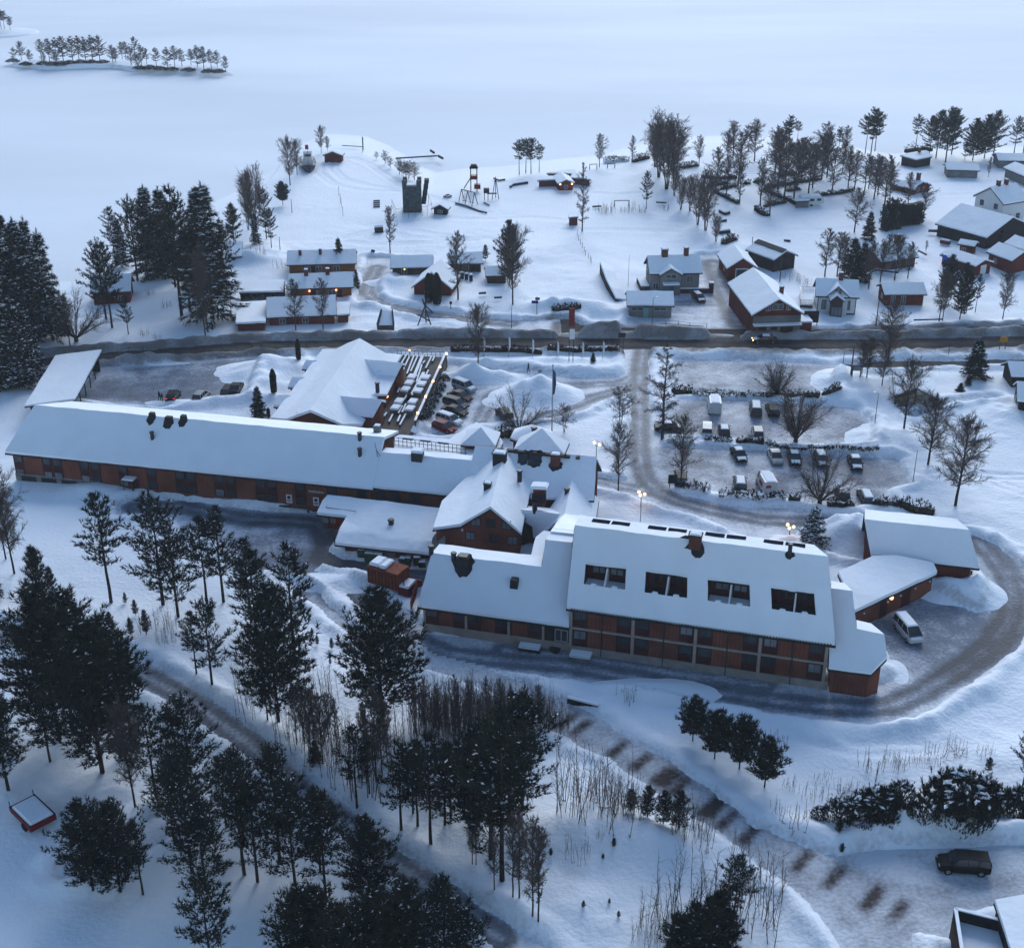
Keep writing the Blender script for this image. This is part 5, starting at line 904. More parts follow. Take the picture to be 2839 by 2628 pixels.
def conifer(seed, H, base, wid, whorl, nb, droop, tl, tn, snowp, shape='pine', gap=.1, up=.5, mt=None, r0=None):
    r = random.Random(seed); tm, pts = trunk_mesh('trunk', H, r0 or H * .0085 + .04, r, .012); t = TB(); N = max(6, int(H * (1 - base) / whorl))
    for i in range(N):
        k = base + (1 - base) * (i + r.uniform(-.3, .3)) / N; k = min(max(k, base * .9), .985); f = (k - base) / (1 - base)
        if shape == 'pine': L = wid * ((.62 + .38 * f / .3) if f < .3 else max(.05, (1 - f) / .7) ** .72)
        elif shape == 'cone': L = wid * (1.02 - f) ** .85
        elif shape == 'flat': L = wid * (max(.12, math.sin(math.pi * min(1., .12 + .8 * f))) ** .7) * r.uniform(.6, 1.15)
        c, _ = along(pts, k)
        for j in range(nb):
            if r.random() < gap: continue
            a = 6.283 * (j + r.random()) / nb; l = L * r.uniform(.65, 1.18); el = up * (1 - .2 * (1 - f)) + r.gauss(0, .14) + (.55 * f if shape != 'cone' else .25 * f) - droop * (1 - f * .7)
            d = Vector((math.cos(a) * math.cos(el), math.sin(a) * math.cos(el), math.sin(el))); sd_ = Vector((-math.sin(a), math.cos(a), 0)); p = c.copy(); prev = c.copy(); ns = max(2, int(l / (tl * .62)))
            for s_ in range(1, ns + 1):
                q = s_ / ns; p = c + d * (l * q) + Vector((0, 0, (q * q * .16 * l if shape != 'cone' else -q * (1 - q) * .1 * l)))
                if s_ == ns or s_ % 2 == 0: t.stick(prev, p, .03 * (1.2 - q) + .008, .03 * (1.1 - q) + .006, 2); prev = p.copy()
                if q < .18: continue
                wside = l * .2 * (1.15 - q) + tl * .22
                for w_ in (-1, 0, 1):
                    if r.random() < .12: continue
                    o = p + sd_ * (w_ * wside * r.uniform(.4, 1.1)) + rv(r, tl * .16)
                    tuft(t, o, (d * .7 + sd_ * w_ * .5 + Vector((0, 0, .75 if shape != 'cone' else -.25))).normalized(), tl * r.uniform(.75, 1.2), tn, r)
                    if r.random() < snowp: flake(t, o + Vector((0, 0, tl * .25)), tl * (r.uniform(.35, .75) if shape == 'cone' else r.uniform(.16, .42)), r)
    tip = pts[-1][0]
    for q in range(4): tuft(t, tip + Vector((0, 0, -q * tl * .5)), Vector((0, 0, 1)), tl, tn + 2, r, sp=.4)
    return tm, t.mesh('crown', [mt or needle, snow, barkm]), H
def birch(seed, H, base, wid, nb, up, droop, prof=1., stems=1, r0=None, twn=7, m=None, tw=.012, dens=1.):
    r = random.Random(seed); t = TB(); mb = None; tms = []
    for st_ in range(stems):
        tm, pts = trunk_mesh('trunk', H * r.uniform(.85, 1) if st_ else H, (r0 or H * .011 + .04) / (1 + .35 * (stems - 1)), r, .03 if stems == 1 else .05, m or barkb, seg=9)
        if stems > 1:
            a = 6.283 * st_ / stems; off = Vector((math.cos(a), math.sin(a), 0)); tilt = r.uniform(.05, .16)
            pts = [(p + off * (.15 + p.z * tilt), q) for p, q in pts]
            for i, v in enumerate(tm.vertices): v.co += off * (.15 + max(0, v.co.z) * tilt)
        tms.append(tm)
        for i in range(nb):
            k = base + (1 - base) * ((i + r.random()) / nb); f = (k - base) / (1 - base); c, cr = along(pts, min(k, .985)); a = i * 2.4 + r.gauss(0, .4); L = wid * (max(.12, math.sin(math.pi * min(1, .12 + .85 * f ** prof))) ** .7) * r.uniform(.65, 1.2)
            el = up + .35 * f + r.gauss(0, .12); d = Vector((math.cos(a) * math.cos(el), math.sin(a) * math.cos(el), math.sin(el))); p = c.copy(); n = 5; rr = min(cr * .55, .02 + L * .014)
            for s_ in range(n):
                d = (d + Vector((0, 0, -.10 * droop + .03)) + rv(r, .10)).normalized(); q = p + d * (L / n); t.stick(p, q, rr * (1 - s_ / n) + tw, rr * (1 - (s_ + 1) / n) + tw)
                for b_ in range(int(3 * dens + r.random())):
                    e = (d + rv(r, .55) + Vector((0, 0, .1))).normalized(); l2 = L * r.uniform(.22, .45) * (1 - .4 * s_ / n); o = p.lerp(q, r.random()); o2 = o + e * l2; t.stick(o, o2, tw * 1.25, tw)
                    for w_ in range(twn):
                        e2 = (e + rv(r, .5) + Vector((0, 0, .25 - droop))).normalized(); o3 = o.lerp(o2, r.uniform(.25, 1)); t.stick(o3, o3 + e2 * (l2 * r.uniform(.35, .75)), tw * .85, tw * .5)
                p = q
    if len(tms) > 1:
        bm = bmesh.new()
        for q in tms: bm.from_mesh(q)
        bm.to_mesh(tms[0]); bm.free()
    return tms[0], t.mesh('branches', [twig]), H
def vase(seed, H, wid, n=16, m=None, arch=.25):
    r = random.Random(seed); t = TB(); mb = MB(); mb.tube((0, 0, -.3), (0, 0, .5), .28, .26, 8)
    for i in range(n):
        a = 6.283 * i / n + r.gauss(0, .2); sp = r.uniform(.12, 1.); el = 1.45 - sp * .95; d = Vector((math.cos(a) * math.cos(el), math.sin(a) * math.cos(el), math.sin(el))); p = Vector((0, 0, .4)); L = H * (1.03 - .18 * sp) * r.uniform(.85, 1.02); L = min(L, wid / max(.2, math.cos(el)) if math.cos(el) > .3 else L); k_ = 7
        for s_ in range(k_):
            d = (d + rv(r, .09) + Vector((0, 0, .03 - arch * .1 * s_ / k_))).normalized(); q = p + d * (L / k_); rr = .075 * (1 - s_ / k_) + .012; mb.tube(p, q, rr, .075 * (1 - (s_ + 1) / k_) + .010, 4, caps=False)
            if s_ > 0:
                for b_ in range(5):
                    e = (d + rv(r, .42)).normalized(); o = p.lerp(q, r.random()); l2 = L * r.uniform(.14, .28); t.stick(o, o + e * l2, .017, .011)
                    for w_ in range(5): e2 = (e + rv(r, .45)).normalized(); o3 = o + e * l2 * r.uniform(.2, 1); t.stick(o3, o3 + e2 * l2 * r.uniform(.3, .7), .012, .007)
            p = q
    me = bpy.data.meshes.new('stems'); me.from_pydata(mb.v, [], mb.f); me.materials.append(m or barkm)
    return me, t.mesh('branches', [twig]), H
def cypress(seed, H, wid):
    r = random.Random(seed); tm, pts = trunk_mesh('trunk', H, .1, r, .004); t = TB()
    for i in range(int(260 * H)):
        k = r.random() ** .9; z = H * (.04 + .96 * k); w_ = wid * min(1, 2.2 * (1 - k) ** .6) * (.8 + .2 * min(1, k * 8)); a = r.random() * 6.283; q = w_ * r.uniform(.55, 1.05); tuft(t, Vector((math.cos(a) * q, math.sin(a) * q, z)), Vector((math.cos(a) * .35, math.sin(a) * .35, 1)), .32, 3, r, .2, .25)
    return tm, t.mesh('crown', [needlef, snow]), H
def mugo(seed, H, wid, n=240):
    r = random.Random(seed); t = TB(); mb = MB()
    for i in range(7):
        a = 6.283 * i / 7; e = Vector((math.cos(a) * wid * .6, math.sin(a) * wid * .6, H * .55)); mb.tube((0, 0, -.2), e, .08, .04, 5)
    for i in range(n):
        a = r.random() * 6.283; q = math.sqrt(r.random()) * wid; z = H * (1 - (q / wid) ** 2 * .75) * r.uniform(.45, 1.02); c = Vector((math.cos(a) * q, math.sin(a) * q, z)); d = Vector((math.cos(a) * .45 * q / wid, math.sin(a) * .45 * q / wid, 1))
        for k in range(3): tuft(t, c + rv(r, .2), d, .36, 8, r, .08, .34)
        if q < wid * .8 and z > H * .5 and r.random() < .2: flake(t, c + Vector((0, 0, .25)), r.uniform(.2, .5), r)
    me = bpy.data.meshes.new('stems'); me.from_pydata(mb.v, [], mb.f); me.materials.append(barkm)
    return me, t.mesh('crown', [needle, snow]), H
def clump(seed, H, n, spread, tw=.010):
    r = random.Random(seed); t = TB(); mb = MB()
    for i in range(n):
        a = r.random() * 6.283; q = spread * math.sqrt(r.random()); p = Vector((math.cos(a) * q, math.sin(a) * q, -.12)); mb.tube((0, 0, -.3), p + Vector((0, 0, .04)), .03, .02, 3); h = H * r.uniform(.45, 1); d = Vector((r.gauss(0, .07), r.gauss(0, .07), 1)); k_ = 5
        for s_ in range(k_):
            e = p + (d + rv(r, .04)) * (h / k_); mb.tube(p, e, .014 * (1 - s_ / k_) + tw * .8, .014 * (1 - (s_ + 1) / k_) + tw * .6, 3, caps=False)
            if s_ > 0:
                for b_ in range(4):
                    g_ = (d + rv(r, .4)).normalized(); o = p.lerp(e, r.random()); l = h * r.uniform(.08, .22); t.stick(o, o + g_ * l, tw * .8, tw * .4)
            p = e
    n0 = len(mb.v); mb.v += [tuple(v) for v in t.v]; mb.f += [tuple(i + n0 for i in f) for f in t.f]
    me = bpy.data.meshes.new('stems'); me.from_pydata(mb.v, [], mb.f); me.materials.append(twig)
    return me, None, H
VAR = {
 'p': [conifer(10 + i, 16., b_, w_ * 1.08, 1.1, 6, .05, .54, 6, .08, gap=.26) for i, (b_, w_) in enumerate(((.24, 3.5), (.34, 3.1), (.18, 3.8), (.40, 2.8), (.28, 3.4), (.3, 3.)))],
 'P': [conifer(30, 17., .14, 5.0, .85, 8, .05, .58, 7, .05, gap=.14), conifer(31, 15., .2, 4.2, 1.0, 7, .05, .54, 6, .08, gap=.24), conifer(32, 16., .24, 4.0, 1.0, 7, 0, .54, 6, .08, gap=.26)],
 'y': [conifer(40 + i, 6.5, .12, 1.5, .5, 6, 0., .42, 6, .05, gap=.12) for i in range(3)],
 'o': [conifer(45 + i, 6.5, .2, 2.5, .42, 8, 0., .5, 7, .06, gap=.03) for i in range(2)],
 't': [conifer(50 + i, 18., b_, w_, 1.15, 6, .1, .8, 6, .02, 'flat', gap=.16, up=.3) for i, (b_, w_) in enumerate(((.42, 3.4), (.5, 3.8), (.35, 3.2), (.46, 3.0)))],
 's': [conifer(60 + i, 20., .1, w_, .72, 8, .42, .75, 6, .20, 'cone', gap=.08, up=.25, mt=needle2) for i, w_ in enumerate((3.6, 3.2, 4.0))],
 'f': [conifer(70, 7., .05, 2.1, .36, 9, .3, .42, 7, .04, 'cone', gap=.03, up=.25, mt=needle2), conifer(71, 7., .06, 2.6, .4, 9, .25, .45, 7, .0, 'cone', gap=.02, up=.25, mt=needle2)],
 'F': [conifer(72, 7., .05, 2.7, .45, 8, .3, .5, 6, .5, 'cone', gap=.1, up=.25, mt=needle2)],
 'b': [birch(80 + i, 13., .2, w_ * 1.2, 30, .72, .38, prof=.9, tw=.021, dens=1.25) for i, w_ in enumerate((2.6, 3.0, 2.3, 3.4))],
 'B': [birch(90, 13., .2, 4.2, 38, .6, .22, prof=.8, dens=1.6, m=barkm, tw=.013, twn=9), birch(91, 13., .18, 4.6, 38, .7, .2, prof=.8, dens=1.6, m=barkm, tw=.013, twn=9)],
 'w': [birch(95 + i, 14., .12, 2.3, 34, .6, .8, prof=.8, dens=1.7, tw=.012, twn=9) for i in range(2)],
 'l': [birch(100 + i, 17., .16, 4.6, 34, .8, -.05, prof=1.15, stems=3, dens=.8, m=barkm, tw=.017) for i in range(2)],
 'a': [birch(110 + i, 8., .2, 3.2, 18, .35, .15, prof=.7, stems=2, dens=1.1, m=barkm) for i in range(2)],
 'v': [vase(120, 6., 4.6), vase(121, 6., 4.4, 20)],
 'u': [vase(125, 6.5, 6.5, 14, arch=1.2)],
 'c': [cypress(130, 6., .62), cypress(131, 6., .7)],
 'm': [mugo(140 + i, 2.6, 2.0) for i in range(3)],
 'g': [clump(150 + i, 4.5, 15, 1.5) for i in range(4)],
 'h': [clump(160 + i, 1.8, 16, 1.3, .008) for i in range(2)],
}
KIND = {'p': ('pine_tree', 'pine tree'), 'P': ('pine_tree', 'pine tree'), 'y': ('young_pine', 'young pine'), 'o': ('round_pine', 'pine tree'), 't': ('tall_pine', 'pine tree'), 's': ('spruce_tree', 'spruce tree'), 'f': ('fir_tree', 'fir tree'), 'F': ('fir_tree', 'fir tree'),
        'b': ('birch_tree', 'bare tree'), 'B': ('bare_tree', 'bare tree'), 'w': ('birch_tree', 'bare tree'), 'l': ('poplar_tree', 'bare tree'), 'a': ('apple_tree', 'bare tree'), 'v': ('bare_shrub', 'bare shrub'), 'u': ('bare_bush', 'bare bush'), 'c': ('cypress', 'cypress'), 'm': ('pine_shrub', 'shrub'), 'g': ('sapling_clump', 'saplings'), 'h': ('dry_weeds', 'weeds')}
_O = 'leftmost second third fourth fifth sixth seventh eighth ninth tenth eleventh twelfth thirteenth fourteenth fifteenth sixteenth seventeenth eighteenth nineteenth'.split()
ORD = _O + [(t + 'ieth') if not k else t + 'y-' + (['', 'first'] + _O[1:9])[k] for t in ('twent', 'thirt', 'fort', 'fift', 'sixt', 'sevent', 'eight', 'ninet') for k in range(10)]
def plant(kind, p, h, label, group=None, wf=1.):
    v = R.choice(VAR[kind]); k = h / v[2]; nm, cat = KIND[kind]; o = thing(nm, p, label, cat, group, R.uniform(0, 6.28)); o.scale = (k * wf, k * wf, k)
    for me in [q for q in v[:2] if q]: c = bpy.data.objects.new(me.name.split('.')[0], me); COL.objects.link(c); c.parent = o
    return o
def trees(kind, label, group, spec, wf=1., zmin=1.):
    L = []; z = None; kd = kind
    for w_ in spec.split():
        if ',' not in w_:
            if w_[0] == '=': kd = w_[1:]
            else: z = w_
            continue
        x, y, t = map(float, w_.split(',')); u, v = nat(z, x, y); p = at(u, v); L.append((u, p, max(zmin, topz(p, nat(z, 0, t)[1])), kd))
    L.sort(key=lambda q: q[0])
    for i, (u, p, h, k) in enumerate(L):
        p.z = gz(p.x, p.y) - .05; s_ = label
        if '@' in label: s_ = label.replace('@', ORD[i] if i or len(L) > 1 else 'only'); s_ = s_.replace('leftmost from the left', 'leftmost') if i == 0 else s_
        plant(k, p, h * (R.uniform(.5, .95) if k == 'm' and group and 'shrubs above' in group else 1.), s_, group, wf)
# the island
isl = [(A_[0], A_[1]) for A_ in PZ('A 60,490 150,500 300,515 460,515 700,505 860,505 1020,530 1300,550 1500,562 1650,565 1810,560 1760,535 1500,510 1200,480 900,455 500,440 250,440 100,450')]
mb = MB(); n_ = len(isl); cx_ = [(x, y, -1.4) for x, y in isl]; mb.hull(cx_, [(x + (sum(q[0] for q in isl) / n_ - x) * .12, y + (sum(q[1] for q in isl) / n_ - y) * .45, .35) for x, y in isl]); tag(mb.build('island', ground_mat('island_snow', SNOW, 'none', (.2, .2, .2), 0, .1, .4, fine=.6), bevel=.3), kind='structure')
trees('p', '@ pine from the left on the snowy lake island', 'pines on the lake island', 'A 110,462,360 165,462,310 235,502,380 320,462,300 385,492,295 440,492,285 490,492,275 560,474,275 610,474,270 660,474,280 715,474,265 770,478,265 940,452,320 968,452,318 1040,446,280 1090,522,340 1130,505,370 1205,532,365 1290,532,360 1345,522,350 1400,518,370 1470,512,375 1520,522,345 1570,552,355 1625,532,375 1670,514,385 1735,552,425', 1.6)
trees('m', '@ low dark bush from the left along the island shore', 'bushes on the island shore', 'A 330,500,470 400,505,475 470,505,470 540,495,465 620,490,462 700,490,465 790,490,470 1070,535,505 1150,535,500 1230,540,510 1320,545,515 1450,550,520 1600,560,530 1680,562,535 100,480,455 200,505,480', 2.2, 1.5)
trees('b', '@ bare birch from the left among the island pines', 'bare birches on the lake island', 'A 870,490,345 890,485,370 340,500,400 430,505,400 1010,510,360 1060,530,420', 1.6, 3)
trees('t', '@ dark pine from the left on the islet at the upper left edge', 'pines on the far islet', 'A 10,225,70 35,230,85 80,236,130 -20,225,60', 1.5)
mb = MB(); c_ = W('A', 20, 235); mb.ball((c_.x, c_.y, -1.6), 17, .1, 16, 6); tag(mb.build('islet', snow, smooth=True), kind='structure')
# left woods
trees('s', '@ tall snowy spruce from the left in the dark stand at the left edge', 'spruces at the left edge', 'E -60,1300,340 -10,1340,420 50,1350,300 150,1330,295 250,1300,345 320,1280,345 410,1310,440 200,1240,400', .88)
trees('s', '@ dark roadside spruce from the left behind the parking shelter', 'roadside spruces at the left edge', 'E -30,1640,760 60,1650,900 130,1660,980 200,1640,1000 10,1580,820 260,1560,1060 90,1500,760')
trees('p', '@ slender pine from the left before the red forest house', 'pines before the red forest house', 'E 820,1145,500 865,1205,540 990,1260,950 890,700,250', 1.2)
trees('p', '@ tall pine from the left in the mixed stand above the road', 'pines above the road', 'E 1060,850,170 1140,850,210 =s 940,740,350 1180,820,100 1290,800,110 =p 1400,1125,90 1465,1090,380 1540,1080,430 =s 1640,1140,65 =p 1740,920,350 =s 1560,900,130 =p 1350,900,230 1230,780,280 =y 1800,540,240', 1.2)
trees('b', '@ reddish bare birch from the left at the foot of the tall mixed stand', 'birches below the tall stand', 'E 1600,1240,540 1580,1280,640 1700,920,480', .65)
trees('u', 'wide arching bare bush by the road below the spruces', None, 'E 590,1310,930')
trees('B', 'crooked bare tree left of the wide arching bush', None, 'E 545,1365,960', .8)
trees('l', '@ dense bare poplar from the left at the lakeside edge of the wood', 'bare poplars by the wood', 'B 20,1100,520 -30,1000,560 60,900,640', .8)
trees('p', '@ dark pine from the left at the edge of the snowy field', 'pines at the field edge', 'B 110,1070,660 150,1165,850 =s 30,1130,880 =o 235,815,640')
trees('B', '@ bare lakeside tree from the left by the old boat', 'bare trees by the old boat', 'B 290,660,300 345,580,310 530,410,205 578,400,280', .8)
trees('a', '@ small dark bare tree from the left along the curved shore track', 'small bare trees along the shore track', 'B 955,455,395 1020,492,390 1060,525,440 1130,572,450 1155,590,470 1200,605,460 1245,612,470 1180,600,480')
trees('b', 'lone weeping birch in the field behind the cabins', None, 'B 1060,1190,830', 1.)
trees('f', 'narrow dark spruce between the two brown cabins', None, 'B 670,1308,1070', .8)
trees('f', 'small dark fir at the right end of the orange cabin', None, 'B 800,1440,1300', .7)
trees('b', '@ thin birch from the left before the low dark red cabin row', 'thin birches by the road', 'B 335,1792,1390 547,1787,1380', .9)
trees('b', 'slender birch leaning before the dark brown cabin', None, 'B 1580,1552,1030')
trees('y', 'small dark pine at the end of the dark brown cabin', None, 'B 1790,1240,1120', 1.2)
trees('P', 'tall dark pine beside a birch in the middle of the field', None, 'C 35,1400,915', .9)
trees('B', 'broad bare birch before the tall field pine', None, 'C 60,1592,1000', .8)
trees('B', 'spreading bare tree beside the main road left of the flagpoles', None, 'F 1735,470,-20', .85)
trees('c', '@ dark columnar cypress before the steep red cabin gable', 'cypresses by the gabled cabin', 'B 1357,1566,1345 1420,1580,1340', 1.1)
trees('t', '@ pine from the left in the lone clump at the lake', 'pines of the lakeside clump', 'C 110,560,300 160,548,290 200,550,288 262,540,330', 1.3)
trees('b', '@ slim bare tree from the left between the goal frames and the lake', 'slim trees by the lake', 'C 725,510,250 975,480,270 1490,510,270')
trees('l', '@ huge bare poplar from the left in the dense grove by the caravan park', 'poplar grove', 'C 1180,600,150 1240,690,110 1300,640,200 1150,520,200', 1.35)
trees('p', 'dark pine before the bare poplar grove', None, 'C 1085,840,540', 1.)
trees('w', 'tall thin weeping birch beside the small red box shed', None, 'C 592,1012,470', .75)
trees('l', '@ dark dense alder from the left along the field hedge line', 'alders along the field edge', 'C 1420,860,580 1540,1000,560 1480,960,600 1350,850,590 1300,740,500 1620,1095,880', 1.2)
trees('b', '@ bare birch from the left in the lakeside caravan park', 'birches in the caravan park', 'C 1620,720,370 1700,760,420 1790,660,250 1800,805,480 1915,475,160 1750,450,170 1710,470,230 1960,820,450 D 120,600,260 250,690,300 370,680,340 480,600,250 640,690,400 800,690,430 960,780,500 100,690,240 150,790,300 225,760,330 285,630,290 340,735,330 520,730,370 600,550,310 690,700,390 770,710,420 840,770,420 920,840,430 1100,830,560 1220,900,640 690,1020,680 460,510,170 440,610,250 650,600,350 40,900,560 870,740,440 80,560,200 620,420,190', 1.25)
trees('t', '@ tall layered pine from the left along the lake by the caravan park', 'pines along the far shore', 'C 1870,400,200 D 190,330,115 255,300,155 165,410,170 570,400,200 775,400,110 820,400,60 850,380,90', 1.25)
trees('P', '@ big dark pine from the left above the lakeside cabins', 'pines above the lakeside cabins', 'D =t 1160,370,105 =P 1320,430,60 1390,485,40 1440,400,50 1270,400,110 =P 1690,440,100 1760,420,65 1600,460,130 =p 1540,450,300 1920,400,110 1990,400,90', 1.25)
trees('f', '@ dark spruce from the left in the gardens above the white villa', 'garden spruces', 'D 800,1070,850 670,1365,1050 745,1380,1080 930,1000,830 1010,990,840', .9)
trees('b', '@ garden birch from the left above the white villa and red shed', 'garden birches', 'D 465,1350,980 560,1350,1010 610,1340,1040 800,1450,1080 890,1400,1080 1000,1390,1040 1100,1380,1100 940,1300,1040 1040,1250,1060 1240,1170,1080', 1.15)
trees('P', '@ dark pine from the left right of the long red shed', 'pines right of the red shed', 'D =P 1500,1690,1250 1400,1560,1180 =p 1350,1500,1230 1550,1640,1300 1620,1630,1330', .9)
trees('B', '@ bare roadside birch from the left beyond the red shed', 'birches on the far roadside', 'D =b 1340,1712,1330 1368,1700,1350 =B 1830,1686,1320 =b 1720,600,440', .8)
trees('y', 'small conifer on the snowy roof line by the farmhouse', None, 'D 1790,1130,970')
trees('B', '@ bare tree from the left beside the open timber shelter', 'bare trees by the timber shelter', 'H 945,430,-50 780,572,270 740,562,320 900,610,330 1065,972,460', 1.1)
trees('B', '@ large bare tree from the left on the snow slope right of the car park', 'large trees right of the car park', 'H 1255,1202,680 1465,1522,850', 1.2)
trees('v', '@ round bare shrub from the left standing on the car park hedges', 'round shrubs in the car park', 'H 85,672,450 238,1030,690 425,1487,1150', 1.1)
trees('f', 'dense dark fir beyond the car park by the side road', None, 'H 1610,540,250', 1.2)
trees('f', '@ little round conifer from the left on the lawn by the dark house', 'little lawn conifers', 'H 1500,655,580 1560,602,540', 1.4)
trees('w', 'tall drooping birch at the junction of the drive and car park', None, 'G 1207,1002,255', 1.2)
trees('B', 'bare tree over the dark car at the car park corner', None, 'G 1350,1372,830', .8)
trees('B', 'bare tree on the bank beside the lit lamp post', None, 'G 870,1386,880', .8)
trees('a', '@ gnarled apple tree from the left on the lawn by the flagpole', 'apple trees', 'G 455,952,740 890,912,620', 1.1)
trees('u', 'dark sprawling bush over the car by the entrance', None, 'G 110,950,650', 1.)
trees('f', 'tiny fir on the flagpole lawn', None, 'G 675,436,360', .9)
trees('f', 'dark fir between the left parking yard and the restaurant', None, 'F 50,832,590', .9)
trees('c', '@ slim dark cypress beside the restaurant bays', 'cypresses by the restaurant', 'F 360,452,290 170,692,510')
trees('c', 'short stub cypress by the restaurant gable', None, 'F 125,832,760', 1.6)
trees('F', 'snow laden fir by the lamp behind the balcony block', None, 'L 365,400,110', 1.)
# foreground forest
trees('p', '@ pine from the left in the row before the long red wing', 'pines before the long red wing', 'I 855,1642,780 1255,1660,760 1372,1762,1010 1600,1720,985 1722,1662,900 1935,1830,1170 J 320,1420,570 50,1480,640', 1.35)
trees('y', '@ young pine from the left on the snowy bank below the long wing', 'young pines below the long wing', 'I 320,1690,1190 240,1737,1480 1045,1742,1620 965,1645,1560 1130,1890,1700 860,1900,1720 1010,1900,1760 410,1600,1370 J 500,1370,1290 610,1400,1310 660,1340,1310 600,1530,1490 460,1290,1250')
trees('B', '@ bare birch from the left at the left edge below the wing', 'bare birches at the left edge', 'I 115,1442,660 50,1330,700 -20,1500,640', .7)
trees('s', '@ snowy spruce from the left at the lower left edge', 'spruces at the lower left edge', 'I -20,1640,1240 M 0,960,40', .9)
trees('p', '@ pine from the left in the dark stand above the red trailer', 'pines above the red trailer', 'M 75,1292,480 390,1052,450 =P 460,876,-300 610,640,-330 790,1132,-40 =p 930,1000,-120 700,820,-200 560,760,-150 1020,900,0', 1.3)
trees('p', '@ pine from the left along the forest track', 'pines along the forest track', 'M 1205,1326,590 1400,1300,560 1500,1350,510 1870,1612,910 1740,1545,990 =P 1480,1900,960 1590,2080,1330 =p 1350,1700,1050', 1.25)
trees('p', '@ pine from the left beside the yard road below the kitchen annex', 'pines beside the yard road', 'M 1635,482,-208 1515,387,-100 =P J 200,1960,900 =p N 120,140,-300', 1.2)
VAR['Q'] = VAR['P'][:1]; KIND['Q'] = KIND['P']
trees('Q', 'huge bushy pine before the orange container', None, 'N 1000,140,-895', 1.3)
trees('f', 'small dark fir among bare saplings below the huge pine', None, 'N 490,472,300', .8)
trees('p', '@ pine from the left in the belt above the forest track', 'pines above the forest track', 'N 805,792,150 1145,982,270 1270,942,280 1372,1077,210 1480,952,300 1525,932,320 1235,842,300 =P 1700,1010,220 1830,1200,180 =p 1920,1352,20 O 30,900,20 =P 132,832,-60', 1.25)
trees('P', '@ dark pine from the left in the lower forest', 'pines of the lower forest', 'N 210,1182,270 330,1402,560 560,1402,620 =p 520,1262,600 =P 900,1542,830 =p 40,1350,500 -60,1300,330', 1.15)
trees('P', '@ pine crown from the left along the bottom edge', 'pines at the bottom edge', 'M 720,2040,1340 930,2040,1345 =p 1100,2060,1500 N -300,2120,1250 =P 400,2180,1390 540,2150,1350 700,2150,1500 980,2180,1390 1200,2180,1330 1480,2060,1290 1650,2120,1560 820,2250,1480 620,2300,1560', 1.25)
trees('B', 'bare birch left of the forest track above the red trailer', None, 'M 1045,1416,640', .7)
trees('b', '@ thin leaning bare tree from the left below the pine belt', 'thin bare trees below the pine belt', 'N 1690,1242,800 1720,1242,850 O 60,1532,870 110,1532,850 210,1682,930 255,1712,980 N 1860,1460,950', .6)
trees('o', '@ round topped pine from the left in the row beside the lower road', 'row of round pines', 'O 1440,292,-30 1608,426,70 1797,512,125 1990,655,285', 1.)
trees('y', '@ young pine from the left by the lower road bend', 'young pines by the lower road', 'O 1330,1002,710 1210,990,740 1090,932,690 960,900,720 =P 1760,1610,1120 =y 1440,1920,1500 1560,1920,1450 1300,1990,1590 1700,1960,1550 1640,1800,1400 =y 1530,1990,1530 1400,2020,1600', 1.3)
trees('y', '@ tiny pine seedling from the left on the open slope', 'pine seedlings', 'O 832,1170,1100 750,1240,1195 600,1605,1550 800,1548,1505 872,1642,1590 350,1200,1140 P 590,1135,1060 560,1045,930 930,995,930', 1.2, .5)
trees('m', '@ snowy pine shrub from the left in the thicket above the dark car', 'pine shrubs above the dark car', 'P 420,885,740 560,905,690 680,950,700 830,900,640 900,900,590 1050,720,480 940,740,570 1190,965,820 1400,790,560 1450,800,480 1580,760,470 1660,760,480 1480,985,700 1600,960,700 1750,720,570 1880,810,620 2000,790,560', .95)
trees('P', 'dark pine at the right edge above the shrub thicket', None, 'P 1985,600,150', 1.)
trees('y', 'small pine left of the right edge pine', None, 'P 1720,490,385', 1.4)
trees('g', '@ bare sapling clump from the left along the lower road', 'saplings along the lower road', 'O 740,775,520 790,862,560 880,1000,520 560,882,330 600,912,390 1000,905,640 1420,1062,690 1480,1092,800 550,1232,1020 730,1132,1040 1350,1705,1120 1440,1605,1150 1150,1705,1400 1850,1705,1050 1800,1150,950 680,850,500 830,900,560 940,950,620 1380,1050,760 1540,1040,860 1200,1760,1420 1080,1830,1560 1900,1600,1150 1960,1500,1050', 1.1)
trees('g', '@ bare sapling clump from the left below the kitchen yard', 'saplings below the kitchen yard', 'N 350,330,-120 400,300,-100 470,300,-60 540,480,20 600,350,30 660,330,40 700,560,60 860,640,80 940,620,0 1000,560,40 1100,420,60 J 470,1900,1480 560,1880,1500 I 1250,1850,1680 1330,1860,1660 M 1950,662,270 1880,500,250 1240,140,0 1310,130,-20', 1.)
trees('g', '@ bare sapling clump from the left in the thicket beside the service road', 'thicket beside the service road', ' '.join('N %d,%d,%d' % (1290 + (i * 61) % 727, 60 + (i * 97) % 263, -190 + (i * 53) % 90) for i in range(46)) + ' ' + ' '.join('O %d,%d,%d' % (-60 + (i * 71) % 487, 60 + (i * 83) % 193, -170 + (i * 53) % 100) for i in range(22)), 1.1)
trees('b', '@ young bare birch from the left below the kitchen yard', 'young birches below the kitchen yard', 'N 345,330,-150 400,290,-170 480,350,-120 545,485,-60 590,300,-80 650,340,-40 880,600,-20 955,590,-140 1000,560,-60 900,680,20 450,400,-90 1040,480,0', .62)
trees('b', '@ slim bare birch from the left among the saplings by the service road', 'slim birches by the service road', 'N 1330,300,-160 1430,330,-120 1560,300,-190 1680,320,-150 1800,330,-180 1900,300,-170 O 40,240,-150 150,250,-160 250,230,-120 N 1250,240,-160', .5)
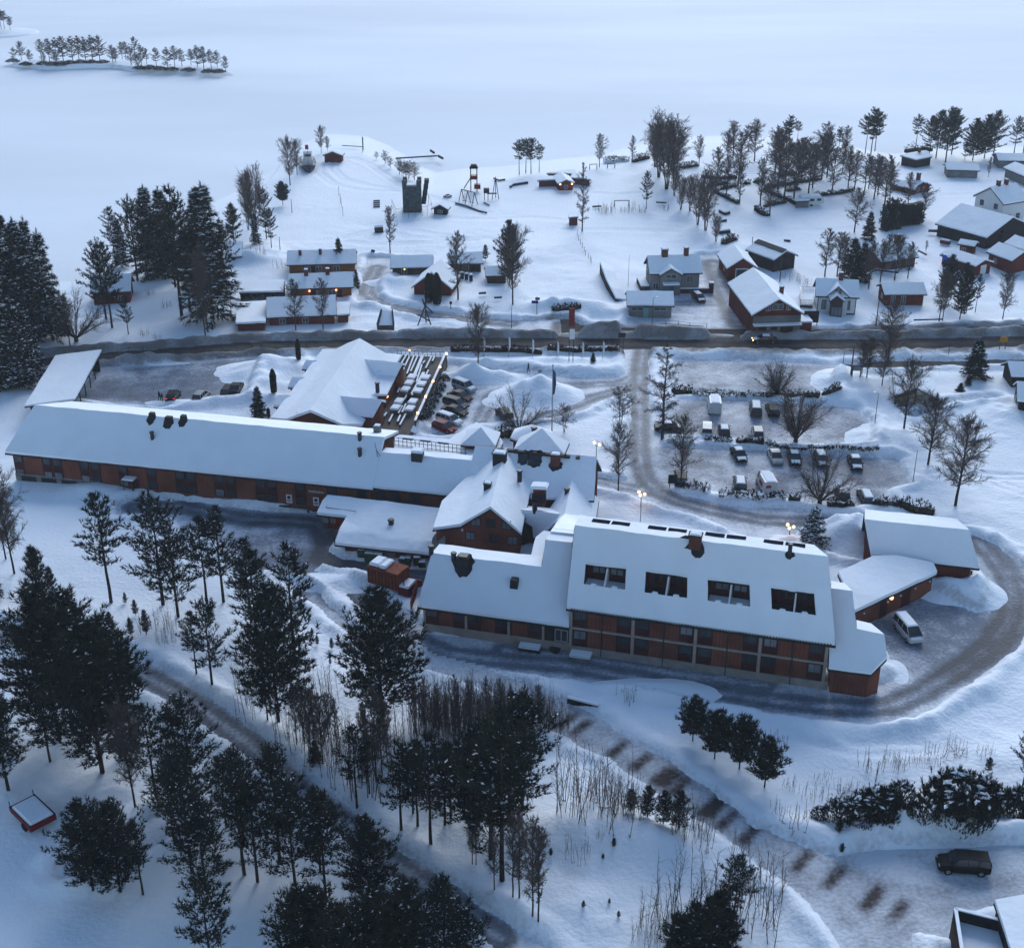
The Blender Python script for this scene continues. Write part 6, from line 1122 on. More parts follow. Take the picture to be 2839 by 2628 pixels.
trees('h', '@ tuft of dry weeds from the left on the snow bank', 'dry weeds on the snow bank', 'P 90,270,170 820,480,310 1040,470,350 1340,380,250 1260,440,370 1480,330,220 200,640,540 380,700,570 450,560,480 590,640,540 700,640,560 100,830,740 240,960,800 1000,420,330 1160,420,330 1700,360,270 K 950,1600,1480 300,760,600 I 1090,1860,1700')
trees('h', '@ tuft of dry weeds from the left on the far field bank', 'dry weeds on the far banks', 'E 1100,1260,1190 1200,1280,1220 1280,1060,980 1150,960,900 1440,1190,1130 B 60,1230,1150 220,1300,1220 C 740,870,780 800,865,770 910,865,810 980,860,770 1230,850,780 1050,870,800 D 250,1390,1310 180,1370,1300 310,1420,1340')
# ---------------------------------------------------------------- vehicles
CARS = {}
def car_meshes(kind):
    if kind in CARS: return CARS[kind]
    L, Wd, Hh, bel, hood, cab = {
        'hatch': (4.1, 1.75, 1.48, .60, .55, [(-.49, .62), (-.40, .97), (-.05, 1.), (.10, .97), (.30, .58)]),
        'sedan': (4.6, 1.80, 1.44, .60, .56, [(-.36, .62), (-.20, .96), (0., 1.), (.10, .97), (.28, .58)]),
        'estate': (4.7, 1.80, 1.48, .60, .55, [(-.49, .62), (-.44, .94), (-.05, 1.), (.12, .97), (.29, .58)]),
        'suv': (4.7, 1.90, 1.75, .60, .57, [(-.49, .64), (-.46, .95), (-.05, 1.), (.13, .97), (.27, .59)]),
        'mpv': (4.8, 1.90, 1.85, .56, .50, [(-.495, .60), (-.48, .97), (-.05, 1.), (.20, .96), (.40, .52)]),
        'van': (5.2, 2.0, 2.35, .52, .45, [(.06, .54), (.10, .98), (.20, 1.), (.25, .97), (.39, .50)])}[kind]
    mb = MB(); w = Wd / 2
    def ring(x, k, zl, zh): h = w * k; return [(x * L, -h * .92, zl * Hh), (x * L, h * .92, zl * Hh), (x * L, h, (zl + .06) * Hh), (x * L, h, (zh - .05) * Hh), (x * L, h * .86, zh * Hh), (x * L, -h * .86, zh * Hh), (x * L, -h, (zh - .05) * Hh), (x * L, -h, (zl + .06) * Hh)]
    rs = [ring(-.5, .82, .22, bel - .06), ring(-.48, .95, .17, bel), ring(-.3, 1, .15, bel + .02), ring(.25, 1, .15, bel + .0), ring(.30, 1, .15, hood + .02), ring(.42, .96, .16, hood - .03), ring(.485, .86, .2, hood - .10), ring(.5, .76, .24, hood - .16)]
    for i in range(len(rs) - 1): mb.hull(rs[i], rs[i + 1], caps=False)
    mb.poly(rs[0][::-1]); mb.poly(rs[-1])
    def cr(x, z, k0=.90): kt = k0 - .16 * min(1., max(0, (z - bel) / (1 - bel))); h = w * kt; return (x * L, h, z * Hh)
    tp = [cr(*c) for c in cab]; gb = MB(); zb = (bel - .02) * Hh; hb = w * .90
    pts = [(x, y, z) for x, y, z in tp]
    ringc = [[(x, -hb if i in (0, 4) else -hb, zb), (x, hb, zb), (x, y, max(z, zb + .02)), (x, -y, max(z, zb + .02))] for i, (x, y, z) in enumerate(pts)]
    for i in range(4): gb.hull(ringc[i], ringc[i + 1], caps=False)
    gb.poly(ringc[0][::-1]); gb.poly(ringc[-1])
    e = .018                               # roof skin and pillars in body colour
    rf = [(x, y + e, z + e) for x, y, z in pts[1:4]]
    for i in range(2):
        (x0, y0, z0), (x1, y1, z1) = rf[i], rf[i + 1]; mb.hull([(x0, -y0, z0 - .07), (x0, y0, z0 - .07), (x1, y1, z1 - .07), (x1, -y1, z1 - .07)], [(x0, -y0 * .93, z0 + .02), (x0, y0 * .93, z0 + .02), (x1, y1 * .93, z1 + .02), (x1, -y1 * .93, z1 + .02)])
    for s in (-1, 1):
        for i, j in ((0, 1), (4, 3)): mb.tube((pts[i][0], s * pts[i][1], pts[i][2]), (pts[j][0], s * (pts[j][1] + e), pts[j][2]), .05, .05, 4)
        for f in ((.35, .7) if kind != 'van' else ()):
            x = pts[1][0] + (pts[3][0] - pts[1][0]) * f; mb.tube((x, s * (hb + e), zb), (x, s * (pts[2][1] + e), pts[2][2] - .05), .045, .04, 4)
        mb.box((pts[4][0] - .22 * L * .3, s * (w + .09), zb + .02), (.12, .2, .14))
    if kind == 'van': mb.hull([(-.5 * L, -w, .22 * Hh), (-.5 * L, w, .22 * Hh), (.09 * L, w, .22 * Hh), (.09 * L, -w, .22 * Hh)], [(-.495 * L, -w * .92, Hh), (-.495 * L, w * .92, Hh), (.10 * L, w * .92, Hh), (.10 * L, -w * .92, Hh)])
    sn = MB(); x0, x1 = (pts[1][0], pts[3][0]) if kind != 'van' else (-.48 * L, pts[3][0]); y = pts[2][1] * .9; zt = Hh * .985; sn.hull([(x0, -y, zt), (x0, y, zt), (x1, y, zt - .03), (x1, -y, zt - .03)], [(x0 + .1, -y * .85, zt + .13), (x0 + .1, y * .85, zt + .13), (x1 - .15, y * .85, zt + .10), (x1 - .15, -y * .85, zt + .10)])
    xh0, xh1 = .31 * L, .46 * L; yh = w * .78; sn.hull([(xh0, -yh, hood * Hh + .01), (xh0, yh, hood * Hh + .01), (xh1, yh * .9, (hood - .07) * Hh), (xh1, -yh * .9, (hood - .07) * Hh)], [(xh0, -yh * .9, hood * Hh + .1), (xh0, yh * .9, hood * Hh + .1), (xh1 - .1, yh * .8, (hood - .07) * Hh + .09), (xh1 - .1, -yh * .8, (hood - .07) * Hh + .09)])
    wm, rm = MB(), MB(); r = .33 if kind not in ('suv', 'van') else .37; wm.tube((0, -.11, 0), (0, .11, 0), r, r, 14); rm.tube((0, -.118, 0), (0, .118, 0), r * .58, r * .58, 10)
    lm = MB(); lm.box((0, 0, -.08), (.08, .34, .16))
    def me(m, nm): q = bpy.data.meshes.new(nm); q.from_pydata(m.v, [], m.f); q.materials.append(None); return q
    CARS[kind] = dict(body=me(mb, 'body'), win=me(gb, 'windows'), snow=me(sn, 'snow_cover'), tyre=me(wm, 'tyre'), rim=me(rm, 'rim'), light=me(lm, 'light'), L=L, w=w, H=Hh, r=r, bel=bel, hood=hood)
    return CARS[kind]
def sub(nm, me, m, par, loc=(0, 0, 0)):
    o = bpy.data.objects.new(nm, me); COL.objects.link(o); o.parent = par; o.location = loc; o.material_slots[0].link = 'OBJECT'; o.material_slots[0].material = m; return o
PAINT = {}
def paint(c):
    if c not in PAINT: PAINT[c] = mat('car_paint', c, .45, .15, 2., spec=.22 if sum(c) > .3 else .04)
    return PAINT[c]
hl_off = mat('lamp_glass', (.35, .36, .38), .2); tl_off = mat('red_lens', (.16, .012, .01), .3)
BLK, GRY, SIL, WHT, REDC, DRED, DBL, MAR = (.012, .012, .014), (.07, .072, .076), (.30, .31, .32), (.52, .53, .54), (.17, .012, .015), (.085, .014, .014), (.02, .026, .035), (.06, .022, .02)
def car(kind, col, z, x, y, fx, fy, label, snowy=True, cat='car', hl=None, tl=None, grp='parked cars', box=False):
    q = car_meshes(kind); p = W(z, x, y); f = W(z, fx, fy); a = math.atan2(f.y - p.y, f.x - p.x); p.z = .02 if gz(p.x, p.y) < .3 else gz(p.x, p.y)
    nm = {'hatch': 'hatchback', 'sedan': 'saloon_car', 'estate': 'estate_car', 'suv': 'off_road_car', 'mpv': 'people_carrier', 'van': 'delivery_van'}[kind]
    o = thing(nm, p, label, cat, grp, a); pm = paint(col); sub('body', q['body'], pm, o); sub('windows', q['win'], glass, o)
    if snowy: sub('snow_cover', q['snow'], snow, o)
    for sx in (-.31, .31):
        for s in (-1, 1): w_ = bpy.data.objects.new('wheel', None); COL.objects.link(w_); w_.parent = o; w_.location = (sx * q['L'], s * (q['w'] - .1), q['r']); sub('tyre', q['tyre'], rubber, w_); sub('rim', q['rim'], lmetal, w_)
    for s in (-1, 1):
        sub('headlight', q['light'], hl or hl_off, o, (q['L'] * .482, s * q['w'] * .62, (q['hood'] - .13) * q['H'])); sub('taillight', q['light'], tl or tl_off, o, (-q['L'] * .485, s * q['w'] * .68, (q['bel'] - .08) * q['H']))
    return o
red_lit = mat('lit_tail_lamp', (1., .03, .04), .4, emit=1.5)
car('hatch', BLK, 'E', 1335, 1735, 1385, 1660, 'dark hatchback with glowing tail lamp beside two people in the left yard', tl=red_lit, snowy=False)
car('hatch', SIL, 'E', 1550, 1738, 1615, 1680, 'pale hatchback standing alone in the middle of the left yard', snowy=False)
car('sedan', BLK, 'E', 1822, 1705, 1865, 1630, 'black saloon parked beside the snow bank in the left yard', snowy=False)
car('estate', DBL, 'E', 1762, 1690, 1815, 1620, 'dark estate car half hidden behind the black saloon in the left yard', snowy=False)
car('suv', SIL, 'F', 1630, 615, 1720, 650, 'silver off-road car at the top of the row beside the terrace')
car('sedan', MAR, 'F', 1597, 685, 1690, 715, 'brownish red saloon second in the row beside the terrace', snowy=False)
car('estate', GRY, 'F', 1565, 740, 1660, 770, 'grey estate car third in the row beside the terrace', snowy=False)
car('sedan', BLK, 'F', 1555, 800, 1650, 825, 'black saloon fourth in the row beside the terrace', snowy=False)
car('estate', WHT, 'F', 1515, 865, 1620, 900, 'white estate car fifth in the row beside the terrace')
car('hatch', REDC, 'F', 1475, 925, 1580, 960, 'bright dark red hatchback nearest the hotel in the terrace row', snowy=False)
car('suv', GRY, 'F', 1935, 830, 1880, 760, 'dark car tucked under the sprawling bush by the entrance', snowy=False)
car('van', WHT, 'G', 1607, 770, 1595, 690, 'white van with dark rear window in the top row of the car park', cat='van')
car('mpv', GRY, 'G', 1925, 790, 1915, 700, 'dark grey people carrier with snowy roof in the top car park row')
car('estate', BLK, 'H', 60, 790, 30, 710, 'black estate car behind the big round shrub in the car park', snowy=False)
car('suv', WHT, 'G', 1550, 945, 1550, 870, 'pale car with a long black roof box in the car park', snowy=False)
car('hatch', MAR, 'G', 1682, 950, 1672, 870, 'maroon hatchback with snow covered roof behind the hedge')
car('hatch', SIL, 'G', 1940, 965, 1925, 880, 'silver hatchback at the hedge below the big round shrub', snowy=False)
car('sedan', BLK, 'G', 1258, 925, 1320, 925, 'dark car beside the drooping birch at the junction')
car('estate', BLK, 'G', 1350, 1310, 1345, 1200, 'dark estate car under the bare tree at the car park corner', snowy=False)
car('sedan', BLK, 'G', 1795, 1135, 1840, 1210, 'black saloon leftmost in the third car park row')
car('sedan', SIL, 'H', 82, 1150, 115, 1220, 'silver saloon in the third car park row', snowy=False)
car('sedan', BLK, 'H', 228, 1160, 250, 1240, 'black saloon between the silver saloon and the shrub')
car('hatch', DBL, 'H', 435, 1175, 470, 1250, 'dark hatchback half behind the lowest round shrub')
car('sedan', BLK, 'H', 695, 1195, 725, 1270, 'black saloon rightmost in the third car park row')
car('estate', GRY, 'G', 1805, 1355, 1795, 1260, 'grey estate car in the bottom car park row left of the white van')
wv = car('van', WHT, 'H', 10, 1375, -65, 1240, 'white delivery van with red panels in the bottom car park row', cat='van')
mb = MB()
for s in (-1, 1): mb.hull([(-1.6, s * 1.005, 1.1), (.1, s * 1.005, 1.1), (.1, s * .975, 1.75), (-1.6, s * .975, 1.75)], [(-1.6, s * 1.02, 1.1), (.1, s * 1.02, 1.1), (.1, s * .99, 1.75), (-1.6, s * .99, 1.75)])
mb.box((-2.6, .35, 1.45), (.06, .75, .4)); mb.build('red_panel', mat('red_decal', (.30, .02, .04), .5), wv, world=False)
car('sedan', DBL, 'H', 600, 1450, 575, 1370, 'dark snowy saloon right of the lowest round shrub')
car('estate', GRY, 'H', 775, 1460, 735, 1380, 'grey estate car rightmost in the bottom car park row')
lit_head = mat('lit_headlamp', (1., .62, .2), .3, emit=5.)
car('sedan', DRED, 'H', 0, 250, -90, 250, 'dark red car with lit headlamps driving on the main road', hl=lit_head, grp=None)
car('hatch', DRED, 'C', 1487, 1535, 1530, 1570, 'red hatchback parked before the grey two storey house', grp=None)
car('mpv', WHT, 'L', 1100, 1055, 1180, 1150, 'snow covered white people carrier alone in the yard of the low corridor', grp=None)
car('suv', BLK, 'P', 1520, 1245, 1380, 1235, 'big black off-road car alone on the snowy drive in the lower right', snowy=False, grp=None)
car('sedan', SIL, 'E', 1950, 968, 1950, 1000, 'pale car under the carport roof', snowy=False, grp=None)
# other wheeled things
def box_thing(name, label, cat, z, x, y, fx, fy, sz, m, top=None, th=.2, grp=None, zz=0.):
    p = W(z, x, y); f = W(z, fx, fy); a = math.atan2(f.y - p.y, f.x - p.x); p.z = gz(p.x, p.y) + zz; o = thing(name, p, label, cat, grp, a)
    mb = MB(); mb.box((0, 0, 0), sz, 0); mb.build('body', m, o, world=False, bevel=.04)
    if top: mb = MB(); mb.box((0, 0, sz[2]), (sz[0] * .98, sz[1] * .96, th), 0, 0, .88); mb.build('snow_cover', top, o, world=False)
    return o
p = W('M', 335, 1585); f = W('M', 440, 1530); a = math.atan2(f.y - p.y, f.x - p.x); o = thing('red_trailer', (p.x, p.y, gz(p.x, p.y)), 'small red farm trailer heaped with snow among the lower left pines', 'trailer', None, a)
mb = MB(); mb.box((0, 1.5, .75), (2.6, 4.0, .15)); tr_red = mat('trailer_red', (.16, .012, .016), .5, .3, 2.)
mb.build('bed', tr_red, o, world=False); 
for x_, y_, sx, sy, nm in ((0, -.45, 2.6, .1, 'tailboard'), (-1.28, 1.6, .08, 4.1, 'side_board'), (1.28, 1.6, .08, 4.1, 'side_board'), (0, 3.55, 2.6, .1, 'front_board')): mb = MB(); mb.box((x_, y_, .9), (sx, sy, .5)); mb.build(nm, tr_red, o, world=False)
mb = MB(); mb.box((0, 1.55, 1.2), (2.45, 3.9, .35), 0, 0, .92); mb.build('snow_load', snow, o, world=False, bevel=.1)
for s in (-1, 1):
    mb = MB(); mb.tube((s * 1.15, 1.0, .45), (s * 1.35, 1.0, .45), .45, .45, 12); mb.build('wheel', rubber, o, world=False); mb = MB(); mb.tube((s * 1.2, 3.6, .9), (s * 1.2, 3.7, 1.9), .05, .05, 5); mb.build('stake', metal, o, world=False)
p = W('D', 350, 815); f = W('D', 425, 812); a = math.atan2(f.y - p.y, f.x - p.x); o = thing('caravan', (p.x, p.y, gz(p.x, p.y)), 'white snow topped caravan beside the hedge in the caravan park', 'caravan', None, a)
mb = MB(); pr = [(-3, .5), (-3.1, 1.2), (-2.7, 2.4), (2.4, 2.5), (3.1, 1.6), (3.0, .6)]; mb.hull([(x, -1.15, z) for x, z in pr], [(x, 1.15, z) for x, z in pr]); mb.build('body', white, o, world=False)
mb = MB(); mb.hull([(-2.7, -1.1, 2.42), (-2.7, 1.1, 2.42), (2.4, 1.1, 2.5), (2.4, -1.1, 2.5)], [(-2.5, -1., 2.7), (-2.5, 1., 2.7), (2.2, 1., 2.75), (2.2, -1., 2.75)]); mb.build('snow_cover', snow, o, world=False)
for x_ in (-1.8, 0., 1.8): mb = MB(); mb.box((x_, -1.17, 1.35), (1.1, .06, .6)); mb.build('window', glass, o, world=False)
mb = MB(); mb.tube((0, -1.1, .35), (0, -.9, .35), .35, .35, 10); mb.build('wheel', rubber, o, world=False)
t_ = thing('caravan_awning', W('D', 300, 760), 'snowy flat awning roof behind the white caravan', 'awning'); shell(t_, [[W('D', x, y, 2.4) for x, y in ((240, 765), (350, 760), (330, 738), (250, 742))]], grey, .25, .15)
mb = MB(); p = W('B', 428, 520); o = thing('moored_boat', (p.x, p.y, -.2), 'old dark hulled boat with white cabin and red funnel by the shore', 'boat', None, math.radians(-80))
def hullring(x, w_, z): return [(x, -w_, z), (x, w_, z)]
st_ = [(-7.5, 1.6, .6, 1.9), (-5, 2.2, .2, 1.7), (0, 2.4, 0, 1.6), (4, 2.0, .1, 1.9), (6.5, .9, .4, 2.4), (7.6, .08, .9, 2.7)]; mb = MB()
rr = [[(x, -w_ * .55, zl), (x, w_ * .55, zl), (x, w_, zh), (x, -w_, zh)] for x, w_, zl, zh in st_]
for i in range(5): mb.hull(rr[i], rr[i + 1], caps=False)
mb.poly(rr[0][::-1]); mb.build('hull', mat('boat_hull', (.02, .028, .045), .5), o, world=False); mb = MB(); mb.box((1.0, 0, 1.6), (5.2, 2.6, 1.9)); mb.box((2.4, 0, 3.5), (2.2, 2.2, 1.9)); mb.build('wheelhouse', white, o, world=False); mb = MB(); mb.box((2.4, 0, 5.4), (2.5, 2.5, .3)); mb.box((-4, 0, 1.7), (4.5, 3., .25)); mb.build('snow_cover', snow, o, world=False)
mb = MB(); mb.tube((-1.2, 0, 3.2), (-1.2, 0, 6.4), .5, .45, 10); mb.build('funnel', mat('funnel_red', (.25, .02, .02), .5), o, world=False); mb = MB(); mb.box((3.52, 0, 4.2), (.06, 1.7, .7)); mb.box((2.4, -1.12, 4.2), (1.5, .06, .7)); mb.build('window', glass, o, world=False); mb = MB(); mb.tube((4.8, 0, 2), (4.8, 0, 6.5), .07, .05, 5); mb.build('mast', metal, o, world=False)
# ---------------------------------------------------------------- street furniture and small things
def pole(name, z, x, y, top, label, cat, r=.08, grp=None, arm=0, m=None, head=True):
    p = G(z, x, y); h = topz(Vector((p.x, p.y, 0)), nat(z, 0, top)[1]) ; o = thing(name, p, label, cat, grp)
    mb = MB(); mb.tube(p - Vector((0, 0, .3)), p + Vector((0, 0, h - p.z)), r, r * .6, 7); 
    if arm: mb.tube(p + Vector((0, 0, h - p.z)), p + Vector((arm, 0, h - p.z + .15)), r * .6, r * .5, 5)
    mb.build('post', m or metal, o)
    if arm: mb = MB(); mb.box((p.x + arm * 1.2, p.y, h + .1), (abs(arm) * .6, .25, .14)); mb.build('lamp_head', lmetal, o)
    return o, p, h
for z, x, y, t, lab in (('G', 700, 1160, 1035, 'lit twin globe lamp post at the right end of the main house'), ('G', 1043, 1525, 1415, 'lit triple globe lamp post on the bank behind the balcony block'), ('L', 188, 330, 225, 'lit triple globe lamp post beside the snow laden fir')):
    o, p, h = pole('street_lamp', z, x, y, t, lab, 'street lamp', .07, 'lit globe lamps along the drive')
    for k in range(2 if 'twin' in lab else 3):
        a = 2.09 * k + .2; q = Vector((p.x + math.cos(a) * .48, p.y + math.sin(a) * .3, h + (.0 if k != 1 else .25))); mb = MB(); mb.ball(q, .2, 1, 9, 6); mb.build('globe', lampw, o, smooth=True); mb = MB(); mb.tube((p.x, p.y, h - .3), q, .03, .03, 5); mb.build('bracket', metal, o)
for z, x, y, t, lab, r, arm in (('H', 845, 900, 642, 'thin unlit lamp post with a short arm beside the car park snow bank', .07, -.5), ('H', 1140, 1332, 1075, 'plain thin post on the snow bank right of the car park', .06, 0), ('H', 592, 525, 325, 'thin leaning post by the side road left of the telegraph pole', .06, 0), ('C', 50, 1790, 1590, 'thin lamp post at the main road beside the field birch', .07, 0), ('C', 1128, 1775, 1515, 'thin lamp post at the road before the grey garage', .07, .5),
    ('C', 945, 1450, 1185, 'tall thin pole by the snowy wall of the grey house', .05, 0), ('D', 118, 1395, 1210, 'wooden pole between the long barn and the white villa', .12, 0), ('D', 855, 1750, 1515, 'dark pole beside the roadside birch', .13, 0), ('H', 1410, 372, 225, 'thin road marker pole before the dense fir', .05, 0), ('B', 305, 870, 755, 'short pole below the round dark pine', .09, 0), ('B', 215, 1180, 1045, 'pole at the field edge by the reddish thicket', .09, 0), ('E', 1785, 1155, 960, 'leaning pole beside the flat garage', .09, 0), ('E', 1935, 660, 560, 'short pole at the little white roofed shed', .08, 0), ('C', 1893, 1195, 1045, 'pole behind the black barn ridge', .12, 0), ('K', 1040, 185, 0, 'thin dark pole rising over the skylights of the balcony block', .05, 0), ('J', 635, 610, 560, 'short post at the kitchen annex corner', .05, 0)):
    pole('lamp_post' if 'lamp' in lab else 'pole', z, x, y, t, lab, 'lamp post' if 'lamp' in lab else 'pole', r, None, arm, wood if r > .1 else metal)
o, p, h = pole('telegraph_pole', 'H', 655, 580, 270, 'stout telegraph pole beside the snow bank of the car park', 'telegraph pole', .15, None, 0, wood); mb = MB(); mb.box((p.x, p.y, h - 1), (1.5, .1, .1)); mb.build('crossarm', wood, o)
o = thing('notice_shelter', G('H', 695, 590), 'small blue topped notice board at the telegraph pole', 'notice board'); p = o.location; mb = MB(); mb.box((p.x - .7, p.y, p.z), (.15, .15, 2.2)); mb.box((p.x + .7, p.y, p.z), (.15, .15, 2.2)); mb.build('posts', black, o); mb = MB(); mb.box((p.x, p.y, p.z + 1.2), (1.6, .1, 1.)); mb.build('board', conc, o); mb = MB(); mb.box((p.x, p.y, p.z + 2.2), (2.0, .8, .12)); mb.build('roof', mat('blue_sheet', (.02, .05, .14), .5), o)
flag_m = mat('pennant_cloth', (.55, .57, .60), .8)
for k, (z, x, y, t) in enumerate((('F', 1780, 370, 195), ('F', 1970, 375, 195), ('G', 210, 382, 215), ('G', 401, 397, 232), ('G', 592, 400, 235), ('G', 750, 393, 232))):
    if k == 0: x, y, t = 1778, 375, 200
    o, p, h = pole('flagpole', z, x, y, t, '%s white pennant flagpole from the left along the hedge by the main road' % ORD[k] if k else 'leftmost white pennant flagpole along the hedge by the main road', 'flagpole', .06, 'pennant flagpoles by the main road', 0, lmetal)
    mb = MB(); mb.poly([(p.x, p.y, h - .2), (p.x + .28, p.y - .05, h - .5), (p.x + .34, p.y + .1, h - 2.2), (p.x + .05, p.y, h - 2.9)]); mb.poly([(p.x + .05, p.y + .02, h - 2.9), (p.x + .34, p.y + .12, h - 2.2), (p.x + .28, p.y - .03, h - .5), (p.x, p.y + .02, h - .2)]); mb.build('pennant', flag_m, o)
o, p, h = pole('flagpole', 'G', 360, 985, 425, 'very tall flagpole with a limp dark blue flag on the hotel lawn', 'flagpole', .11, None, 0, lmetal); mb = MB(); mb.ball((p.x, p.y, h), .13); mb.tube((p.x, p.y, p.z), (p.x, p.y, p.z + .9), .2, .16, 8); mb.build('finial', metal, o)
mb = MB(); q = [(.05, 0, -.6), (.45, .1, -1.2), (.55, -.05, -3.0), (.35, .1, -4.6), (.08, 0, -4.9)]; mb.hull([(p.x + a, p.y + b_ - .04, h + c) for a, b_, c in q], [(p.x + a, p.y + b_ + .04, h + c) for a, b_, c in q]); mb.build('flag', mat('blue_flag', (.02, .045, .11), .8), o)
o, p, h = pole('flagpole', 'B', 848, 395, 270, 'lone flagpole at the tip of the point beside the boathouse', 'flagpole', .09, None, 0, metal); mb = MB(); mb.hull([(p.x, p.y, h - .3), (p.x + .3, p.y, h - .5), (p.x + .25, p.y, h - 4.), (p.x, p.y, h - 4.4)], [(p.x, p.y + .05, h - .3), (p.x + .3, p.y + .05, h - .5), (p.x + .25, p.y + .05, h - 4.), (p.x, p.y + .05, h - 4.4)]); mb.build('flag', metal, o)
# signs
def sign(z, x, y, label, boards, posts, cat='sign'):
    p = G(z, x, y); o = thing('road_sign', p, label, cat); mb = MB()
    for dx, hh in posts: mb.tube((p.x + dx, p.y, p.z - .3), (p.x + dx, p.y, p.z + hh), .07, .07, 6)
    mb.build('post', metal, o)
    for dx, z0, w_, h_, m in boards: mb = MB(); mb.box((p.x + dx, p.y - .1, p.z + z0), (w_, .1, h_)); mb.build('board', m, o)
    return o
redb = mat('red_board', (.14, .015, .018), .5); yel = mat('yellow_sign', (.34, .15, .012), .6)
sign('G', 506, 437, 'tall two legged hotel pylon with a red board and white lower panel', [(0, 6.6, 1.0, 3.2, redb), (.1, 4.2, .9, 1.8, white)], [(-.35, 8), (.35, 8)]); sign('G', 892, 348, 'black two legged road sign at the drive entrance', [(0, 2.7, 1.3, .8, black)], [(-.35, 3.), (.35, 3.)])
sign('C', 245, 1650, 'blue bladed direction sign by the cabin road', [(.1, 2.9, .9, .5, roofd), (-.4, 2.2, 1.3, .6, mat('blue_sign', (.02, .05, .16), .5))], [(0, 3.6)]); sign('H', 1820, 345, 'tilted yellow road sign by the side road at the right', [(0, 1.3, 1.4, 1.0, yel)], [(-.5, 2.4), (.5, 2.4)]); sign('D', 352, 1745, 'dark roadside information board before the white villa', [(0, .6, 2.8, 2.3, black)], [(-1.2, 2.9), (1.2, 2.9)]); sign('G', 1285, 1362, 'dark square sign at the car park hedge corner', [(0, .5, 1.3, 1.4, black)], [(-.4, 1.6), (.4, 1.6)]); sign('G', 266, 595, 'small sign on the round snow mound', [(0, 1.4, .7, .5, conc)], [(0, 1.8)]); sign('B', 1525, 1620, 'small post with a box on the slope below the cypresses', [(0, .9, .5, .6, roofd)], [(0, 1.5)])
# people
cloth_d = mat('dark_clothes', (.018, .019, .024), .9); skin_m = mat('skin', (.30, .19, .15), .6)
def person(z, x, y, fx, fy, label, h=1.76, stride=.16):
    p = G(z, x, y); f = W(z, fx, fy); a = math.atan2(f.y - p.y, f.x - p.x); o = thing('person', p, label, 'person', None, a); s = h / 1.76
    V = [(0, 0, .95), (0, 0, 1.18), (0, 0, 1.42), (0, 0, 1.52), (.02, 0, 1.66), (0, .10, .92), (stride, .11, .5), (stride * .6, .11, .06), (stride * .6 + .16, .11, .03), (0, -.10, .92), (-stride * .5, -.11, .5), (-stride * 1.6, -.11, .08), (-stride * 1.6 + .15, -.11, .03), (0, .19, 1.40), (-.08, .26, 1.13), (.05, .26, .92), (.10, .25, .84), (0, -.19, 1.40), (.06, -.26, 1.13), (.2, -.24, .96), (.26, -.23, .90)]
    Rr = [.15, .155, .16, .06, .11, .10, .075, .05, .045, .10, .075, .05, .045, .075, .06, .048, .045, .075, .06, .048, .045]; E_ = [(0, 1), (1, 2), (2, 3), (3, 4), (0, 5), (5, 6), (6, 7), (7, 8), (0, 9), (9, 10), (10, 11), (11, 12), (2, 13), (13, 14), (14, 15), (15, 16), (2, 17), (17, 18), (18, 19), (19, 20)]
    me = bpy.data.meshes.new('body'); me.from_pydata([tuple(c * s for c in v) for v in V], E_, []); b_ = bpy.data.objects.new('body', me); COL.objects.link(b_); b_.parent = o; me.materials.append(cloth_d); sk = b_.modifiers.new('skin', 'SKIN'); b_.modifiers.new('sub', 'SUBSURF').levels = 1; b_.modifiers['sub'].render_levels = 1
    for i, r_ in enumerate(Rr): me.skin_vertices[0].data[i].radius = (r_ * s, r_ * s)
    me.skin_vertices[0].data[0].use_root = True
    mb = MB(); mb.ball((.075 * s, 0, 1.64 * s), .075 * s, 1.25, 8, 6); mb.ball((.15 * s, 0, 1.63 * s), .018 * s, 1.4, 6, 4); mb.build('face', skin_m, o, world=False, smooth=True); mb = MB(); mb.ball((-.01 * s, 0, 1.70 * s), .115 * s, .85, 9, 6); mb.build('hat', black, o, world=False, smooth=True)
person('G', 180, 484, 100, 470, 'person in dark clothes walking on the icy lane below the flagpoles'); person('E', 1228, 1752, 1290, 1760, 'person in dark clothes standing left of the dark hatchback'); person('E', 1250, 1765, 1290, 1740, 'shorter person at the rear of the dark hatchback', 1.45)
# terrace furniture
def tbl(x, y, w_, d_, label):
    p = W('2', x, y, dz); o = thing('terrace_table', p, label, 'table', 'snow covered terrace tables', math.radians(-14)); mb = MB(); mb.box((0, 0, .66), (w_, d_, .08)); mb.build('tabletop', wood, o, world=False)
    for sx in (-1, 1):
        for sy in (-1, 1): mb = MB(); mb.box((sx * w_ * .42, sy * d_ * .42, 0), (.1, .1, .66)); mb.build('leg', wood, o, world=False)
    mb = MB(); mb.box((0, 0, .74), (w_ * 1.02, d_ * 1.02, .32), 0, 0, .92); mb.build('snow_cover', rsnow, o, world=False, bevel=.06)
T_ = [(1545, 585), (1515, 650), (1475, 720), (1692, 592), (1650, 662), (1612, 735), (1410, 845), (1370, 915), (1555, 850), (1525, 925), (1212, 1010)]
for i, (x, y) in enumerate(T_): tbl(x, y + 18, 1.35 if i < 10 else 1.0, 1.9 if i < 10 else 1.3, ['far left table of the upper snowy table group', 'middle left table of the upper snowy table group', 'near left table of the upper snowy table group', 'far right table of the upper snowy table group', 'middle right table of the upper snowy table group', 'near right table of the upper snowy table group', 'far left table of the lower snowy table group', 'near left table of the lower snowy table group', 'far right table of the lower snowy table group', 'near right table of the lower snowy table group', 'small snowy table alone beside the nearest wing roof'][i])
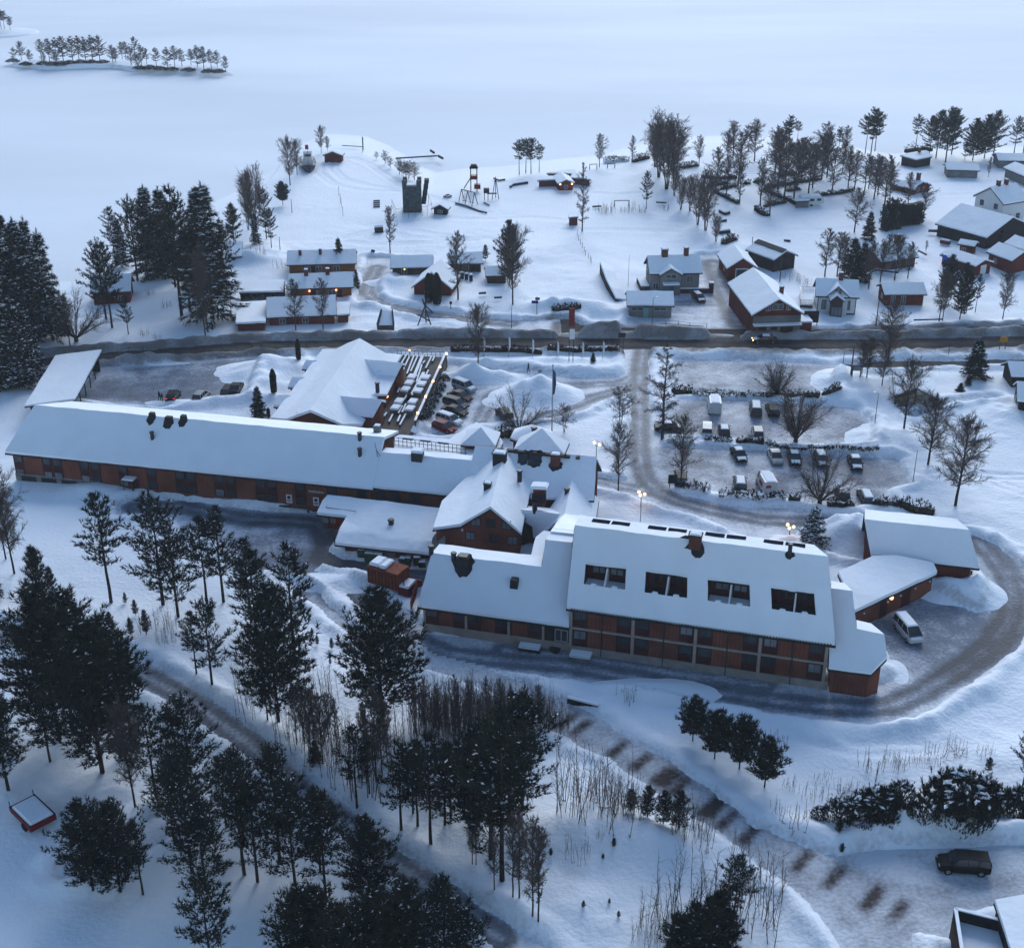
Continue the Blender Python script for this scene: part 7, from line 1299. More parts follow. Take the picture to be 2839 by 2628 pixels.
S_ = [(1405, 395, 1450, 340), (1430, 440, 1490, 340), (1440, 530, 1525, 350), (1490, 550, 1565, 355), (1530, 525, 1605, 360), (1560, 590, 1660, 350), (1690, 490, 1755, 358), (1760, 415, 1785, 362), (1660, 440, 1680, 410), (1690, 570, 1720, 510), (1590, 640, 1650, 450), (1540, 780, 1670, 535), (1360, 655, 1410, 560), (1390, 750, 1440, 645), (1465, 820, 1495, 770), (1400, 970, 1440, 890), (1440, 960, 1480, 870), (1390, 1060, 1420, 990), (1415, 1095, 1480, 975), (1300, 1060, 1340, 980), (1140, 1060, 1190, 960), (1245, 1010, 1275, 960)]
for i, (x0, y0, x1, y1) in enumerate(S_):
    a_, b_ = W('2', x0, y0, dz), W('2', x1, y1, dz); o = thing('terrace_bench', (a_ + b_) / 2, ('%s snow covered bench from the left on the restaurant terrace' % ORD[[s[0] for s in sorted(S_)].index(x0)]).replace('leftmost snow covered bench from the left', 'leftmost snow covered bench'), 'bench', 'snow covered terrace benches'); F_ = Fac(a_, b_); mb = MB(); w_ = .30 if i not in (5, 11) else .6
    F_.box(mb, 0, F_.len, dz + .30, dz + .42, -w_ / 2, w_ / 2); F_.box(mb, .1, .25, dz, dz + .3, -.15, .15); F_.box(mb, F_.len - .25, F_.len - .1, dz, dz + .3, -.15, .15); mb.build('seat', wood, o); mb = MB(); F_.box(mb, 0, F_.len, dz + .42, dz + .54, -w_ * .46, w_ * .46); mb.build('snow_cover', rsnow, o, bevel=.05)
mb = MB(); p = W('2', 1515, 800, dz); mb.box((p.x, p.y, dz), (.7, .7, 1.1), .2); mb.tube((p.x, p.y, dz + 1.1), (p.x, p.y, dz + 1.7), .12, .1, 8); tag(mb.build('patio_stove', roofd), 'black patio stove between the snowy terrace tables', 'stove')
for k in range(9):
    x, y = 1890 - k * 29, 630 + k * 58; p = G('2', x, y); mb = MB(); mb.ball((p.x, p.y, p.z + .2), .75, .8, 8, 5); o = plant('m', p, R.uniform(.9, 1.3), '%s low shrub from the road end in the bank below the terrace parapet' % ('first' if k == 0 else ORD[k]), 'low shrubs below the terrace')
# kitchen yard
def bin_(z, x, y, w_, h_, label, m=green_bin):
    p = W(z, x, y); o = thing('wheelie_bin', p, label, 'bin', 'bins below the kitchen eaves', math.radians(-10)); mb = MB(); mb.box((0, 0, .12), (w_ * .86, .8, h_), 0, 0, 1.15); mb.build('body', m, o, world=False); mb = MB(); mb.box((0, 0, h_ + .12), (w_ * 1.02, .98, .12)); mb.build('lid', m, o, world=False); mb = MB(); mb.box((0, .05, h_ + .24), (w_ * .9, .7, .1), 0, 0, .85); mb.build('snow_cover', rsnow, o, world=False)
    for s in (-1, 1): mb = MB(); mb.tube((s * w_ * .35, -.3, .1), (s * w_ * .35 + .08, -.3, .1), .1, .1, 8); mb.build('wheel', rubber, o, world=False)
for i, (x, y, w_) in enumerate(((550, 800, 1.0), (635, 835, 1.3), (730, 845, 1.3), (985, 890, .8), (1045, 885, .8))): bin_('3', x, y, w_, 1.15, ['leftmost green bin below the kitchen eaves', 'wide green bin with a white topped lid below the kitchen eaves', 'wide green bin left of the grey kitchen door', 'narrow green bin right of the kitchen door', 'narrow green bin beside the stacked crates'][i])
for i, (x, y) in enumerate(((1140, 895), (1195, 905))): box_thing('plastic_crate', ('taller stack of crates with snow at the right end of the annex', 'lower crate with snow beside the mid block corner')[i], 'crate', '3', x, y, x + 20, y, (.9, .8, 1.2 - i * .4), black, rsnow, .15)
for i, x in enumerate((395, 480)): 
    p = W('3', x, 775 + i * 8); o = thing('garden_chair', p, ('left pale garden chair under the annex eaves', 'right pale garden chair under the annex eaves')[i], 'chair', None, math.radians(-10)); mb = MB(); mb.box((0, 0, .42), (.6, .6, .06)); mb.build('seat', conc, o, world=False); mb = MB(); mb.box((0, .3, .45), (.6, .06, .8)); mb.build('backrest', conc, o, world=False)
    for s in (-1, 1):
        for t in (-1, 1): mb = MB(); mb.box((s * .26, t * .26, 0), (.05, .05, .42)); mb.build('leg', conc, o, world=False)
o = box_thing('orange_container', 'rusty orange container with broken snow slabs in the kitchen yard', 'container', '3', 840, 1130, 960, 1168, (4.6, 2.6, 2.4), mat('rusty_orange', (.23, .052, .022), .7, .4, 1.5, col2=(.10, .028, .016)))
for x_, w_ in ((-1.5, 1.5), (-.2, 1.0)): mb = MB(); mb.box((x_, .1, 2.4), (w_, 2.4, .4), .05, 0, .85); mb.build('snow_slab', rsnow, o, world=False, bevel=.1)
mb = MB()
for k in range(9): mb.box((-2.0 + k * .5, -1.33, .2), (.12, .08, 2.0))
mb.build('ribs', maroon, o, world=False)
o = box_thing('snow_plough', 'dark red snow plough machine with snowy top right of the orange container', 'machine', '3', 1040, 1190, 1100, 1130, (2.2, 1.5, 1.1), tr_red, rsnow, .25); mb = MB(); mb.box((1.4, 0, .1), (.2, 2.4, 1.0), .1); mb.build('blade', tr_red, o, world=False); mb = MB(); mb.box((-.9, 0, 1.1), (.1, .1, 1.1)); mb.build('lever', metal, o, world=False)
for s in (-1, 1): mb = MB(); mb.tube((-.3, s * .7, .35), (-.3, s * .95, .35), .38, .38, 10); mb.build('wheel', rubber, o, world=False)
wf_ = thing('red_board_fence', W('3', 1110, 1290), 'short dark red board fence at the left gable of the mid block', 'fence'); F_ = Fac(W('3', 1080, 1400), W('3', 1150, 1150), Vector((-1, 0, 0))); mb = MB(); F_.box(mb, 0, F_.len, -.2, 1.9, 0, .12); mb.build('boards', dred, wf_)
o = thing('satellite_dish', W('J', 1440, 600, 2.6), 'grey satellite dish on the roof corner beside the kitchen annex', 'satellite dish'); p = W('J', 1440, 556, 4.2); mb = MB(); mb.tube((p.x, p.y, 2.6), p, .08, .08, 6); mb.build('mount', metal, o); mb = MB(); d_ = Vector((-.5, -.5, .45)).normalized(); mb.tube(p, p + d_ * .25, .35, 1.15, 18); mb.build('dish', conc, o)
for i, (x, y) in enumerate(((385, 1178), (617, 1203))):
    p = G('K', x, y); o = thing('round_planter', p, ('left dark round planter at the service road', 'right dark round planter at the service road')[i], 'planter'); mb = MB(); mb.tube((p.x, p.y, p.z - .1), (p.x, p.y, p.z + .45), .55, .68, 16); mb.build('pot', black, o); mb = MB(); mb.tube((p.x, p.y, p.z + .45), (p.x, p.y, p.z + .5), .55, .5, 16); mb.build('soil', roofd, o)
o = thing('retaining_wall', G('K', 600, 1600), 'low dark wall edge poking from snow beside the lower road', 'wall'); F_ = Fac(W('K', 485, 1572), W('K', 720, 1632), Vector((0, -1, 0))); mb = MB(); F_.box(mb, 0, F_.len, -.2, .75, 0, .3, 0); F_.box(mb, 0, F_.len, .75, .95, -.1, .35, 1); mb.build('coping', [black, rsnow], o)
mb = MB(); q = [W('K', x, y, z) for x, y, z in ((905, 1450, 1.8), (1330, 1500, 1.8), (1335, 1640, .3), (900, 1590, .3))]; mb.hull([Vector((p.x, p.y, -.3)) for p in q], q); tag(mb.build('snow_ramp', snow, bevel=.2), 'sharp cut block of banked snow on the slope below the service road', 'snow bank')
# fences, field posts and play things
def posts(z, pts, label, cat='fence', h=1.2, r=.05, rails=0, m=None, name='post_fence'):
    P = [G(z, x, y) for x, y in pts]; o = thing(name, P[0], label, cat)
    for i, p in enumerate(P):
        mb = MB(); mb.tube(p - Vector((0, 0, .2)), p + Vector((0, 0, h)), r, r, 5); mb.build('post', m or wood, o)
    if rails:
        mb = MB()
        for i in range(len(P) - 1):
            for k in range(rails): mb.tube(P[i] + Vector((0, 0, h * (k + .9) / rails)), P[i + 1] + Vector((0, 0, h * (k + .9) / rails)), .03, .03, 4)
        mb.build('rails', m or wood, o)
    return o
posts('C', [(555, 1045), (566, 1085), (580, 1118), (594, 1145), (608, 1175), (619, 1200), (640, 1225), (655, 1250), (662, 1265)], 'line of dark fence posts crossing the open snow field', h=1.3)
posts('C', [(1130, 1740), (1235, 1742), (1330, 1745), (1420, 1748), (1550, 1752)], 'low wire fence along the road before the grey garage', h=1.1, rails=2, m=metal)
posts('B', [(1075, 850), (1090, 885), (1105, 920), (1155, 912), (1200, 918), (1250, 915), (1305, 905), (1345, 900), (1380, 880), (1355, 810)], 'thin tall net fence round the climbing tower', h=2.6, r=.04, rails=1)
posts('B', [(665, 742), (677, 800), (685, 830), (697, 900)], 'four thin marker poles in the snow field', 'poles', 2.4, .05, name='marker_poles')
posts('E', [(745, 1490), (880, 1475), (1000, 1462), (1115, 1452), (1235, 1440), (1355, 1430), (1475, 1420), (1590, 1410), (1710, 1400), (1830, 1388), (1945, 1378), (2010, 1372)], 'thin post fence between the left yard and the main road', h=1.2, rails=1)
posts('F', [(0, 330), (140, 322), (280, 312), (420, 305)], 'thin post fence behind the restaurant along the road', h=1.2, rails=1)
posts('M', [(166, 330), (172, 240), (105, 280)], 'few thin stakes beside the forest track', 'stakes', 2., .04, name='stakes')
for i, (x0, x1, y, t) in enumerate(((650, 706, 535, 495), (788, 844, 525, 492), (840, 953, 825, 777))):
    a_, b_ = G('C', x0, y), G('C', x1, y - 2); h = topz(Vector((a_.x, a_.y, 0)), nat('C', 0, t)[1]); o = thing('goal_frame', a_, ('left goal frame at the lakeside', 'right goal frame at the lakeside', 'wide wooden swing frame by the field hedge')[i], 'goal frame'); mb = MB()
    mb.tube(a_ + Vector((0, 0, h)), b_ + Vector((0, 0, h)), .1, .1, 6); mb.build('crossbar', wood, o)
    for p in (a_, b_): mb = MB(); mb.tube(p, p + Vector((0, 0, h)), .1, .1, 6); mb.tube(p + Vector((0, 1.2, 0)), p + Vector((0, 0, h)), .07, .07, 5); mb.build('post', wood, o)
# climbing tower
tw_ = thing('climbing_tower', W('B', 1227, 880), 'tall grey green climbing tower with notched top', 'climbing tower'); c = W('B', 1227, 875); th_ = topz(W('B', 1227, 885), nat('B', 0, 630)[1]); tm_ = mat('tower_panel', (.065, .085, .085), .8, .5, 1.5, col2=(.03, .042, .044), bump=.4, bscale=2.)
mb = MB(); mb.box((c.x, c.y + 2.1, -.3), (4.5, 4.2, th_ - 1.), .04); mb.build('tower_wall', tm_, tw_)
for sx in (-1, 1):
    for sy in (-1, 1): mb = MB(); mb.box((c.x + sx * 1.75, c.y + 2.1 + sy * 1.6, th_ - 1.3), (1.0, 1.0, 1.5), .04); mb.build('battlement', tm_, tw_)
mb = MB(); mb.box((c.x, c.y + 2.1, th_ - 1.3), (2.4, 2.2, .25)); mb.build('snow_cover', rsnow, tw_)
mb = MB(); 
for k in range(8): z0 = th_ * (.28 + .09 * k); mb.box((c.x + 2.8 + .12 * k, c.y + 2.2, z0), (1.0 + .1 * (k % 2), 2.0, th_ * .10), .04)
mb.build('overhang', mat('dark_tower_panel', (.028, .035, .04), .8, .4, 1.), tw_)
# playground
def rods(o, name, rr, r, m):
    for a_, b_ in rr: mb = MB(); mb.tube(a_, b_, r, r, 6); mb.build(name, m, o)
p = G('B', 1702, 712); o = thing('play_tower', p, 'red and black play tower with a long slide', 'play tower'); V_ = Vector
rods(o, 'post', [(p + V_((x, y, 0)), p + V_((x, y, 6.2))) for x in (-.8, .8) for y in (0, 1.6)], .12, black)
mb = MB(); mb.box((p.x, p.y + .8, p.z + 3.2), (1.9, 1.9, 1.0)); mb.box((p.x + .9, p.y + .4, p.z + .8), (1.6, 1.6, 1.2)); mb.build('platform', tr_red, o); mb = MB(); mb.box((p.x, p.y + .8, p.z + 6.0), (2.2, 2.2, .9), 0, 0, .55); mb.build('roof', black, o); q = G('B', 1625, 688); mb = MB(); d_ = (p + V_((-.8, .8, 3.2)) - q); s_ = V_((0, .4, 0)); mb.hull([q - s_, q + s_, p + V_((-.8, .8, 3.3)) + s_, p + V_((-.8, .8, 3.3)) - s_], [q - s_ + V_((0, 0, .3)), q + s_ + V_((0, 0, .3)), p + V_((-.8, .8, 3.6)) + s_, p + V_((-.8, .8, 3.6)) - s_]); mb.build('slide', black, o)
p = G('B', 1832, 775); o = thing('play_climber', p, 'pointed climbing frame with a bridge beside the slide tower', 'climbing frame'); rods(o, 'post', [(p + V_((-1.6, 0, 0)), p + V_((-1.6, 0, 3.0))), (p + V_((-.7, 0, 0)), p + V_((-.7, 0, 3.))), (p + V_((.3, 1, 0)), p + V_((1.2, 1.4, 5.6))), (p + V_((2., 1, 0)), p + V_((1.2, 1.4, 5.6))), (p + V_((1.2, 2.5, 0)), p + V_((1.2, 1.4, 5.6)))], .1, wood); mb = MB(); mb.box((p.x - 1.1, p.y, p.z + 1.9), (1.4, 1.2, 1.1)); mb.build('platform', black, o); mb = MB(); mb.box((p.x + .3, p.y + .6, p.z + 1.5), (2.4, .9, .15)); mb.build('bridge', wood, o)
P0, P1, P2 = G('B', 1607, 790), G('B', 1655, 805), G('B', 1708, 815); o = thing('swing_set', P1, 'double wooden swing set with four snowy seats', 'swing set'); hh = 3.2; rr = []
for p in (P0, P1, P2): rr += [(p + V_((-.7, -1.2, 0)), p + V_((0, 0, hh))), (p + V_((.7, 1.2, 0)), p + V_((0, 0, hh)))]
rods(o, 'leg', rr, .1, wood); rods(o, 'beam', [(P0 + V_((0, 0, hh)), P2 + V_((0, 0, hh)))], .1, wood)
for f in (.15, .35, .62, .85): s_ = P0.lerp(P2, f); mb = MB(); mb.tube(s_ + V_((-.2, 0, hh)), s_ + V_((-.2, 0, .5)), .025, .025, 4); mb.tube(s_ + V_((.2, 0, hh)), s_ + V_((.2, 0, .5)), .025, .025, 4); mb.box((s_.x, s_.y, s_.z + .45), (.6, .3, .08)); mb.build('seat', black, o)
def log(z, pts, label, name, cat, r=.22, m=None, h=.25, sn=True):
    P = [G(z, x, y, h) for x, y in pts]; o = thing(name, P[0], label, cat); mb = MB()
    for i in range(len(P) - 1): mb.tube(P[i], P[i + 1], r, r, 6)
    mb.build('timber', m or wood, o)
    if sn:
        mb = MB()
        for i in range(len(P) - 1): mb.tube(P[i] + V_((0, .1, r * .9)), P[i + 1] + V_((0, .1, r * .9)), r * .6, r * .6, 6)
        mb.build('snow_cover', snow, o)
log('B', [(1560, 805), (1650, 830), (1740, 862), (1800, 880)], 'long low dark beam edging the playground', 'play_beam', 'beam'); log('B', [(1855, 603), (1895, 622), (1940, 615)], 'bent dark pipe lying by the play tower', 'bent_pipe', 'pipe', .25, metal, .3, False); log('B', [(1470, 757), (1500, 765), (1530, 752), (1500, 744), (1470, 757)], 'snowy square sandpit frame by the swings', 'sandpit', 'sandpit', .18); log('B', [(1780, 800), (1820, 822)], 'short crossed beam on the snow beside the swings', 'seesaw', 'seesaw', .16)
log('B', [(1370, 388), (1395, 405)], 'short dark jetty piece on the lake ice', 'jetty_piece', 'jetty', .35, black, .2, False); log('B', [(1430, 430), (1462, 448)], 'second dark jetty piece nearer the shore', 'jetty_piece', 'jetty', .35, black, .2, False); log('B', [(1100, 445), (1420, 425)], 'long snowed over jetty edge on the lake ice', 'jetty', 'jetty', .2, wood, .05, True); log('B', [(690, 366), (845, 372)], 'low wooden rail at the tip of the point', 'shore_rail', 'rail', .12, wood, .7, False); log('C', [(40, 680), (60, 665), (175, 648)], 'half buried dark boat rack by the beach house', 'boat_rack', 'rack', .3, black, .3, True)
log('C', [(672, 836), (740, 832)], 'dark plank bench by the field hedge', 'plank_bench', 'bench', .2, wood, .4, True); log('C', [(1160, 805), (1240, 810)], 'broken wooden table by the poplar grove', 'broken_table', 'table', .2, wood, .5, True); log('C', [(1650, 870), (1690, 892), (1722, 882)], 'small dark boat upturned at the hedge', 'upturned_boat', 'boat', .4, maroon, .3, True); log('C', [(1665, 940), (1700, 935)], 'flat dark timber below the upturned boat', 'timber_pile', 'timber', .3, black, .2, True); log('C', [(1650, 1030), (1725, 1020)], 'dark log pile beside the alder hedge', 'log_pile', 'logs', .5, black, .3, True)
log('D', [(150, 1090), (200, 1095)], 'dark plank lying behind the black barn', 'plank', 'plank', .2, black, .2, True); log('D', [(845, 1335), (1025, 1362)], 'long dark fence rail behind the red shed', 'garden_rail', 'fence', .2, black, .7, True); log('D', [(1255, 1040), (1440, 1050)], 'low snowy wooden fence below the great hall', 'garden_fence', 'fence', .3, wood, .8, True); log('D', [(1180, 1190), (1240, 1220)], 'slanting ramp rail at the red house', 'ramp_rail', 'rail', .2, wood, .9, True); log('D', [(1145, 1718), (1365, 1712)], 'low dark kerb rail along the right roadside', 'kerb_rail', 'rail', .14, black, .5, False); log('D', [(1350, 1120), (1420, 1135)], 'dark red cart beside the tarped garage', 'garden_cart', 'cart', .5, dred, .6, True)
log('B', [(940, 1018), (1005, 1015)], 'dark timber stack left of the lone weeping birch', 'timber_stack', 'timber', .8, brown, .6, True); log('B', [(915, 1190), (940, 1188)], 'dark plank by the cabin turning place', 'loose_plank', 'plank', .3, black, .2, False); log('B', [(1740, 1530), (1795, 1525)], 'picnic bench by the spreading roadside tree', 'picnic_bench', 'bench', .2, maroon, .6, True); log('B', [(1860, 1562), (1915, 1555)], 'second picnic bench right of the first in the snow', 'picnic_bench', 'bench', .2, maroon, .6, True); log('B', [(1445, 1500), (1485, 1495)], 'snowy garden bench beside the right cypress', 'garden_bench', 'bench', .25, maroon, .6, True)
for i, (x, y) in enumerate(((1612, 1380), (1645, 1385), (1680, 1390))): box_thing('dark_barrel', ('left', 'middle', 'right')[i] + ' dark post barrel of three before the small low cabin', 'barrel', 'B', x, y, x + 20, y, (.7, .7, 1.3), black, rsnow, .2)
for k in range(4): log('B', [(930, 790 + k * 14), (980, 788 + k * 14)], '%s plank of the snowy stack left of the climbing tower' % ('topmost', 'second', 'third', 'lowest')[k], 'stacked_plank', 'planks', .2, black, .2, True)
p = G('F', 1325, 165); o = thing('crossed_poles', p, 'tripod of crossed dark poles beside the road snow bank', 'wooden tripod'); rods(o, 'pole', [(p + V_((-1.3, 0, 0)), p + V_((.7, .3, 5.2))), (p + V_((1.2, 0, 0)), p + V_((-.3, .3, 5.2))), (p + V_((-1.2, .5, 2.0)), p + V_((.9, .2, .8))), (p + V_((.2, 1.4, 0)), p + V_((.2, .3, 4.8))), (p + V_((-.2, .2, 4.4)), p + V_((1.6, .2, 2.4)))], .13, wood)
p = G('F', 1025, 165); o = thing('timber_boat', p, 'snow filled wooden boat frame standing beside the road', 'boat'); mb = MB()
for s in (-1, 1): mb.hull([(p.x + s * 1.6, p.y, p.z), (p.x + s * 1.3, p.y, p.z), (p.x + s * .9, p.y + 3.6, p.z + 1.6), (p.x + s * 1.15, p.y + 3.6, p.z + 1.6)], [(p.x + s * 1.7, p.y, p.z + 1.3), (p.x + s * 1.4, p.y, p.z + 1.3), (p.x + s * .9, p.y + 3.6, p.z + 2.9), (p.x + s * 1.15, p.y + 3.6, p.z + 2.9)])
mb.box((p.x, p.y, p.z), (3.2, .3, .9)); mb.build('hull', wood, o); mb = MB(); mb.hull([(p.x - 1.4, p.y + .1, p.z), (p.x + 1.4, p.y + .1, p.z), (p.x + .9, p.y + 3.8, p.z), (p.x - .9, p.y + 3.8, p.z)], [(p.x - 1.3, p.y + .2, p.z + .9), (p.x + 1.3, p.y + .2, p.z + .9), (p.x + .9, p.y + 3.7, p.z + 2.5), (p.x - .9, p.y + 3.7, p.z + 2.5)]); mb.build('snow_load', snow, o)
o = thing('slope_wall', G('C', 790, 1420), 'curving dark retaining wall with a snow cap left of the grey garage', 'wall'); P = [G('C', x, y) for x, y in ((727, 1340), (745, 1400), (775, 1460), (810, 1515), (850, 1560))]; hs = [2.2, 2., 1.7, 1.4, .6]; mb = MB(); mc = MB()
for i in range(4):
    a_, b_ = P[i], P[i + 1]; w_ = V_((.6, .3, 0)); mb.hull([a_ - V_((0, 0, .3)), b_ - V_((0, 0, .3)), b_ + w_ - V_((0, 0, .3)), a_ + w_ - V_((0, 0, .3))], [a_ + V_((0, 0, hs[i])), b_ + V_((0, 0, hs[i + 1])), b_ + w_ + V_((0, 0, hs[i + 1])), a_ + w_ + V_((0, 0, hs[i]))]); w2 = V_((2.6, 1.2, -.4)); mc.hull([a_ + V_((0, 0, hs[i])), b_ + V_((0, 0, hs[i + 1])), b_ + w2 + V_((0, 0, hs[i + 1] - .5)), a_ + w2 + V_((0, 0, hs[i] - .5))], [a_ + V_((.1, 0, hs[i] + .3)), b_ + V_((.1, 0, hs[i + 1] + .3)), b_ + w2 + V_((0, 0, hs[i + 1] - .2)), a_ + w2 + V_((0, 0, hs[i] - .2))])
mb.build('stone_face', mat('dark_stone', (.05, .036, .034), .9, .5, 2.), o); mc.build('snow_cap', snow, o)
# hedges
hedge_m = mat('hedge_leaves', (.022, .026, .018), .85, .5, 1.2); thuja_m = mat('thuja_leaves', (.012, .018, .013), .85, .4, 1.)
def hedge(z, pts, label, w_=1.1, h_=.9, cover=.55, m=None, dens=30., grp=None, lump=.5):
    P = [G(z, x, y) for x, y in pts]; o = thing('hedge', P[0], label, 'hedge', grp); r = random.Random(len(label)); t = TB(); s = TB(); core = MB()
    for i in range(len(P) - 1):
        a_, b_ = P[i], P[i + 1]; L_ = (b_ - a_).length; d_ = (b_ - a_).normalized(); n_ = V_((-d_.y, d_.x, 0)); kw = .33 if h_ < 3 else .2; q = [a_ - n_ * w_ * kw, a_ + n_ * w_ * kw, b_ + n_ * w_ * kw, b_ - n_ * w_ * kw]; core.hull([p - V_((0, 0, .2)) for p in q], [p + V_((0, 0, h_ * (.3 if h_ < 3 else .8))) for p in q])
        for k in range(int(L_ * dens)):
            f = r.random(); y_ = r.uniform(-.5, .5) * w_; zz = h_ * r.uniform(.12, 1.0) * (.75 + .35 * math.sin(f * L_ * .9 + i)); c = a_.lerp(b_, f) + n_ * y_ + V_((0, 0, zz)); tuft(t, c, (n_ * y_ * .8 + V_((0, 0, .8))).normalized(), .36 if h_ < 3 else .5, 5, r, .16, .55)
        for k in range(int(L_ * cover * 11)):
            f = r.random(); c = a_.lerp(b_, f) + n_ * r.uniform(-.28, .28) * w_ + V_((0, 0, h_ * r.uniform(.72, .95))); flake(s, c, r.uniform(.25, .9) * lump, r, 0)
    v_ = [(p[0] - o.location.x, p[1] - o.location.y, p[2] - o.location.z) for p in t.v]; t.v = [V_(p) for p in v_]; s.v = [V_((p[0] - o.location.x, p[1] - o.location.y, p[2] - o.location.z)) for p in s.v]
    me = t.mesh('foliage', [m or hedge_m]); c = bpy.data.objects.new('foliage', me); COL.objects.link(c); c.parent = o; core.build('stems', snow if cover > .55 else thuja_m, o)
    if s.f: me = s.mesh('snow_cap', [snow]); c = bpy.data.objects.new('snow_cap', me); COL.objects.link(c); c.parent = o
hg = 'hedges in the car park'
hedge('G', [(1285, 645), (1380, 635), (1440, 640)], 'short dark hedge at the birch end of the top car park row', 1.6, 1.2, .4, grp=hg); hedge('G', [(1440, 660), (1600, 668), (1720, 675), (1860, 672), (1995, 675)], 'snowy hedge row between the top car park bays', 1.4, 1.0, .9, grp=hg); hedge('H', [(5, 675), (110, 672), (230, 668), (330, 690), (420, 705)], 'dark hedge under the topmost round shrub', 2.0, 1.2, .35, grp=hg); hedge('H', [(440, 690), (520, 690), (570, 680)], 'short dark hedge at the right end of the top car park bay', 1.6, 1.0, .4, grp=hg)
hedge('G', [(1530, 1030), (1640, 1035), (1740, 1035)], 'low snowed over hedge behind the maroon hatchback', .9, .7, 1.1, grp=hg); hedge('G', [(1775, 1040), (1880, 1048), (1990, 1055)], 'dark hedge below the silver hatchback', 1.2, .9, .5, grp=hg); hedge('H', [(0, 1058), (130, 1078), (330, 1090), (560, 1095), (740, 1108), (870, 1112)], 'long snow capped hedge above the third car park row', 1.0, .8, 1.1, grp=hg)
hedge('G', [(1380, 1385), (1470, 1400), (1570, 1425)], 'dark hedge under the car park corner tree', 1.6, 1.0, .6, grp=hg); hedge('G', [(1640, 1455), (1760, 1468), (1880, 1475), (1990, 1480)], 'snowy hedge below the grey estate car', 1.7, 1.0, .8, grp=hg); hedge('H', [(10, 1480), (90, 1480), (160, 1482)], 'short hedge below the white delivery van', 1.4, .9, .6, grp=hg); hedge('H', [(185, 1485), (270, 1500)], 'tiny hedge piece below the lowest round shrub', 1.3, .9, .5, grp=hg); hedge('H', [(480, 1520), (560, 1525), (690, 1525)], 'dark hedge below the dark snowy saloon', 1.5, 1.0, .5, grp=hg); hedge('H', [(830, 1520), (940, 1530), (1060, 1535)], 'dark hedge below the last grey estate car', 1.7, 1.1, .4, grp=hg); hedge('H', [(1030, 1525), (1150, 1560), (1300, 1590)], 'bushy dark hedge behind the steep roofed house', 2.2, 1.5, .3, grp=hg)
hedge('F', [(1525, 345), (1650, 345), (1996, 348)], 'long clipped reddish hedge left of the hotel pylon', .9, .9, .2, mat('red_hedge', (.045, .022, .020), .9, .4, 1.)); hedge('G', [(0, 345), (120, 350), (285, 358)], 'clipped reddish hedge between the first pennant poles', .9, .9, .2, MATS['red_hedge']); hedge('G', [(325, 345), (560, 348), (870, 345)], 'clipped reddish hedge right of the hotel pylon', .9, .9, .2, MATS['red_hedge'])
cg = 'dark hedges in the caravan park'
for i, (z, pts, hh) in enumerate((('C', [(1355, 530), (1420, 520), (1480, 510)], 1.5), ('C', [(1510, 600), (1640, 612), (1780, 605)], 2.2), ('C', [(1570, 672), (1640, 660), (1710, 645)], .9), ('C', [(1660, 695), (1780, 665)], 1.0), ('C', [(1610, 715), (1690, 755), (1790, 805)], 1.0), ('C', [(1835, 652), (1880, 645)], 1.), ('C', [(1910, 640), (1990, 630)], 1.2), ('C', [(1925, 850), (1960, 880), (1996, 900)], 1.3), ('D', [(0, 690), (100, 665), (260, 640), (430, 615)], 1.1), ('D', [(0, 695), (80, 735), (180, 775), (280, 830)], 1.1), ('D', [(170, 705), (270, 690)], .9), ('D', [(370, 750), (480, 735), (580, 725), (680, 700)], 1.1), ('D', [(0, 830), (90, 810), (160, 795)], 1.2), ('D', [(0, 895), (30, 900)], 1.2), ('D', [(110, 590), (230, 575)], 1.), ('D', [(265, 535), (330, 525)], .9))):
    hedge(z, pts, ('short hedge nearest the poplar grove in the caravan park', 'tall dark hedge behind the alders in the caravan park', 'thin hedge line below the tall dark caravan park hedge', 'slanting hedge below the thin hedge line in the caravan park', 'hedge slanting down to the right beside the alders', 'tiny hedge stub between the leftmost caravan park birches', 'short hedge right of the tiny hedge stub', 'thick hedge end above the black barn', 'long hedge topping the caravan plot', 'hedge running down to the white caravan', 'short hedge inside the caravan plot', 'long hedge right of the white caravan', 'hedge left of the white caravan', 'hedge stub below the caravan hedge', 'short hedge among the caravan park birches', 'small hedge beneath the layered pines')[i], 1.4, hh, .35, thuja_m, grp=cg)
hedge('D', [(905, 985), (960, 980), (1020, 972), (1080, 965), (1140, 958), (1185, 945)], 'tall clipped black hedge left of the great hall', 3.4, 6.2, .05, thuja_m, 190.)
hedge('D', [(1085, 395), (1120, 388), (1230, 372), (1285, 385)], 'tall dark hedge behind the lakeside cabin', 1.6, 2.4, .05, thuja_m, 14.)
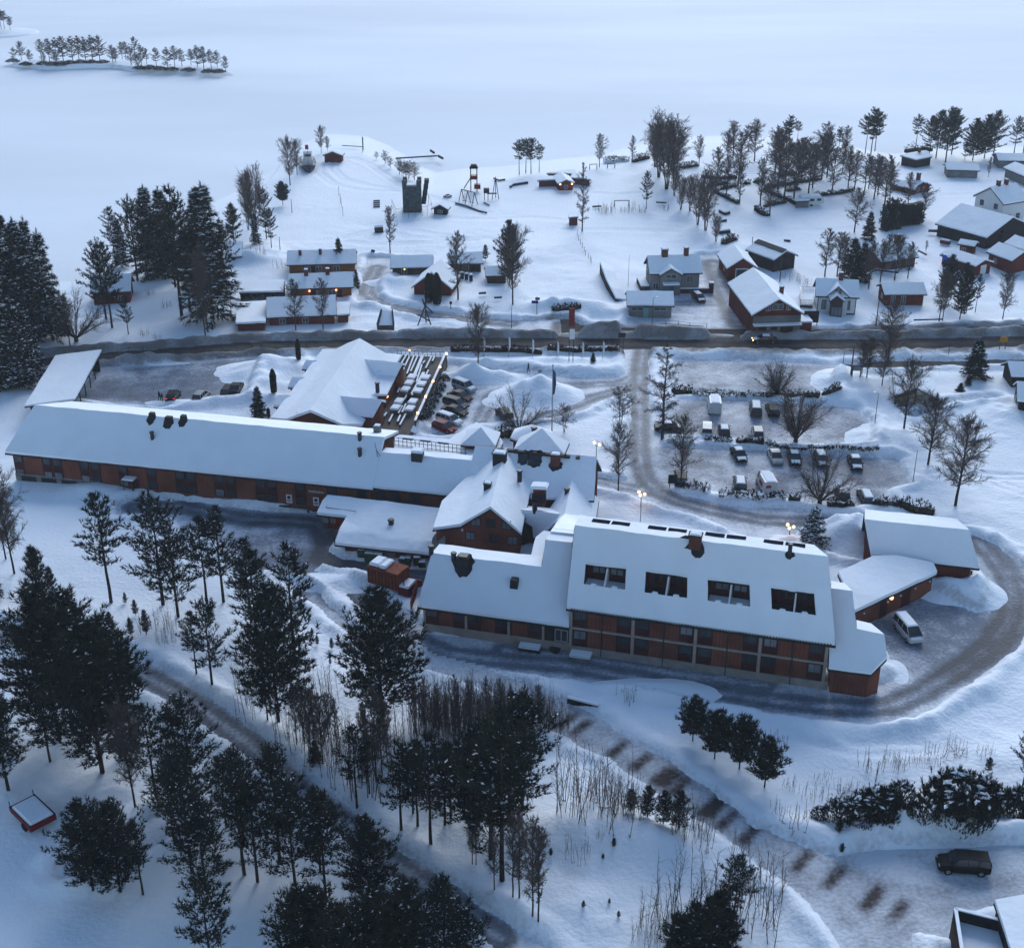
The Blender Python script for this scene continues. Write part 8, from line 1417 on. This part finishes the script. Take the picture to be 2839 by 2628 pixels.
hedge('C', [(985, 480), (1040, 465), (1100, 450)], 'dark brush pile beside the poplar grove', 2., 1.8, .2, mat('brush', (.03, .02, .018), .9)); hedge('C', [(760, 470), (830, 465), (900, 462), (950, 468)], 'snowy heap of brushwood at the lakeside', 2.4, 1.4, 1.2, MATS['brush']); hedge('C', [(365, 1650), (440, 1640), (520, 1640), (580, 1635)], 'heap of dirty grey brush by the road', 1.6, 1.1, .3, MATS['brush']); hedge('C', [(1675, 1120), (1720, 1095), (1770, 1075)], 'bare brown bush behind the red garage', 1.8, 1.6, .1, MATS['brush'])
hedge('F', [(1870, 960), (1940, 985), (2000, 950)], 'snow dusted dark shrubs by the pavilion', 2.2, 1.6, .5, thuja_m)
# ---------------------------------------------------------------- light and air
SEL, SAZ = math.radians(24), math.radians(10)       # sun beyond the lake, a little to the right
w = bpy.data.worlds.new('World'); sc.world = w; w.use_nodes = True; nt = w.node_tree
sky = nt.nodes.new('ShaderNodeTexSky'); sky.sky_type = 'NISHITA'; sky.sun_disc = False; sky.sun_elevation = SEL; sky.sun_rotation = SAZ; sky.air_density = 1.25; sky.dust_density = .3; sky.ozone_density = 3.6
nt.links.new(sky.outputs[0], nt.nodes['Background'].inputs['Color']); nt.nodes['Background'].inputs['Strength'].default_value = .075
ld = bpy.data.lights.new('sun', 'SUN'); ld.energy = 1.45; ld.angle = math.radians(40); ld.color = (.93, .965, 1.); lo_ = bpy.data.objects.new('sun', ld); COL.objects.link(lo_)
lo_.rotation_euler = (-(math.pi / 2 - SEL), 0, -SAZ)
sc.view_settings.view_transform = 'Standard'; sc.view_settings.look = 'None'; sc.view_settings.exposure = EXPO; sc.view_settings.gamma = 1
hz = MB(); hz.box((0, 575, -3.2), (2750, 1800, 93.)); ho = hz.build('haze', [bpy.data.materials.new('haze_air')]); tag(ho, kind='stuff'); ho.display_type = 'WIRE'
hm = ho.data.materials[0]; hm.use_nodes = True; nt = hm.node_tree; nt.nodes.remove(nt.nodes['Principled BSDF']); pv_ = nt.nodes.new('ShaderNodeVolumePrincipled')
pv_.inputs['Density'].default_value = HAZE; pv_.inputs['Color'].default_value = (.86, .91, 1., 1); pv_.inputs['Anisotropy'].default_value = .2
nt.links.new(pv_.outputs[0], nt.nodes['Material Output'].inputs['Volume'])
sc.cycles.use_denoising = True; sc.cycles.max_bounces = 5; sc.cycles.diffuse_bounces = 3; sc.cycles.glossy_bounces = 2; sc.cycles.transparent_max_bounces = 6; sc.cycles.volume_bounces = 1
sc.cycles.use_adaptive_sampling = True; sc.cycles.adaptive_threshold = .02
